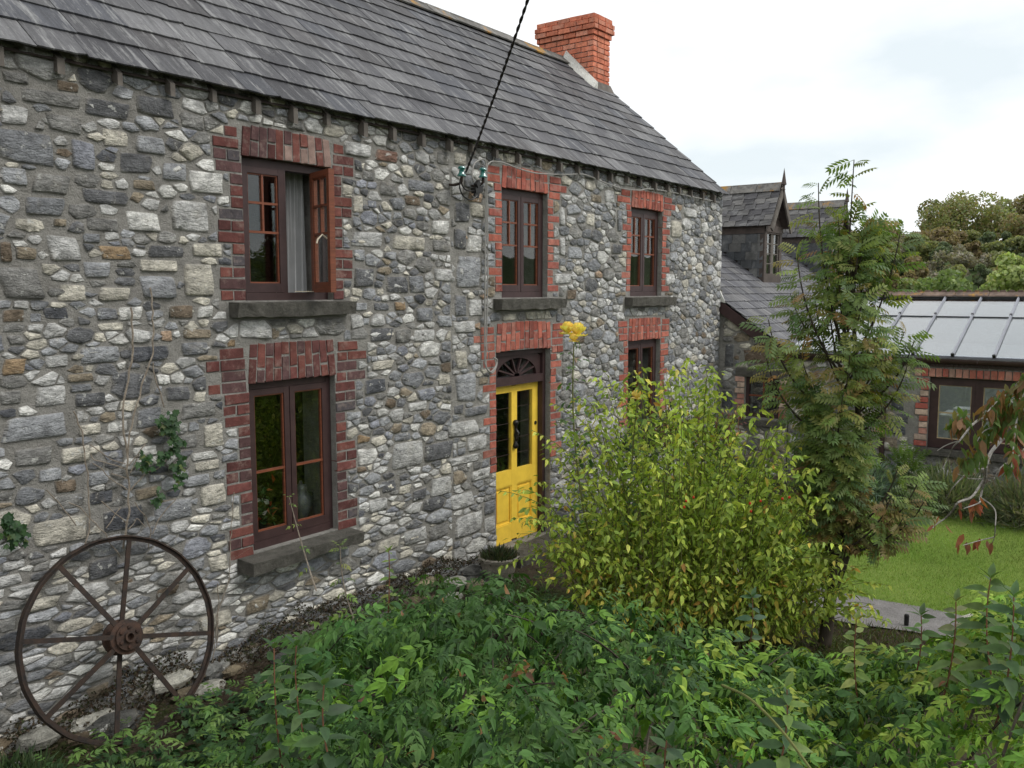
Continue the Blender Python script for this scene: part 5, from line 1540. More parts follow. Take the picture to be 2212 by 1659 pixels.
# ------------------------------------------------------------------ electric service: cables, insulators, conduit
def spline(pts, n=8):
    pts = np.asarray(pts, float); P = np.vstack([2 * pts[0] - pts[1], pts, 2 * pts[-1] - pts[-2]]); out = []
    for i in range(1, len(P) - 2):
        for t in np.linspace(0, 1, n, endpoint=False):
            out.append(.5 * ((2 * P[i]) + (-P[i - 1] + P[i + 1]) * t + (2 * P[i - 1] - 5 * P[i] + 4 * P[i + 1] - P[i + 2]) * t ** 2 + (-P[i - 1] + 3 * P[i] - 3 * P[i + 1] + P[i + 2]) * t ** 3))
    out.append(pts[-1]); return np.array(out)
def wallpts(pts, y=-.05): return [onY(a, b, y if len(q) < 3 else q[2]) for q in pts for a, b in [q[:2]]]
e5 = lambda a, b: (973 + .08 * a, 336 + .08 * b)
P0 = onY(1006, 372, -.17); P1 = atd(1140, 0, 6.2); dirc = P1 - P0
cab = empty('overhead_cable', tuple(P0), 'twisted black electric cable running down from the sky to the wall', 'cable')
nt_ = 420
tt = np.linspace(0, 3.2, nt_)
base = P0 + tt[:, None] * dirc + np.column_stack([np.zeros(nt_), np.zeros(nt_), -.10 * tt * (1.0 - tt) ])
cd = dirc / np.linalg.norm(dirc); ca_ = np.cross(cd, [0, 0, 1]); ca_ /= np.linalg.norm(ca_); cb_ = np.cross(cd, ca_)
for ph in (0, math.pi):
    w_ = 2 * math.pi * tt * 13 + ph
    pts = base + .0060 * (np.cos(w_)[:, None] * ca_ + np.sin(w_)[:, None] * cb_)
    m_ = MB(); m_.tube(pts, .0068, 6); m_.build('strand', 'black', cab)
m_ = MB()
m_.tube(spline(wallpts([e5(390, 480), e5(300, 560), e5(250, 750), e5(260, 900), e5(340, 1080), e5(480, 1180), e5(600, 1180), e5(700, 1100), e5(740, 1000)], -.12)), .007, 6)
m_.tube(spline(wallpts([e5(330, 540), e5(300, 640), e5(320, 800), e5(420, 930), e5(600, 960), e5(680, 940)], -.11)), .007, 6)
m_.build('tail_loop', 'black', cab)
m_ = MB(); q = onY(*e5(720, 920), -.10); m_.obox(q, (.055, 0, .012), (0, .03, 0), (-.006, 0, .028)); m_.obox(q + [-.02, -.02, .05], (.022, 0, .02), (0, .02, 0), (-.01, 0, .02)); m_.obox(q + [-.02, -.01, -.045], (.03, 0, -.01), (0, .012, 0), (.01, 0, .03)); m_.build('connector', 'black', cab)
for pos_, lb in (((997, 371), 'teal glass insulator under the black cable end'), ((1043, 374), 'teal glass insulator beside the grey cable clip')):
    p = onY(*pos_, -.13)
    ins = empty('insulator', tuple(p), lb, 'insulator', 'glass insulators on the wall')
    m_ = MB(); m_.lathe([(.0, .052), (.028, .05), (.038, .038), (.038, .025), (.025, .018), (.027, -.01), (.040, -.026), (.045, -.038), (.042, -.046), (.016, -.042)], p, 16); m_.build('glass_body', 'teal', ins, True)
    m_ = MB(); m_.tube(spline([p + [0, 0, -.03], p + [-.002, .0, -.09], p + [-.02, .05, -.12], p + [-.04, .13, -.115]]), .012, 6); m_.build('bracket', 'rust', ins)
gc = empty('wall_cable', tuple(onY(1049, 600, -.04)), 'grey cables clipped down the wall beside the upper window and along the eaves', 'cable')
m_ = MB(); m_.tube(spline(wallpts([(*e5(640, 720), -.10), (*e5(600, 600), -.10), (*e5(590, 430), -.09), (*e5(640, 230), -.08), (*e5(760, 130), -.06), (*e5(880, 100), -.05), (*e5(945, 160), -.045), (*e5(955, 300), -.045), (*e5(950, 700), -.045), (1049, 480, -.045), (1048, 620, -.045), (1047, 760, -.045), (1050, 792, -.05), (1060, 803, -.06), (1071, 790, -.05), (1069, 774, -.04)])), .0085, 6); m_.build('drop_cable', 'cable', gc)
m_ = MB(); m_.tube(spline(wallpts([(1066, 772), (1074, 778), (1071, 795), (1062, 806), (1053, 798), (1050, 770), (1053, 620), (1053, 480), (1052, 400), (1052, 362), (1057, 352), (1065, 348.5), (1077, 349.5), (1089, 352), (1117, 363), (1149, 372.5), (1180, 376), (1225, 377), (1262, 377), (1300, 392), (1340, 406), (1380, 411), (1402, 408), (1450, 415), (1500, 426), (1553, 437)], -.05)), .0075, 6); m_.build('eaves_cable', 'cable', gc)

# ------------------------------------------------------------------ things in the windows
m_ = MB()
xs = np.linspace(4.74, 5.03, 60); prev = None
for i, x in enumerate(xs):
    y = .33 + .022 * math.sin(i * .82) + .008 * math.sin(i * 2.1)
    q = ((x, y, 2.93), (x + .02 * math.sin(i * .4), y, 3.98))
    if prev: m_.quad(prev[0], q[0], q[1], prev[1])
    prev = q
tag(m_.build('curtain', 'curtain', None, True), 'pale grey curtain hanging inside the open casement', 'curtain')
up = onY(652, 1146, .30); up[2] = .975
m_ = MB(); m_.lathe([(.05, 0), (.075, .01), (.07, .03), (.035, .05), (.04, .07), (.085, .13), (.10, .20), (.085, .27), (.05, .31), (.055, .33), (.05, .36), (.02, .37), (.012, .40)], up, 20)
u_ = empty('metal_urn', tuple(up), 'dull metal urn standing inside the lower window', 'urn'); m_.build('urn_body', 'pewter', u_, True)
m_ = MB(); m_.tube(spline([up + [.07, 0, .29], up + [.13, 0, .27], up + [.12, 0, .18], up + [.09, 0, .15]]), .008, 6); m_.build('handle', 'pewter', u_, True)
fp = onY(572, 1130, .30); fp[2] = .975
fl = empty('potted_flower', tuple(fp), 'red flowering pot plant inside the lower window', 'plant')
m_ = MB(); m_.lathe([(.045, 0), (.065, .10), (.06, .10), (.0, .09)], fp, 14); m_.build('pot', 'black', fl)
n = 60
P = fp + np.column_stack([rng.normal(0, .05, n), rng.normal(0, .04, n), rng.uniform(.10, .42, n)])
V, F, C = scatter(T_SIMPLE, P, rdir(n, .4), rdir(n, .6), rng.uniform(.04, .09, n), pal([(.05, .11, .04), (.04, .09, .05), (.45, .06, .03), (.50, .10, .05), (.6, .55, .5)], n, w=[4, 3, 1.4, 1, .6]))
np_mesh('foliage', V, F, C, 'leaf', fl)
m_ = MB(); q = onY(683, 1122, .12); m_.box(q[0] - .035, q[0] + .035, q[1], q[1] + .004, 1.035, 1.085); tag(m_.build('card', 'white'), 'small white card propped in the lower window corner', 'card')

#PART3
# ------------------------------------------------------------------ plants
def along(curve, spacing, t0=0.0):
    """points, tangents and fraction along a polyline"""
    seg = np.linalg.norm(np.diff(curve, axis=0), axis=1); cum = np.concatenate([[0], np.cumsum(seg)]); T = cum[-1]
    d = np.arange(t0 * T, T, spacing)
    if len(d) == 0: d = np.array([T * .99])
    P = np.column_stack([np.interp(d, cum, curve[:, i]) for i in range(3)])
    Q = np.column_stack([np.interp(np.minimum(d + .02, T), cum, curve[:, i]) for i in range(3)]); Q2 = np.column_stack([np.interp(np.maximum(d - .02, 0), cum, curve[:, i]) for i in range(3)])
    tg = Q - Q2; tg /= np.linalg.norm(tg, axis=1)[:, None] + 1e-9
    return P, tg, d / T
def bez(a, b, c, n=9):
    t = np.linspace(0, 1, n)[:, None]
    return (1 - t) ** 2 * np.asarray(a) + 2 * t * (1 - t) * np.asarray(b) + t * t * np.asarray(c)

# --- kerria-like yellow green shrub before the door
kb = np.array([6.95, -2.35]); kz = float(gz(*kb))
kerria = empty('yellow_green_shrub', (kb[0], kb[1], kz), 'broad yellow green leafy shrub in front of the door and house', 'shrub')
Pp, Dd, Ss = [], [], []
stems = MB()
Rk = random.Random(55)
camR = RT[:2] / np.linalg.norm(RT[:2]); camF = FW[:2] / np.linalg.norm(FW[:2])
for i in range(330):
    # canes fan out over an uneven footprint that runs right across the rowan's foot
    a = Rk.uniform(0, 2 * math.pi); q = math.sqrt(Rk.random())
    lat, dep = 1.45 * q * math.cos(a) - .10, .85 * q * math.sin(a)
    if i % 4 == 0: lat, dep = Rk.uniform(.6, 1.5), Rk.uniform(-.9, -.2)
    b0 = kb + camR * lat * .55 + camF * dep * .55
    e = kb + camR * lat + camF * dep
    env = np.interp(lat, [-1.5, -1.2, -.9, -.5, -.1, .3, .7, 1.0, 1.3, 1.75], [1.05, 1.5, 1.78, 1.9, 1.98, 1.85, 1.55, 1.12, .85, .6])
    top = env * (Rk.uniform(.35, .92) if Rk.random() < .70 else Rk.uniform(.92, 1.24))
    z0_ = float(gz(*b0)); p0 = np.array([*b0, z0_])
    p2 = np.array([e[0], e[1], max(z0_ + .2, top)]); p1 = np.array([*(b0 * .65 + e * .35), max(z0_ + .45, top * 1.1)])
    cv = bez(p0, p1, p2, 10); stems.tube(cv, np.linspace(.0045, .0015, 10), 4, cap=False)
    P, T, f = along(cv, .042, .15)
    dens = Rk.choice([1, 2, 3, 3])
    for p, t, ff in zip(P, T, f):
        for _ in range(dens):
            d = np.array([Rk.gauss(0, 1), Rk.gauss(0, 1), Rk.uniform(-.3, .6)]); d /= np.linalg.norm(d)
            tw = p + d * abs(Rk.gauss(0, .08)) * (1.3 - ff * .95)
            Pp.append(tw); Dd.append(d * .8 + np.array([0, 0, -.5]))
            Ss.append(Rk.choice([.04, .05, .055, .065, .08]) * Rk.uniform(.85, 1.15))
# bare arching sprays on the door side and on top
for (x, y, d_, L_) in [(1080, 1060, 7.3, .5), (1075, 1230, 7.2, .3), (1150, 930, 7.4, .5), (1190, 870, 7.5, .4), (1175, 960, 7.2, .3), (1420, 830, 7.6, .4), (1395, 905, 7.5, .3), (1600, 930, 6.9, .5), (1610, 960, 6.8, .4), (1690, 1000, 6.8, .3), (1560, 930, 7.5, .3), (1300, 960, 7.3, .3), (1105, 1120, 7.2, .4), (1850, 1230, 6.4, .3), (1830, 1180, 6.5, .3)]:
    tip = atd(x, y, d_); root = np.array([kb[0] + (tip[0] - kb[0]) * .45, kb[1] + (tip[1] - kb[1]) * .45, max(.6, tip[2] - L_ - .4)])
    cv = bez(root, (root * .6 + tip * .4) + [0, 0, .35], tip, 10); stems.tube(cv, np.linspace(.005, .002, 10), 4, cap=False)
    P, T, f = along(cv, .033, .15)
    for k, (p, t) in enumerate(zip(P, T)):
        s = np.cross(t, [0, 0, 1]) * (1 if k % 2 else -1)
        Pp.append(p); Dd.append(t * .5 + s * .8 + [0, 0, -.35]); Ss.append(Rk.uniform(.045, .07))
stems.build('cane', 'cane', kerria)
n = len(Pp)
Pp = np.array(Pp); hfrac = np.clip((Pp[:, 2] - kz) / 2, 0, 1)
Cc = pal([(.50, .61, .095), (.39, .51, .085), (.25, .35, .065), (.62, .70, .13), (.70, .60, .11), (.62, .36, .09)], n, .22, [4, 6, 7, 2.5, .5, .12])
low = rng.random(n) < .10 * (hfrac < .35); Cc[low] = pal([(.60, .50, .09), (.55, .34, .07)], int(low.sum()))
Nn = rdir(n, 1.3)
V, F, C = scatter(leaf_t(.22, .40, .10, 2), Pp, np.array(Dd), Nn, np.array(Ss), Cc)
np_mesh('foliage', V, F, C, 'leaf_bright', kerria)
print('kerria leaves', n)

# --- yellow rose rising through it
rb = np.array([6.45, -2.0]); 
rose = empty('yellow_rose', (rb[0], rb[1], float(gz(*rb))), 'tall rose stem with two yellow blooms above the shrub', 'rose')
tipA = atd(1240, 735, 7.35); tipB = atd(1376, 862, 7.5)
m_ = MB(); Pp, Dd = [], []
for tip in (tipA, tipB):
    cv = bez((rb[0], rb[1], float(gz(*rb))), (tip[0] - .05, tip[1] + .05, 1.2), tip + [0, 0, -.03], 14); m_.tube(cv, np.linspace(.011, .005, 14), 6)
    P, T, f = along(cv, .055, .40)
    for k, (p, t) in enumerate(zip(P, T)):
        a = k * 2.4; Pp.append(p); Dd.append((math.cos(a), math.sin(a), .15))
m_.build('stem', 'cane', rose)
n = len(Pp); V, F, C = scatter(pinnate(2, .25, .4, .42, 65, .2, simple_leaf(.34, .05, .1)), Pp, np.array(Dd), rdir(n, 2.5), rng.uniform(.10, .15, n), pal([(.07, .15, .04), (.10, .19, .05)], n)); np_mesh('foliage', V, F, C, 'leaf', rose)
def petal_t():
    V = [(0, 0, 0)]; F = []
    for i, (x, w, z) in enumerate([(.35, .34, .10), (.72, .46, .16), (.98, .26, .34)]): V += [(x, -w, z + .10), (x + .04, 0, z - .03), (x, w, z + .10)]
    F = [(0, 1, 2), (0, 2, 3)]
    for a in (1, 4): F += [(a, a + 3, a + 4), (a, a + 4, a + 1), (a + 1, a + 4, a + 5), (a + 1, a + 5, a + 2)]
    return np.array(V, float), np.array(F), np.ones(10)
T_PETAL = petal_t()
def bloom(c, r, parent, cols):
    Pq, Dq, Nq, Sq = [], [], [], []
    for ring, (nn, tilt, s) in enumerate([(5, 1.5, .75), (6, 1.3, .9), (7, 1.1, .95), (7, .85, .9), (7, .5, .85), (5, -.15, .7)]):
        for k in range(nn):
            a = 2 * math.pi * (k + .5 * ring) / nn + ring * .4
            d = np.array([math.cos(a) * math.cos(tilt), math.sin(a) * math.cos(tilt), math.sin(tilt)]); Pq.append(np.asarray(c) + d * r * .05); Dq.append(d); Nq.append((-math.cos(a) * math.sin(tilt), -math.sin(a) * math.sin(tilt), math.cos(tilt))); Sq.append(r * s)
    V, F, C = scatter(T_PETAL, Pq, Dq, Nq, np.array(Sq), pal(cols, len(Pq), .08)); np_mesh('bloom', V, F, C, 'petal', parent, smooth=True)
YEL = [(.92, .74, .16), (.93, .80, .26), (.90, .68, .20)]
bloom(atd(1226, 722, 7.4), .10, rose, YEL); bloom(atd(1248, 726, 7.3), .105, rose, YEL); bloom(atd(1239, 738, 7.25), .06, rose, [(.88, .60, .16), (.9, .7, .2)]); bloom(tipB, .075, rose, [(.85, .72, .25), (.85, .65, .2)])

# --- dark rose bush under the far window, with hips
def bush(name, centre, radii, n, leaf, size, cols, w, label, cat, stemmat='bark', nst=14, up=.5, group=None, seed=1, shell=.55, upn=1.0):
    c = np.array(centre, float); g = float(gz(c[0], c[1]))
    o = empty(name, (c[0], c[1], g), label, cat, group)
    d = rdir(n, .25); rad = (shell + (1 - shell) * rng.random(n)) ** .8
    lump = 1 + .16 * np.sin(d[:, 0] * 5 + seed) * np.cos(d[:, 1] * 6 + seed * 2) + .12 * np.sin(d[:, 2] * 9 + seed)
    P = c + d * np.array(radii) * (rad * lump)[:, None]; P[:, 2] = np.maximum(P[:, 2], g + .02)
    D = d + rng.normal(0, .5, (n, 3)); D[:, 2] -= .2 if up < .5 else -up * .6
    V, F, C = scatter(leaf, P, D, rdir(n, upn), rng.uniform(size[0], size[1], n), pal(cols, n, .22, w)); np_mesh('foliage', V, F, C, 'leaf', o)
    m_ = MB(); R = random.Random(seed)
    for k in range(nst):
        q = P[R.randrange(n)]; m_.tube(bez((c[0] + R.uniform(-.1, .1), c[1] + R.uniform(-.1, .1), g - .02), ((c[0] + q[0]) / 2, (c[1] + q[1]) / 2, (g + q[2]) / 2 + .1), q, 7), np.linspace(.012, .003, 7), 5, cap=False)
    m_.build('stem', stemmat, o)
    return o
dr = bush('rose_bush', (9.15, -1.15, .85), (1.05, .6, .85), 3000, simple_leaf(.30, .05, .12), (.045, .08), [(.035, .075, .028), (.05, .10, .035), (.07, .12, .04), (.14, .05, .035)], [5, 5, 3, .7], 'dark green rose bush below the far lower window', 'shrub', nst=24, seed=3)
for k, (x, y, d_) in enumerate([(1880, 875, 0), (1895, 885, 0)]): pass
R_ = random.Random(8)
for (x, y, d_) in [(1482, 1083, 6.6), (1498, 1075, 6.6), (1478, 1096, 6.6), (1620, 1088, 6.4), (1643, 1083, 6.4), (1622, 1105, 6.4), (1690, 1078, 6.3), (1705, 1075, 6.3)]:
    p = atd(x, y, d_); m_ = MB(); m_.lathe([(.002, -.008), (.007, -.006), (.0095, .003), (.006, .010), (.002, .013)], p, 8, (1, 1, 1)); o = m_.build('rose_hip', 'petal', rose, True); o.color = (.55, .05, .02, 1)
sh = empty('reddish_shoots', (9.3, -1.0, 1.2), 'bronze red young shoots standing above the dark rose bush', 'shrub')
m_ = MB(); Pp, Dd = [], []
for k in range(16):
    x = 1400 + 13 * k + R_.uniform(-8, 8); tip = atd(x, 888 + R_.uniform(-22, 30), 9.3); root = tip + [R_.uniform(-.1, .1), R_.uniform(-.05, .05), -.45]
    cv = bez(root, (root + tip) / 2 + [0, 0, .05], tip, 6); m_.tube(cv, .004, 4, cap=False); P, T, f = along(cv, .05, .3)
    for j, p in enumerate(P): Pp.append(p); Dd.append((math.cos(j * 2.4), math.sin(j * 2.4), .4))
m_.build('stem', 'redstem', sh); n = len(Pp); V, F, C = scatter(pinnate(2, .25, .4, .42, 65, .2, simple_leaf(.3, .05, .1)), Pp, np.array(Dd), rdir(n, 2), rng.uniform(.08, .13, n), pal([(.13, .055, .04), (.08, .09, .035), (.17, .06, .045)], n)); np_mesh('foliage', V, F, C, 'leaf', sh)

# --- rowan
tb = np.array([7.33, -3.43]); tz = float(gz(*tb)) - .03
rowan = empty('rowan_tree', (tb[0], tb[1], tz), 'slender young rowan tree with feathery leaves before the annexe', 'tree')
def axis_at(z): return np.array([7.33 + .02 * z, -3.43 - .02 * z, z])
m_ = MB()
trunk = spline([(*tb, tz), (7.36, -3.46, .5), (7.36, -3.50, .95), (7.40, -3.52, 1.4)], 6); m_.tube(trunk, np.linspace(.055, .036, len(trunk)), 10)
trunk2 = spline([(7.35, -3.45, .42), (7.42, -3.57, .9), (7.46, -3.62, 1.5), (7.44, -3.56, 2.4), (7.40, -3.50, 3.3)], 6); m_.tube(trunk2, np.linspace(.042, .012, len(trunk2)), 8)
m_.build('trunk', 'bark', rowan, True)
m_ = MB(); Rr = random.Random(12); tips = []
def prof_r(z):     # crown half width by height, from the photo
    return float(np.interp(z, [.75, 1.0, 1.2, 1.6, 1.97, 2.35, 2.72, 3.1, 3.47, 3.7], [.18, .22, .24, .27, .32, .42, .53, .43, .24, .08]))
for k in range(56):
    z1_ = Rr.uniform(1.25, 3.66); a = k * 2.39996 + Rr.uniform(-.3, .3); r = prof_r(z1_) * Rr.uniform(.45, 1.0)
    zs = max(.85, z1_ - Rr.uniform(.4, .8)); st_ = axis_at(zs) + [Rr.uniform(-.04, .04), Rr.uniform(-.04, .04), 0]
    e = axis_at(z1_) + [r * math.cos(a), r * math.sin(a), 0]
    cv = bez(st_, (st_ + e) / 2 + [.25 * r * math.cos(a), .25 * r * math.sin(a), -.05], e, 9); m_.tube(cv, np.linspace(.010, .003, 9), 5, cap=False); tips.append((cv, k))
for (x, y, d_, zr_) in [(1845, 345, 7.15, 2.6), (1768, 395, 7.05, 2.5), (1722, 545, 7.0, 2.3), (1945, 500, 7.1, 2.3), (1890, 480, 7.25, 2.6), (1985, 1035, 6.9, .8), (1950, 1120, 6.8, .8), (1940, 1010, 6.9, .9), (1995, 1085, 6.85, .8), (1925, 1070, 6.8, .8), (1960, 1055, 7.0, .9), (1660, 690, 7.0, 1.9), (1975, 735, 7.1, 1.9), (1655, 770, 7.1, 1.7), (1960, 790, 7.0, 1.7)]:
    e = atd(x, y, d_); st_ = axis_at(zr_); cv = bez(st_, (st_ + e) / 2 + (e - axis_at(e[2])) * .35 + [0, 0, -.05], e, 11); m_.tube(cv, np.linspace(.012, .004, 11), 5, cap=False); tips.append((cv, 99))
m_.build('branch', 'bark', rowan)
Pp, Dd, Nn, Ss = [], [], [], []
for cv, kk in tips:
    P, T, f = along(cv, .024 if kk != 99 else .036, .22 if kk != 99 else .38)
    for j, (p, t, ff) in enumerate(zip(P, T, f)):
        a = j * 2.4 + kk
        ax = axis_at(p[2]); out_ = p - ax; out_[2] = 0; on = np.linalg.norm(out_); out_ = out_ / (on + 1e-6)
        rad = np.array([math.cos(a), math.sin(a), 0]) * .9 + out_ * .9 + t * .25 + np.array([0, 0, Rr.uniform(-.5, .65)])
        Pp.append(p); Dd.append(rad); Nn.append(out_ * .7 - np.array([FW[0], FW[1], 0]) * .25 + np.array([Rr.gauss(0, .35), Rr.gauss(0, .35), .75])); Ss.append(Rr.uniform(.14, .235))
n = len(Pp); Pp = np.array(Pp); print('rowan', n)
Cc = pal([(.14, .21, .062), (.19, .26, .068), (.25, .28, .075), (.27, .22, .07), (.12, .19, .07), (.34, .19, .07)], n, .2, [5, 6, 4, 1.6, 3, .5])
ob = (Pp[:, 2] < 1.35) & (rng.random(n) < .5); Cc[ob] = pal([(.24, .20, .07), (.27, .19, .075), (.17, .18, .065)], int(ob.sum()))
V, F, C = scatter(pinnate(6, .1, .30, .26, 60, .30, simple_leaf(.185, .05, .15)), Pp, np.array(Dd), np.array(Nn), np.array(Ss), Cc); np_mesh('crown', V, F, C, 'leaf', rowan)

# --- weeping cherry branches entering from the right
z7 = lambda a, b: (1858 + a * .2133, 778.6 + b * .2133)
tr = atd(2560, 700, 5.7); tr[2] = float(gz(tr[0], tr[1]))
cherry = empty('weeping_cherry', tuple(tr), 'weeping cherry with pale lichened twigs and red tinged leaves before the annexe', 'tree')
m_ = MB(); fork = np.array([tr[0], tr[1], 2.35]); m_.tube(spline([tr, (tr[0] + .05, tr[1], 1.2), fork], 6), np.linspace(.10, .07, 13), 10); m_.build('trunk', 'cherrybark', cherry, True)
BR = [([(2420, 560), (2330, 740), (2212 + 20, 860), z7(1659, 490), z7(1560, 600), z7(1500, 710), z7(1400, 840), z7(1320, 940), z7(1275, 1080), z7(1270, 1180), z7(1240, 1290), z7(1215, 1400), z7(1200, 1445), z7(1050, 1500)], .021, .003, 5.5),
      ([z7(1270, 1180), z7(1200, 1290), z7(1120, 1390), z7(990, 1440), z7(930, 1530), z7(860, 1600), z7(790, 1645), (2015, 1140)], .009, .003, 5.5),
      ([(2420, 540), (2300, 760), z7(1659, 340), z7(1540, 420), z7(1440, 510), z7(1350, 605), z7(1240, 590), z7(1150, 640), z7(1080, 720), z7(1010, 810), z7(940, 880), z7(890, 990), z7(840, 1090)], .016, .002, 5.3),
      ([z7(1010, 810), z7(870, 860), z7(780, 915)], .005, .002, 5.35),
      ([z7(1265, 1100), z7(1130, 1110), z7(1020, 1200), z7(930, 1300), z7(870, 1400)], .006, .002, 5.6),
      ([z7(1360, 1190), z7(1250, 1200), z7(1100, 1195), z7(990, 1150)], .005, .002, 5.4),
      ([z7(1215, 1390), z7(1310, 1450), z7(1370, 1530), (2150, 1135), (2148, 1160), (2140, 1180)], .005, .002, 5.5),
      ([(2420, 540), (2320, 730), (2230, 800), z7(1500, 330), z7(1400, 400), z7(1290, 520)], .012, .003, 5.1),
      ([z7(1659, 900), z7(1590, 980), z7(1440, 1070), z7(1360, 1180)], .007, .003, 5.6),
      ([z7(1540, 420), z7(1460, 520), z7(1400, 640), z7(1250, 720), z7(1180, 830)], .006, .002, 5.2),
      ([(2420, 540), (2350, 700), (2290, 800), (2240, 860), (2200, 900), (2190, 960), (2185, 1010)], .010, .003, 4.9),
      ([z7(990, 1440), z7(1060, 1400), z7(1090, 1380)], .004, .002, 5.5), ([(2148, 1160), (2115, 1168), (2080, 1178)], .004, .002, 5.5)]
m_ = MB(); CV = []
for pts, r0, r1, d_ in BR:
    P3 = [atd(x, y, d_ + .12 * math.sin(i * 1.3 + d_ * 7)) for i, (x, y) in enumerate(pts)]
    if pts[0][0] > 2400: P3[0] = fork
    cv = spline(P3, 5); m_.tube(cv, np.linspace(r0, r1, len(cv)), 6); CV.append(cv)
m_.build('branch', 'cherrybark', cherry)
Pp, Cg = [], []
Rc = random.Random(21)
GRN = [(.10, .165, .04), (.13, .20, .05), (.19, .165, .055), (.24, .13, .06)]; RED = [(.30, .085, .055), (.36, .13, .07), (.22, .09, .05)]
def spray(cv, t0, t1, sp, cols):
    P, T, f = along(cv, sp, t0)
    for p, ff in zip(P, f):
        if ff <= t1: Pp.append(p); Cg.append(np.array(Rc.choice(cols)) * Rc.uniform(.8, 1.2))
spray(CV[0], .12, .52, .008, GRN); spray(CV[2], .12, .70, .008, GRN); spray(CV[7], .2, 1, .005, GRN); spray(CV[9], .0, 1, .008, GRN); spray(CV[10], .2, 1, .006, GRN + RED[:1]); spray(CV[8], 0, .7, .04, GRN)
spray(CV[0], .93, 1, .03, RED); spray(CV[1], .75, 1, .06, RED); spray(CV[12], 0, 1, .035, RED); spray(CV[11], 0, 1, .04, RED); spray(CV[6], .9, 1, .05, RED)
for (x, y) in [z7(1050, 560), z7(1090, 590), z7(1020, 600), z7(960, 640), z7(985, 660), z7(1040, 1010), z7(1110, 1040), z7(1170, 900), z7(1190, 960)]:
    for _ in range(9): Pp.append(atd(x + Rc.uniform(-8, 8), y + Rc.uniform(-6, 6), 5.35)); Cg.append(np.array(Rc.choice(GRN)) * Rc.uniform(.9, 1.3))
n = len(Pp); Pp = np.array(Pp) + rng.normal(0, .022, (n, 3)); Dv = np.column_stack([rng.normal(0, .35, n), rng.normal(0, .35, n), -np.ones(n)])
V, F, C = scatter(leaf_t(.17, .15, .06, 3), np.array(Pp), Dv, rdir(n), rng.uniform(.06, .11, n), np.array(Cg)); np_mesh('crown', V, F, C, 'leaf', cherry)

# --- border plants at the foot of the annexe
bush('lavender_clump', (12.35, -2.35, .38), (.42, .6, .34), 2300, simple_leaf(.07, .01, .05), (.09, .16), [(.26, .35, .28), (.33, .42, .34), (.18, .26, .19)], None, 'grey green lavender clump by the annexe downpipe', 'plant', up=1.2, seed=4, shell=.2, upn=0)
bush('lavender_clump', (12.3, -3.45, .34), (.40, .55, .36), 2300, simple_leaf(.05, .01, .05), (.10, .20), [(.22, .25, .14), (.28, .30, .18), (.14, .19, .10)], None, 'olive lavender mound under the first annexe window panes', 'plant', up=1.3, seed=5, shell=.2, upn=0)
bush('lavender_clump', (12.25, -4.3, .32), (.38, .45, .36), 2000, simple_leaf(.06, .01, .05), (.10, .18), [(.20, .23, .12), (.15, .20, .11), (.24, .23, .15)], None, 'dark lavender mound behind the drooping cherry twigs', 'plant', up=1.3, seed=6, shell=.2, upn=0)
bush('fern_clump', (12.45, -2.9, .6), (.2, .22, .2), 90, T_ROWAN, (.14, .24), [(.16, .24, .05), (.12, .20, .05)], None, 'bright green fern between the lavender clumps', 'plant', up=1.0, seed=7, shell=.1)
bush('low_shrub', (11.2, -1.0, .35), (.7, .55, .40), 1500, simple_leaf(.3, .05, .1), (.05, .09), [(.05, .09, .03), (.08, .13, .04)], None, 'low green shrub in the corner between house and wing', 'shrub', seed=9)

# --- lawn blades
def in_poly(x, y, poly):
    c = np.zeros(len(x), bool); p = np.array(poly)
    for i in range(len(p)):
        (x1, y1), (x2, y2) = p[i], p[(i + 1) % len(p)]
        c ^= ((y1 > y) != (y2 > y)) & (x < (x2 - x1) * (y - y1) / (y2 - y1 + 1e-12) + x1)
    return c
T_BLADE = (np.array([(0, -.05, 0), (0, .05, 0), (.6, .035, .05), (1, 0, .22)], float), np.array([(0, 1, 2), (0, 2, 3)]), np.array([.8, .8, 1, 1.1]))
n = 90000
x = rng.uniform(8.3, 12.4, n); y = rng.uniform(-7.0, -1.3, n); k = in_poly(x, y, LAWN); x, y = x[k], y[k]; n = len(x)
P = np.column_stack([x, y, gz(x, y) + .006]); D = np.column_stack([rng.normal(0, .45, n), rng.normal(0, .45, n), np.ones(n)])
st_ = .5 + .5 * np.tanh(3 * np.sin((x * .35 + y) * 3.4)); pt = vnoise(x, y, 2.0, 3)
Cc = pal([(.19, .31, .058), (.24, .35, .08), (.30, .37, .105)], n, .22) * (1 + .14 * (st_ - .5) + .34 * pt + .16 * vnoise(x, y, 6.5, 8))[:, None]
V, F, C = scatter(T_BLADE, P, D, rdir(n), rng.uniform(.018, .042, n), Cc)
tag(np_mesh('lawn_grass', V, F, C, 'leaf', None, 'stuff'), 'short mown grass of the lawn by the annexe', 'grass')
# mound of clippings and rough grass beside the path
n = 14000
x = rng.uniform(6.6, 8.95, n); y = rng.uniform(-6.2, -2.9, n); k = ~in_poly(x, y, PATH) & ~in_poly(x, y, LAWN); x, y = x[k], y[k]; n = len(x)
P = np.column_stack([x, y, gz(x, y)]); D = np.column_stack([rng.normal(0, .8, n), rng.normal(0, .8, n), np.ones(n)])
V, F, C = scatter(T_BLADE, P, D, rdir(n), rng.uniform(.03, .09, n), pal([(.06, .10, .02), (.10, .13, .035), (.10, .075, .04)], n)); tag(np_mesh('rough_grass', V, F, C, 'leaf', None, 'stuff'), 'rough grass and dry clippings beside the path', 'grass')

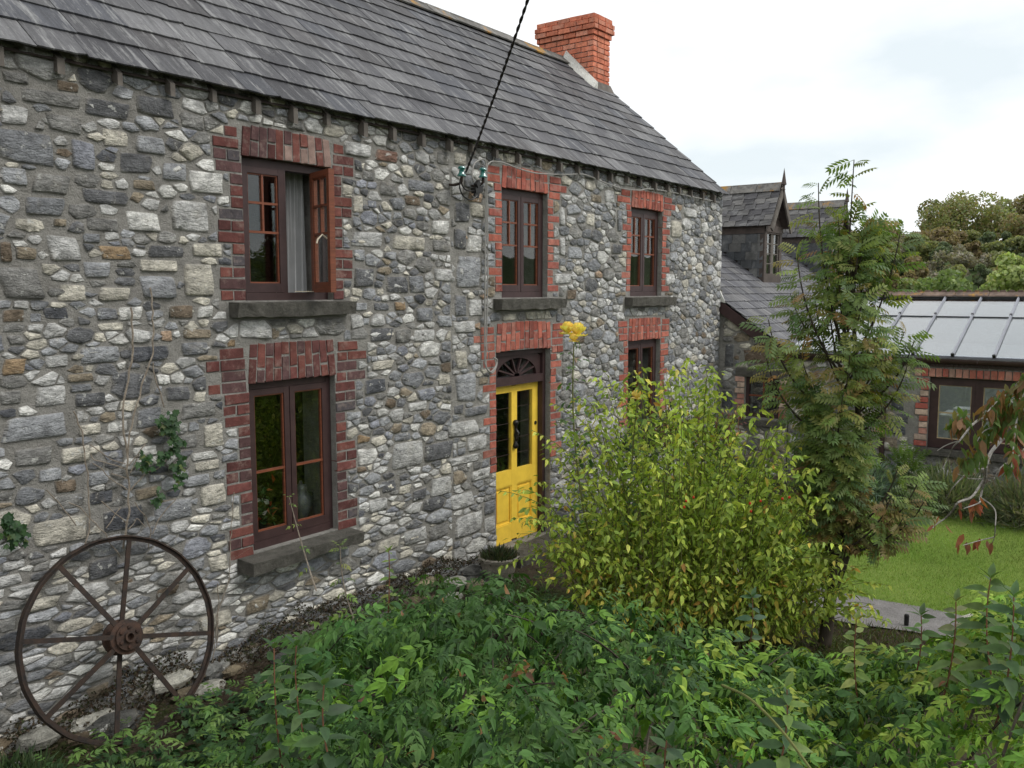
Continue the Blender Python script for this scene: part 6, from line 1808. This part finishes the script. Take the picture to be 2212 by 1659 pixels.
# pale stone and small dark stake by the path
q = np.array([8.45, -4.40]); g = float(gz(*q)); m_ = MB(); Rb = random.Random(2)
V = []; n = 12
for (h, r) in [(0, .9), (.35, 1.0), (.75, .75), (1.0, .35)]:
    for j in range(n): t = 2 * math.pi * j / n; V.append((q[0] + .13 * r * math.cos(t) * Rb.uniform(.85, 1.12), q[1] + .17 * r * math.sin(t) * Rb.uniform(.85, 1.12), g + .17 * h * Rb.uniform(.92, 1.06)))
V.append((q[0], q[1], g + .175)); m_.add(V, [(i * n + j, i * n + (j + 1) % n, (i + 1) * n + (j + 1) % n, (i + 1) * n + j) for i in range(3) for j in range(n)] + [(3 * n + j, 3 * n + (j + 1) % n, 4 * n) for j in range(n)], (.72, .70, .60)); tag(m_.build('boulder', 'stone', None, True), 'cream coloured boulder lying by the near end of the path', 'stone')
q = onZ(1958, 1345, .03); m_ = MB(); m_.lathe([(.02, -.02), (.022, .065), (.016, .078), (.0, .082)], q, 10); tag(m_.build('garden_stake', 'black', None), 'short black stake at the edge of the path', 'stake')

# ------------------------------------------------------------------ foreground bank of jasmine
SX = [100, 250, 330, 420, 520, 570, 640, 740, 860, 980, 1150, 1260, 1380, 1500, 1700, 1800, 1920, 2000, 2100, 2212, 2400, 2700]
SY = [1900, 1830, 1780, 1720, 1650, 1530, 1430, 1345, 1305, 1295, 1295, 1325, 1365, 1415, 1435, 1450, 1445, 1412, 1360, 1300, 1230, 1220]
DS = 3.75
def mound(x, dd):
    """top surface point for picture column x and depth dd"""
    y = np.interp(x, SX, SY)
    zt = 3 - DS * np.array([-(ray(a, b)[2]) for a, b in zip(np.atleast_1d(x), np.atleast_1d(y))]) * 1.0
    r = np.array([ray(a, 626) for a in np.atleast_1d(x)]); r[:, 2] = 0
    P = CAM + r * np.atleast_1d(dd)[:, None]
    bump = .13 * vnoise(P[:, 0], P[:, 1], 3.2, 1) + .09 * vnoise(P[:, 0], P[:, 1], 7.5, 2) + .05 * vnoise(P[:, 0], P[:, 1], 15, 3)
    fall = 1.3 * np.clip(np.atleast_1d(dd) - DS, 0, 1) ** 1.5
    P[:, 2] = zt + bump * np.clip(1.25 - np.abs(np.atleast_1d(dd) - DS) * 0, .4, 1) + .05 * (DS - np.atleast_1d(dd)).clip(0) - fall
    return P
jas = empty('jasmine_bush', tuple(CAM + np.array([2.3, 1.2, -2.0])), 'sprawling mound of dark green jasmine filling the foreground', 'shrub')
JG = [(.045, .108, .024), (.062, .140, .030), (.085, .175, .036), (.030, .075, .018)]
JL = [(.14, .27, .035), (.19, .32, .042), (.10, .21, .03), (.25, .33, .05)]
def jas_batch(n, x0, x1, d0, d1, dpt, size, cols, w=None):
    x = rng.uniform(x0, x1, n); dd = np.sqrt(rng.uniform(d0 ** 2, d1 ** 2, n)); P = mound(x, dd); P[:, 2] -= rng.exponential(dpt, n).clip(0, .7)
    az = rng.uniform(0, 2 * math.pi, n); D = np.column_stack([np.cos(az), np.sin(az), rng.uniform(-.75, .45, n)])
    N = np.column_stack([rng.normal(0, .35, n), rng.normal(0, .35, n), np.ones(n)]); N -= 0.45 * np.array([FW[0], FW[1], 0])
    return P, D, N, rng.uniform(size[0], size[1], n) * rng.choice([.75, 1, 1.1], n), pal(cols, n, .25, w) * (1 + .3 * vnoise(P[:, 0], P[:, 1], 4.5, 6))[:, None]
parts = []
for tm, n_, a in ((T_JAS, 2200, (380, 2000, 1.7, 4.2, .09, (.08, .135), JG)), (T_JAS2, 1700, (380, 2100, 1.7, 4.2, .10, (.08, .13), JG + JL[:1])), (T_JAS, 1100, (1500, 2450, 1.8, 4.1, .07, (.075, .125), JL)), (T_JAS2, 1100, (1550, 2450, 1.8, 4.1, .09, (.075, .12), JL + JG[:1])), (T_LEAF, 700, (480, 2450, 1.7, 4.0, .12, (.035, .075), JG)), (T_LEAF, 450, (1300, 2450, 1.8, 4.0, .06, (.03, .055), JL))):
    parts.append((tm, jas_batch(n_, *a)))
# the largest leaves in view are single objects, the rest one mass
allL = []
for ti, (tm, (P, D, N, S, Cc)) in enumerate(parts):
    d = P - CAM; dz = d @ FW; px = 1106 + 1913 * (d @ RT) / dz; py = 829.5 - 1913 * (d @ UP) / dz
    vis = (dz > .5) & (px > 0) & (px < 2212) & (py < 1659)
    dep_ = np.maximum(0, mound(px.clip(101, 2690), dz)[:, 2] - P[:, 2])
    sc_ = S / dz * vis * (dep_ < .06)
    allL += [(sc_[i], ti, i) for i in range(len(P))]
allL.sort(reverse=True); single = {(t_, i) for _, t_, i in allL[:300]}
tmesh = []
for tm, _ in parts:
    m_ = MB(); TV, TF, TS = tm; m_.add(TV, [tuple(f) for f in TF]); m_.c = [(s, s, s) for s in TS]; me = m_.mesh('leaf'); me.materials.append(MAT['leaf_dense']); tmesh.append(me)
mass = []
for ti, (tm, (P, D, N, S, Cc)) in enumerate(parts):
    keep = np.array([(ti, i) not in single for i in range(len(P))])
    mass.append(scatter(tm, P[keep], D[keep], N[keep], S[keep], Cc[keep]))
    for i in np.where(~keep)[0]:
        d = D[i] / np.linalg.norm(D[i]); nn = N[i] - d * (N[i] @ d); nn /= np.linalg.norm(nn); yv = np.cross(nn, d)
        o = link('leaf', tmesh[ti], jas); o.color = (*Cc[i], 1); s = S[i]
        o.matrix_basis = Matrix(((d[0] * s, yv[0] * s, nn[0] * s, P[i][0]), (d[1] * s, yv[1] * s, nn[1] * s, P[i][1]), (d[2] * s, yv[2] * s, nn[2] * s, P[i][2]), (0, 0, 0, 1)))
V, F, C = merge(mass); np_mesh('foliage', V, F, C, 'leaf_dense', jas, 'stuff')
n = 46
x = np.concatenate([rng.normal(1110, 14, 14), rng.uniform(700, 2150, 32)]); dd = np.concatenate([rng.uniform(2.75, 2.9, 14), rng.uniform(2.2, 3.8, 32)]); P = mound(x, dd); P[:, 2] += rng.uniform(-.03, .03, n)
dcol = pal([(.20, .09, .045), (.26, .14, .07), (.14, .07, .04)], n); dl = leaf_t(.28, .6, .2, 2)
for k in range(n):
    V, F, C = scatter(dl, P[k:k + 1], rdir(1), rdir(1), rng.uniform(.02, .045, 1), dcol[k:k + 1]); np_mesh('dry_leaf', V, F, C, 'leaf', jas)
m_ = MB(); Rj = random.Random(4)
for k in range(120):
    x = Rj.uniform(480, 2350); dd = Rj.uniform(1.9, 4.0); p = mound(np.array([x]), np.array([dd]))[0]; q = mound(np.array([x + Rj.uniform(-260, 260)]), np.array([min(4.1, max(1.8, dd + Rj.uniform(-.6, .6)))]))[0]
    p[2] -= Rj.uniform(.0, .12); q[2] -= Rj.uniform(.2, .5); m_.tube(bez(q, (p + q) / 2 + [0, 0, .12], p, 8), np.linspace(.006, .0025, 8), 4, cap=False)
m_.build('stem', 'bark', jas)

# red stemmed shoots standing out of the bank: each a plant of its own
def shoot(x, y, d_, h, label, cols, size, stem='redstem', pairs=.032, lean=(0, 0), tmpl=None):
    tip = atd(x, y, d_); root = tip + np.array([lean[0], lean[1], -h]); o = empty('leafy_shoot', tuple(root), label, 'shrub', None)
    wob = np.array([rng.normal(0, .05), rng.normal(0, .05), 0]); root = root + wob * 1.6; cv = bez(root, (root + tip) / 2 - wob * 1.4, tip, 10); m_ = MB(); m_.tube(cv, np.linspace(.0038, .002, 10), 5); m_.build('stem', stem, o)
    P, T, f = along(cv, pairs, .25); P2, D2, N2, S2 = [], [], [], []
    for j, (p, t, ff) in enumerate(zip(P, T, f)):
        for s in (0, math.pi):
            a = j * 1.57 + s + x; P2.append(p); D2.append((math.cos(a), math.sin(a), .25 - .6 * (1 - ff))); N2.append((-FW[0] * .8 + rng.normal(0, .3), -FW[1] * .8 + rng.normal(0, .3), 1)); S2.append(size * (1.1 - .45 * ff) * rng.uniform(.75, 1.15))
    for a in (0, 2.1, 4.2): P2.append(tip); D2.append((math.cos(a) * .6, math.sin(a) * .6, .8)); N2.append((math.cos(a) * -.5, math.sin(a) * -.5, 1)); S2.append(size * .6)
    V, F, C = scatter(tmpl or leaf_t(.19, .22, .07, 3), P2, np.array(D2), np.array(N2), np.array(S2), pal(cols, len(P2), .15)); np_mesh('foliage', V, F, C, 'leaf', o)
DK = [(.05, .10, .042), (.065, .125, .05), (.085, .15, .055)]; YG = [(.19, .28, .07), (.26, .30, .085), (.14, .22, .06)]
shoot(625, 1075, 3.9, .42, 'thin shoot with starry leaf tufts rising past the lower window', YG, .045, 'ivystem', .10, (.10, -.02), T_JAS2)
shoot(735, 1180, 3.9, .38, 'pale forked twig leaning before the lower window sill', YG, .07, 'ivystem', .07, (.03, 0), T_JAS)
shoot(840, 1190, 4.1, .33, 'bronze tipped upright shoot in front of the wall foot', YG, .06, 'redstem', .04)
shoot(592, 1400, 3.0, .55, 'upright stem with green seed buds at the edge of the bank', DK, .09, 'redstem', .04)
shoot(640, 1395, 3.1, .50, 'second budded stem close beside the jasmine', DK, .10, 'redstem', .045)
shoot(700, 1480, 2.6, .42, 'broad dark leaved stem low at the bank corner', DK, .11, 'redstem', .04)
shoot(1440, 1600, 2.3, .35, 'dark leaved red stem among the jasmine below the shrub', DK, .10)
shoot(1625, 1290, 4.2, .45, 'blue green leafy stem before the yellow green shrub', [(.06, .12, .06), (.08, .15, .07)], .10, 'redstem', .05)
shoot(1700, 1490, 2.7, .35, 'reddish stem with long leaves in front of the rowan foot', DK + YG[:1], .11)
shoot(1850, 1340, 3.4, .40, 'red stemmed shoot against the grey path', YG, .08)
shoot(1990, 1330, 3.4, .42, 'broad leaved shoot covering the path edge', [(.07, .13, .04), (.10, .18, .05)], .10)
shoot(2065, 1300, 3.2, .42, 'slender red shoot with folded buds beside the boulder', [(.10, .17, .05), (.14, .16, .06)], .10)
shoot(2140, 1250, 3.0, .50, 'tall leafy shoot before the lawn at the picture edge', [(.11, .18, .045), (.08, .14, .04)], .11)
shoot(2190, 1290, 2.8, .50, 'dark glossy shoot at the lower right corner', DK + [(.10, .18, .05)], .11)
shoot(1330, 1290, 4.1, .35, 'pale jasmine spray lifting over the planter', [(.10, .19, .05), (.13, .22, .06)], .12, 'cane', .06, (.1, .05), T_JAS)
shoot(1060, 1290, 4.0, .32, 'jasmine spray reaching up below the planter', [(.10, .19, .05), (.12, .21, .055)], .12, 'cane', .06, (-.1, .05), T_JAS)
m_ = MB(); m_.tube(spline([atd(1560, 1480, 2.6), atd(1620, 1510, 2.4), atd(1690, 1580, 2.2), atd(1765, 1680, 2.0)]), .0038, 6); tag(m_.build('arching_stem', 'cane'), 'long pale green stem arching over the jasmine', 'stem')

# ------------------------------------------------------------------ ivy on and below the wall
z2 = lambda a, b: (a * .36, 531 + b * .36); z6 = lambda a, b: (a * .2, 885 + b * .2)
ivy = empty('wall_ivy', tuple(onY(275, 1150, -.02)), 'ivy with bare pale stems climbing the wall above the wheel', 'ivy')
m_ = MB()
LN = [([z6(1330, 1500), z6(1365, 1270), z6(1390, 1100), z6(1395, 900), z6(1380, 750), z6(1370, 560), z6(1360, 360), z6(1325, 200), z6(1330, 0), z2(755, 850), z2(790, 700), z2(795, 500), z2(785, 370)], .006),
      ([z6(1370, 480), z6(1385, 330), z6(1430, 180), z6(1460, 0), z2(870, 780), z2(915, 650), z2(920, 480), z2(910, 320), z2(900, 250)], .005),
      ([z2(915, 700), z2(945, 830), z2(985, 970)], .004), ([z6(800, 20), z6(880, 220), z6(920, 500), z6(945, 700), z6(960, 900), z6(965, 1080), z6(960, 1300), z6(900, 1500)], .004),
      ([z6(1370, 650), z6(1270, 610), z6(1020, 540), z6(980, 480)], .003), ([z6(1360, 580), z6(1200, 540), z6(980, 380)], .003), ([z6(1380, 860), z6(1200, 750), z6(1100, 640), z6(1000, 580)], .003), ([z6(1370, 740), z6(1200, 690)], .003),
      ([z6(1640, 1340), z6(1740, 1140), z6(1900, 960), z6(1700, 1000)], .003), ([z6(1450, 1000), z6(1560, 1150), z6(1640, 1320), z6(1600, 1500)], .003), ([z6(1100, 990), z6(1250, 1120), z6(1360, 1220)], .003), ([z6(740, 1000), z6(860, 1060), z6(980, 1180), z6(1130, 1340), z6(1300, 1600)], .003), ([z6(510, 870), z6(640, 1010), z6(700, 1080), z6(820, 1250)], .003),
      ([z6(1400, 870), z6(1560, 700), z6(1700, 640), z6(1880, 470)], .004), ([z6(1390, 600), z6(1480, 500), z6(1570, 370)], .003), ([z6(1400, 680), z6(1460, 560), z6(1500, 480)], .003), ([z6(1150, 1280), z6(1300, 1060)], .003), ([z6(1400, 1290), z6(1480, 1170), z6(1560, 1260)], .0025), ([(505, 1062), (502, 1120), (498, 1180), (495, 1250), (470, 1330), (468, 1400)], .003), ([(470, 1260), (474, 1300), (468, 1360), (458, 1430), (430, 1490)], .003)]
Ri = random.Random(17)
for pts, r in LN:
    P3 = []
    for (a, b), (c, d) in zip(pts, pts[1:]):
        k = max(1, int(math.hypot(c - a, d - b) / 14))
        for t in range(k): P3.append(onY(a + (c - a) * t / k + Ri.uniform(-2, 2), b + (d - b) * t / k + Ri.uniform(-1, 1), -.034 - Ri.uniform(0, .012)))
    P3.append(onY(*pts[-1], -.035)); m_.tube(spline(P3, 3), r * 1.15, 5)
m_.build('stem', 'ivystem', ivy)
Pp = []
for (x, y, sx, sy, n) in [(365, 915, 20, 24, 60), (375, 960, 14, 22, 34), (350, 985, 8, 10, 12), (315, 995, 12, 15, 26), (385, 1000, 10, 12, 18), (385, 1030, 10, 12, 16), (345, 1070, 10, 14, 14), (25, 1140, 22, 22, 44), (30, 1165, 14, 14, 16), (15, 1130, 10, 12, 16)]:
    for _ in range(n): Pp.append(onY(x + Ri.gauss(0, sx * .6), y + Ri.gauss(0, sy * .6), -.05 - Ri.uniform(0, .06)))
n = len(Pp); D = np.column_stack([rng.normal(0, .8, n), -rng.uniform(.1, .6, n), -.6 + rng.normal(0, .5, n)]); N = np.column_stack([rng.normal(0, .3, n), -np.ones(n), rng.uniform(.2, .9, n)])
V, F, C = scatter(T_IVY, np.array(Pp), D, N, rng.uniform(.035, .06, n), pal([(.030, .075, .028), (.045, .10, .035), (.06, .12, .04), (.12, .15, .05)], n, .2, [5, 5, 2, .7])); np_mesh('foliage', V, F, C, 'leaf', ivy)

def cover(name, n, region, leaf, size, cols, label, lift=(.01, .14), dn=1.0, up=.2):
    x = rng.uniform(region[0], region[1], n); y = rng.uniform(region[2], region[3], n)
    k = region[4](x, y) if len(region) > 4 else np.ones(n, bool); x, y = x[k], y[k]; n = len(x)
    P = np.column_stack([x, y, gz(x, y) + rng.uniform(*lift, n)]); az = rng.uniform(0, 2 * math.pi, n)
    D = np.column_stack([np.cos(az), np.sin(az), rng.normal(up, .35, n)]); N = np.column_stack([rng.normal(0, .4, n), rng.normal(-.2, .4, n), np.full(n, dn)])
    V, F, C = scatter(leaf, P, D, N, rng.uniform(*size, n), pal(cols, n)); return tag(np_mesh(name, V, F, C, 'leaf', None, 'stuff'), label, 'ground cover')
cover('ground_ivy', 4200, (2.0, 5.2, -2.6, -.45, lambda x, y: y < -.58 - .14 * np.sin(x * 5) - .10 * np.sin(x * 11)), T_IVY, (.045, .085), [(.036, .082, .036), (.05, .105, .042), (.065, .13, .05)], 'dark ivy covering the ground below the wheel and window')
cover('ground_herbs', 1500, (2.2, 5.2, -2.8, -.62), T_JAS, (.08, .14), [(.13, .24, .06), (.17, .28, .07), (.10, .18, .05)], 'light green seedlings scattered through the ground ivy', (.05, .28), 1.0, .5)
cover('ground_herbs', 700, (5.0, 7.0, -2.6, -.75), T_JAS, (.07, .12), [(.05, .10, .03), (.08, .14, .04)], 'low herbs between the planter and the jasmine bank', (.02, .16), 1.0, .5)
cover('wall_foot_herbs', 380, (4.0, 6.0, -1.7, -.45), T_JAS, (.10, .17), [(.09, .18, .04), (.13, .23, .05), (.06, .12, .03)], 'leafy green sprays growing against the wall foot below the window', (.08, .42), 1.0, .3)
cover('wall_foot_moss', 5200, (1.0, 7.0, -.62, -.02), T_SIMPLE, (.012, .04), [(.045, .032, .02), (.06, .045, .028), (.04, .05, .02), (.09, .065, .04)], 'dark moss and dead leaves along the foot of the house wall', (.0, .10), .8, .4)
n = 17000
x = rng.uniform(2.3, 7.1, n); zz = rng.uniform(.05, .62, n); k = (.42 - .10 * np.abs(x - 4.5) / 2 + .16 * vnoise(x, zz * 2.2, 4.0, 5) + .06 * vnoise(x, zz, 17, 2)) > zz; x, zz = x[k], zz[k]; n = len(x)
P = np.column_stack([x, -.018 - rng.uniform(0, .03, n) - .10 * np.clip(.35 - zz, 0, 1), zz]); D = rdir(n, -.2); N = np.column_stack([rng.normal(0, .5, n), -np.ones(n), rng.normal(.2, .5, n)])
V, F, C = scatter(T_SIMPLE, P, D, N, rng.uniform(.014, .036, n), pal([(.05, .038, .026), (.065, .05, .034), (.045, .05, .026), (.09, .075, .05)], n)); tag(np_mesh('wall_moss', V, F, C, 'moss', None, 'stuff'), 'dark brown moss clinging to the lowest stones of the house wall', 'moss')
# grassy tuft at the lower left corner
n = 9000
x = rng.uniform(1.2, 2.62, n); y = rng.uniform(-1.9, -.3, n); k = (x < 2.3) | (y < -.85); x, y = x[k], y[k]; n = len(x); P = np.column_stack([x, y, gz(x, y) + .02]); D = np.column_stack([rng.normal(0, .45, n), rng.normal(0, .45, n), np.ones(n)])
V, F, C = scatter(T_BLADE, P, D, rdir(n), rng.uniform(.09, .22, n)[:, None] * np.array([1.0, .45, 1.0]), pal([(.045, .085, .035), (.065, .11, .045), (.085, .12, .055)], n)); tag(np_mesh('grass_tuft', V, F, C, 'leaf', None, 'stuff'), 'tuft of grey green grass against the wall left of the wheel', 'grass')

# ------------------------------------------------------------------ trees on the hillside behind
def far_tree(base, h, rx, leaf, n, cols, label, name='hillside_tree', trunk=True, seed=0, group=None, gap=.0, blobs=9, bark='bark', squash=.8, low=.25):
    R = random.Random(seed); b = np.array(base, float)
    o = empty(name, tuple(b), label, 'tree', group)
    cl = []
    for k in range(blobs):
        a = R.uniform(0, 2 * math.pi); q = math.sqrt(R.random()); zz = R.uniform(low, .95); env = math.sin(math.pi * min(1, (zz - low * .5) / (1.1 - low * .5))) ** .6
        cl.append((b + [rx * q * .75 * env * math.cos(a), rx * q * .75 * env * math.sin(a), h * zz * .93], rx * R.uniform(.26, .44)))
    cl.append((b + [0, 0, h * .9], rx * .32))
    P, N, Cc = [], [], []
    per = n // len(cl)
    for c, r in cl:
        d = rdir(per); rad = r * rng.uniform(.55, 1.05, per) ** .7; P.append(c + d * rad[:, None] * [1, 1, squash]); N.append(d + rng.normal(0, .6, (per, 3))); Cc.append(pal(cols, per, .25) * R.uniform(.82, 1.2))
    P = np.concatenate(P); N = np.concatenate(N); Cc = np.concatenate(Cc)
    V, F, C = scatter(T_QUAD, P, rdir(len(P)), N, rng.uniform(.7, 1.3, len(P)) * leaf, Cc); np_mesh('crown', V, F, C, 'leaf', o)
    m_ = MB(); m_.tube([b + [0, 0, -.3], b + [R.uniform(-.2, .2), R.uniform(-.2, .2), h * .45], b + [0, 0, h * .8]], [h * .022, h * .016, h * .005], 6)
    for c, r in cl[:6]: m_.tube(bez(b + [0, 0, h * R.uniform(.25, .5)], (b + c) / 2 + [0, 0, h * .25], c, 6), np.linspace(h * .010, h * .003, 6), 4, cap=False)
    m_.build('trunk', bark, o)
OLV = [(.22, .24, .105), (.27, .27, .12), (.18, .205, .09)]; BRN = [(.26, .205, .115), (.29, .23, .125), (.23, .19, .11)]; DGR = [(.13, .165, .095), (.15, .18, .10), (.115, .145, .085)]; PAL_ = [(.32, .38, .16), (.38, .42, .18), (.26, .32, .125)]; GRY = [(.28, .255, .205), (.31, .285, .23), (.24, .22, .175)]; MID = [(.19, .26, .10), (.23, .30, .115)]  # hillside crown colours lightened in place of distance haze
def gtree(px, dist, htop_y, wpx, cols, label, n=700, leaf=.5, seed=0, **kw):
    r = ray(px, 626); r[2] = 0; r = r / np.linalg.norm(r[:2]) ; p = CAM + r * dist; b = np.array([p[0], p[1], float(gz(p[0], p[1]))])
    ff = dist * (r[:2] @ (FW[:2] / np.linalg.norm(FW[:2]))); zt = 3 + (626 - htop_y) / 1913 * ff * 1.005
    far_tree(b, max(2.5, zt - b[2]), wpx / 1913 * ff / 2, leaf, n, cols, label, seed=seed, **kw)
gtree(2065, 118, 432, 210, OLV + BRN[:1], 'big olive tree with open crown on the skyline', 8000, .20, 1, blobs=17, low=.3)
gtree(2160, 124, 437, 110, PAL_[:1] + OLV + GRY[:1], 'paler tree right of the open crowned skyline tree', 4500, .20, 2, blobs=12, low=.3)
gtree(2215, 112, 428, 120, BRN + OLV[:1], 'brown tinged tree at the picture edge on the skyline', 5000, .20, 3, blobs=12)
gtree(2030, 108, 500, 110, BRN, 'russet tree below the big skyline tree', 4200, .20, 4, bark='cherrybark')
gtree(1905, 105, 490, 80, BRN + OLV[:1], 'small rust coloured tree behind the rowan on the skyline', 3200, .19, 5)
gtree(1945, 112, 500, 60, GRY, 'bare grey tree on the skyline right of the rowan', 500, .14, 6, bark='cherrybark')
gtree(2175, 46, 545, 150, PAL_, 'bright pale green tree just behind the annexe roof', 6000, .14, 7, blobs=22, low=.1)
gtree(2050, 55, 592, 190, MID, 'rounded green tree low behind the annexe ridge', 4600, .17, 8, blobs=18, low=.05)
gtree(2235, 52, 560, 120, PAL_ + MID, 'pale green tree at the right edge behind the annexe', 3600, .15, 9, blobs=14, low=.1)
gtree(1960, 60, 605, 120, MID + OLV, 'low green tree behind the rowan and annexe ridge', 2800, .18, 10, blobs=12, low=.05)
Rt = random.Random(33)
kinds = [(DGR, 'dark evergreen tree in the wooded hillside'), (OLV, 'olive green tree in the wooded hillside'), (BRN, 'brown autumn tree in the wooded hillside'), (GRY, 'grey leafless tree in the wooded hillside')]
row = 0
for dist, ytop, step in ((128, 500, 34), (110, 522, 34), (96, 545, 36), (84, 566, 40), (72, 590, 48)):
    x = 1800 + Rt.uniform(0, 30)
    while x < 2290:
        kd = Rt.choices(kinds, [4, 4, 3, 2.2])[0]
        gtree(x, dist * Rt.uniform(.95, 1.05), ytop + Rt.uniform(-14, 14) - (8 if x > 2000 else 0), Rt.uniform(50, 92), kd[0], kd[1], 2600 if kd[0] is not GRY else 900, .21 if kd[0] is not GRY else .15, 100 + row, blobs=8, low=.05, group=kd[1].replace(' tree in', ' trees in'))
        x += step * Rt.uniform(.8, 1.3); row += 1
print('hill trees', row)

# unseen hedge, added out of frame so the lower window panes reflect dark
hd = empty('added_hedge', (10.5, -9.6, float(gz(10.5, -9.6))), 'unseen dark evergreen hedge added to darken the lower window reflections', 'hedge')
n = 9000
x = rng.uniform(6.8, 15, n); y = -9.6 + rng.normal(0, .45, n); P = np.column_stack([x, y, gz(x, y) + rng.uniform(0, 1, n) ** .8 * (2.7 + .4 * np.sin(x * 2.1) + .3 * np.sin(x * 5))])
V, F, C = scatter(T_SIMPLE, P, rdir(n), rdir(n), rng.uniform(.14, .26, n), pal([(.022, .045, .018), (.03, .06, .022), (.018, .035, .015)], n)); np_mesh('foliage', V, F, C, 'leaf_dense', hd)
m_ = MB()
for k in range(9): m_.tube([(7.2 + k * .9, -9.6, float(gz(7.2 + k * .9, -9.6)) - .1), (7.2 + k * .9, -9.6, 1.9)], [.06, .02], 6)
m_.build('stem', 'bark', hd)
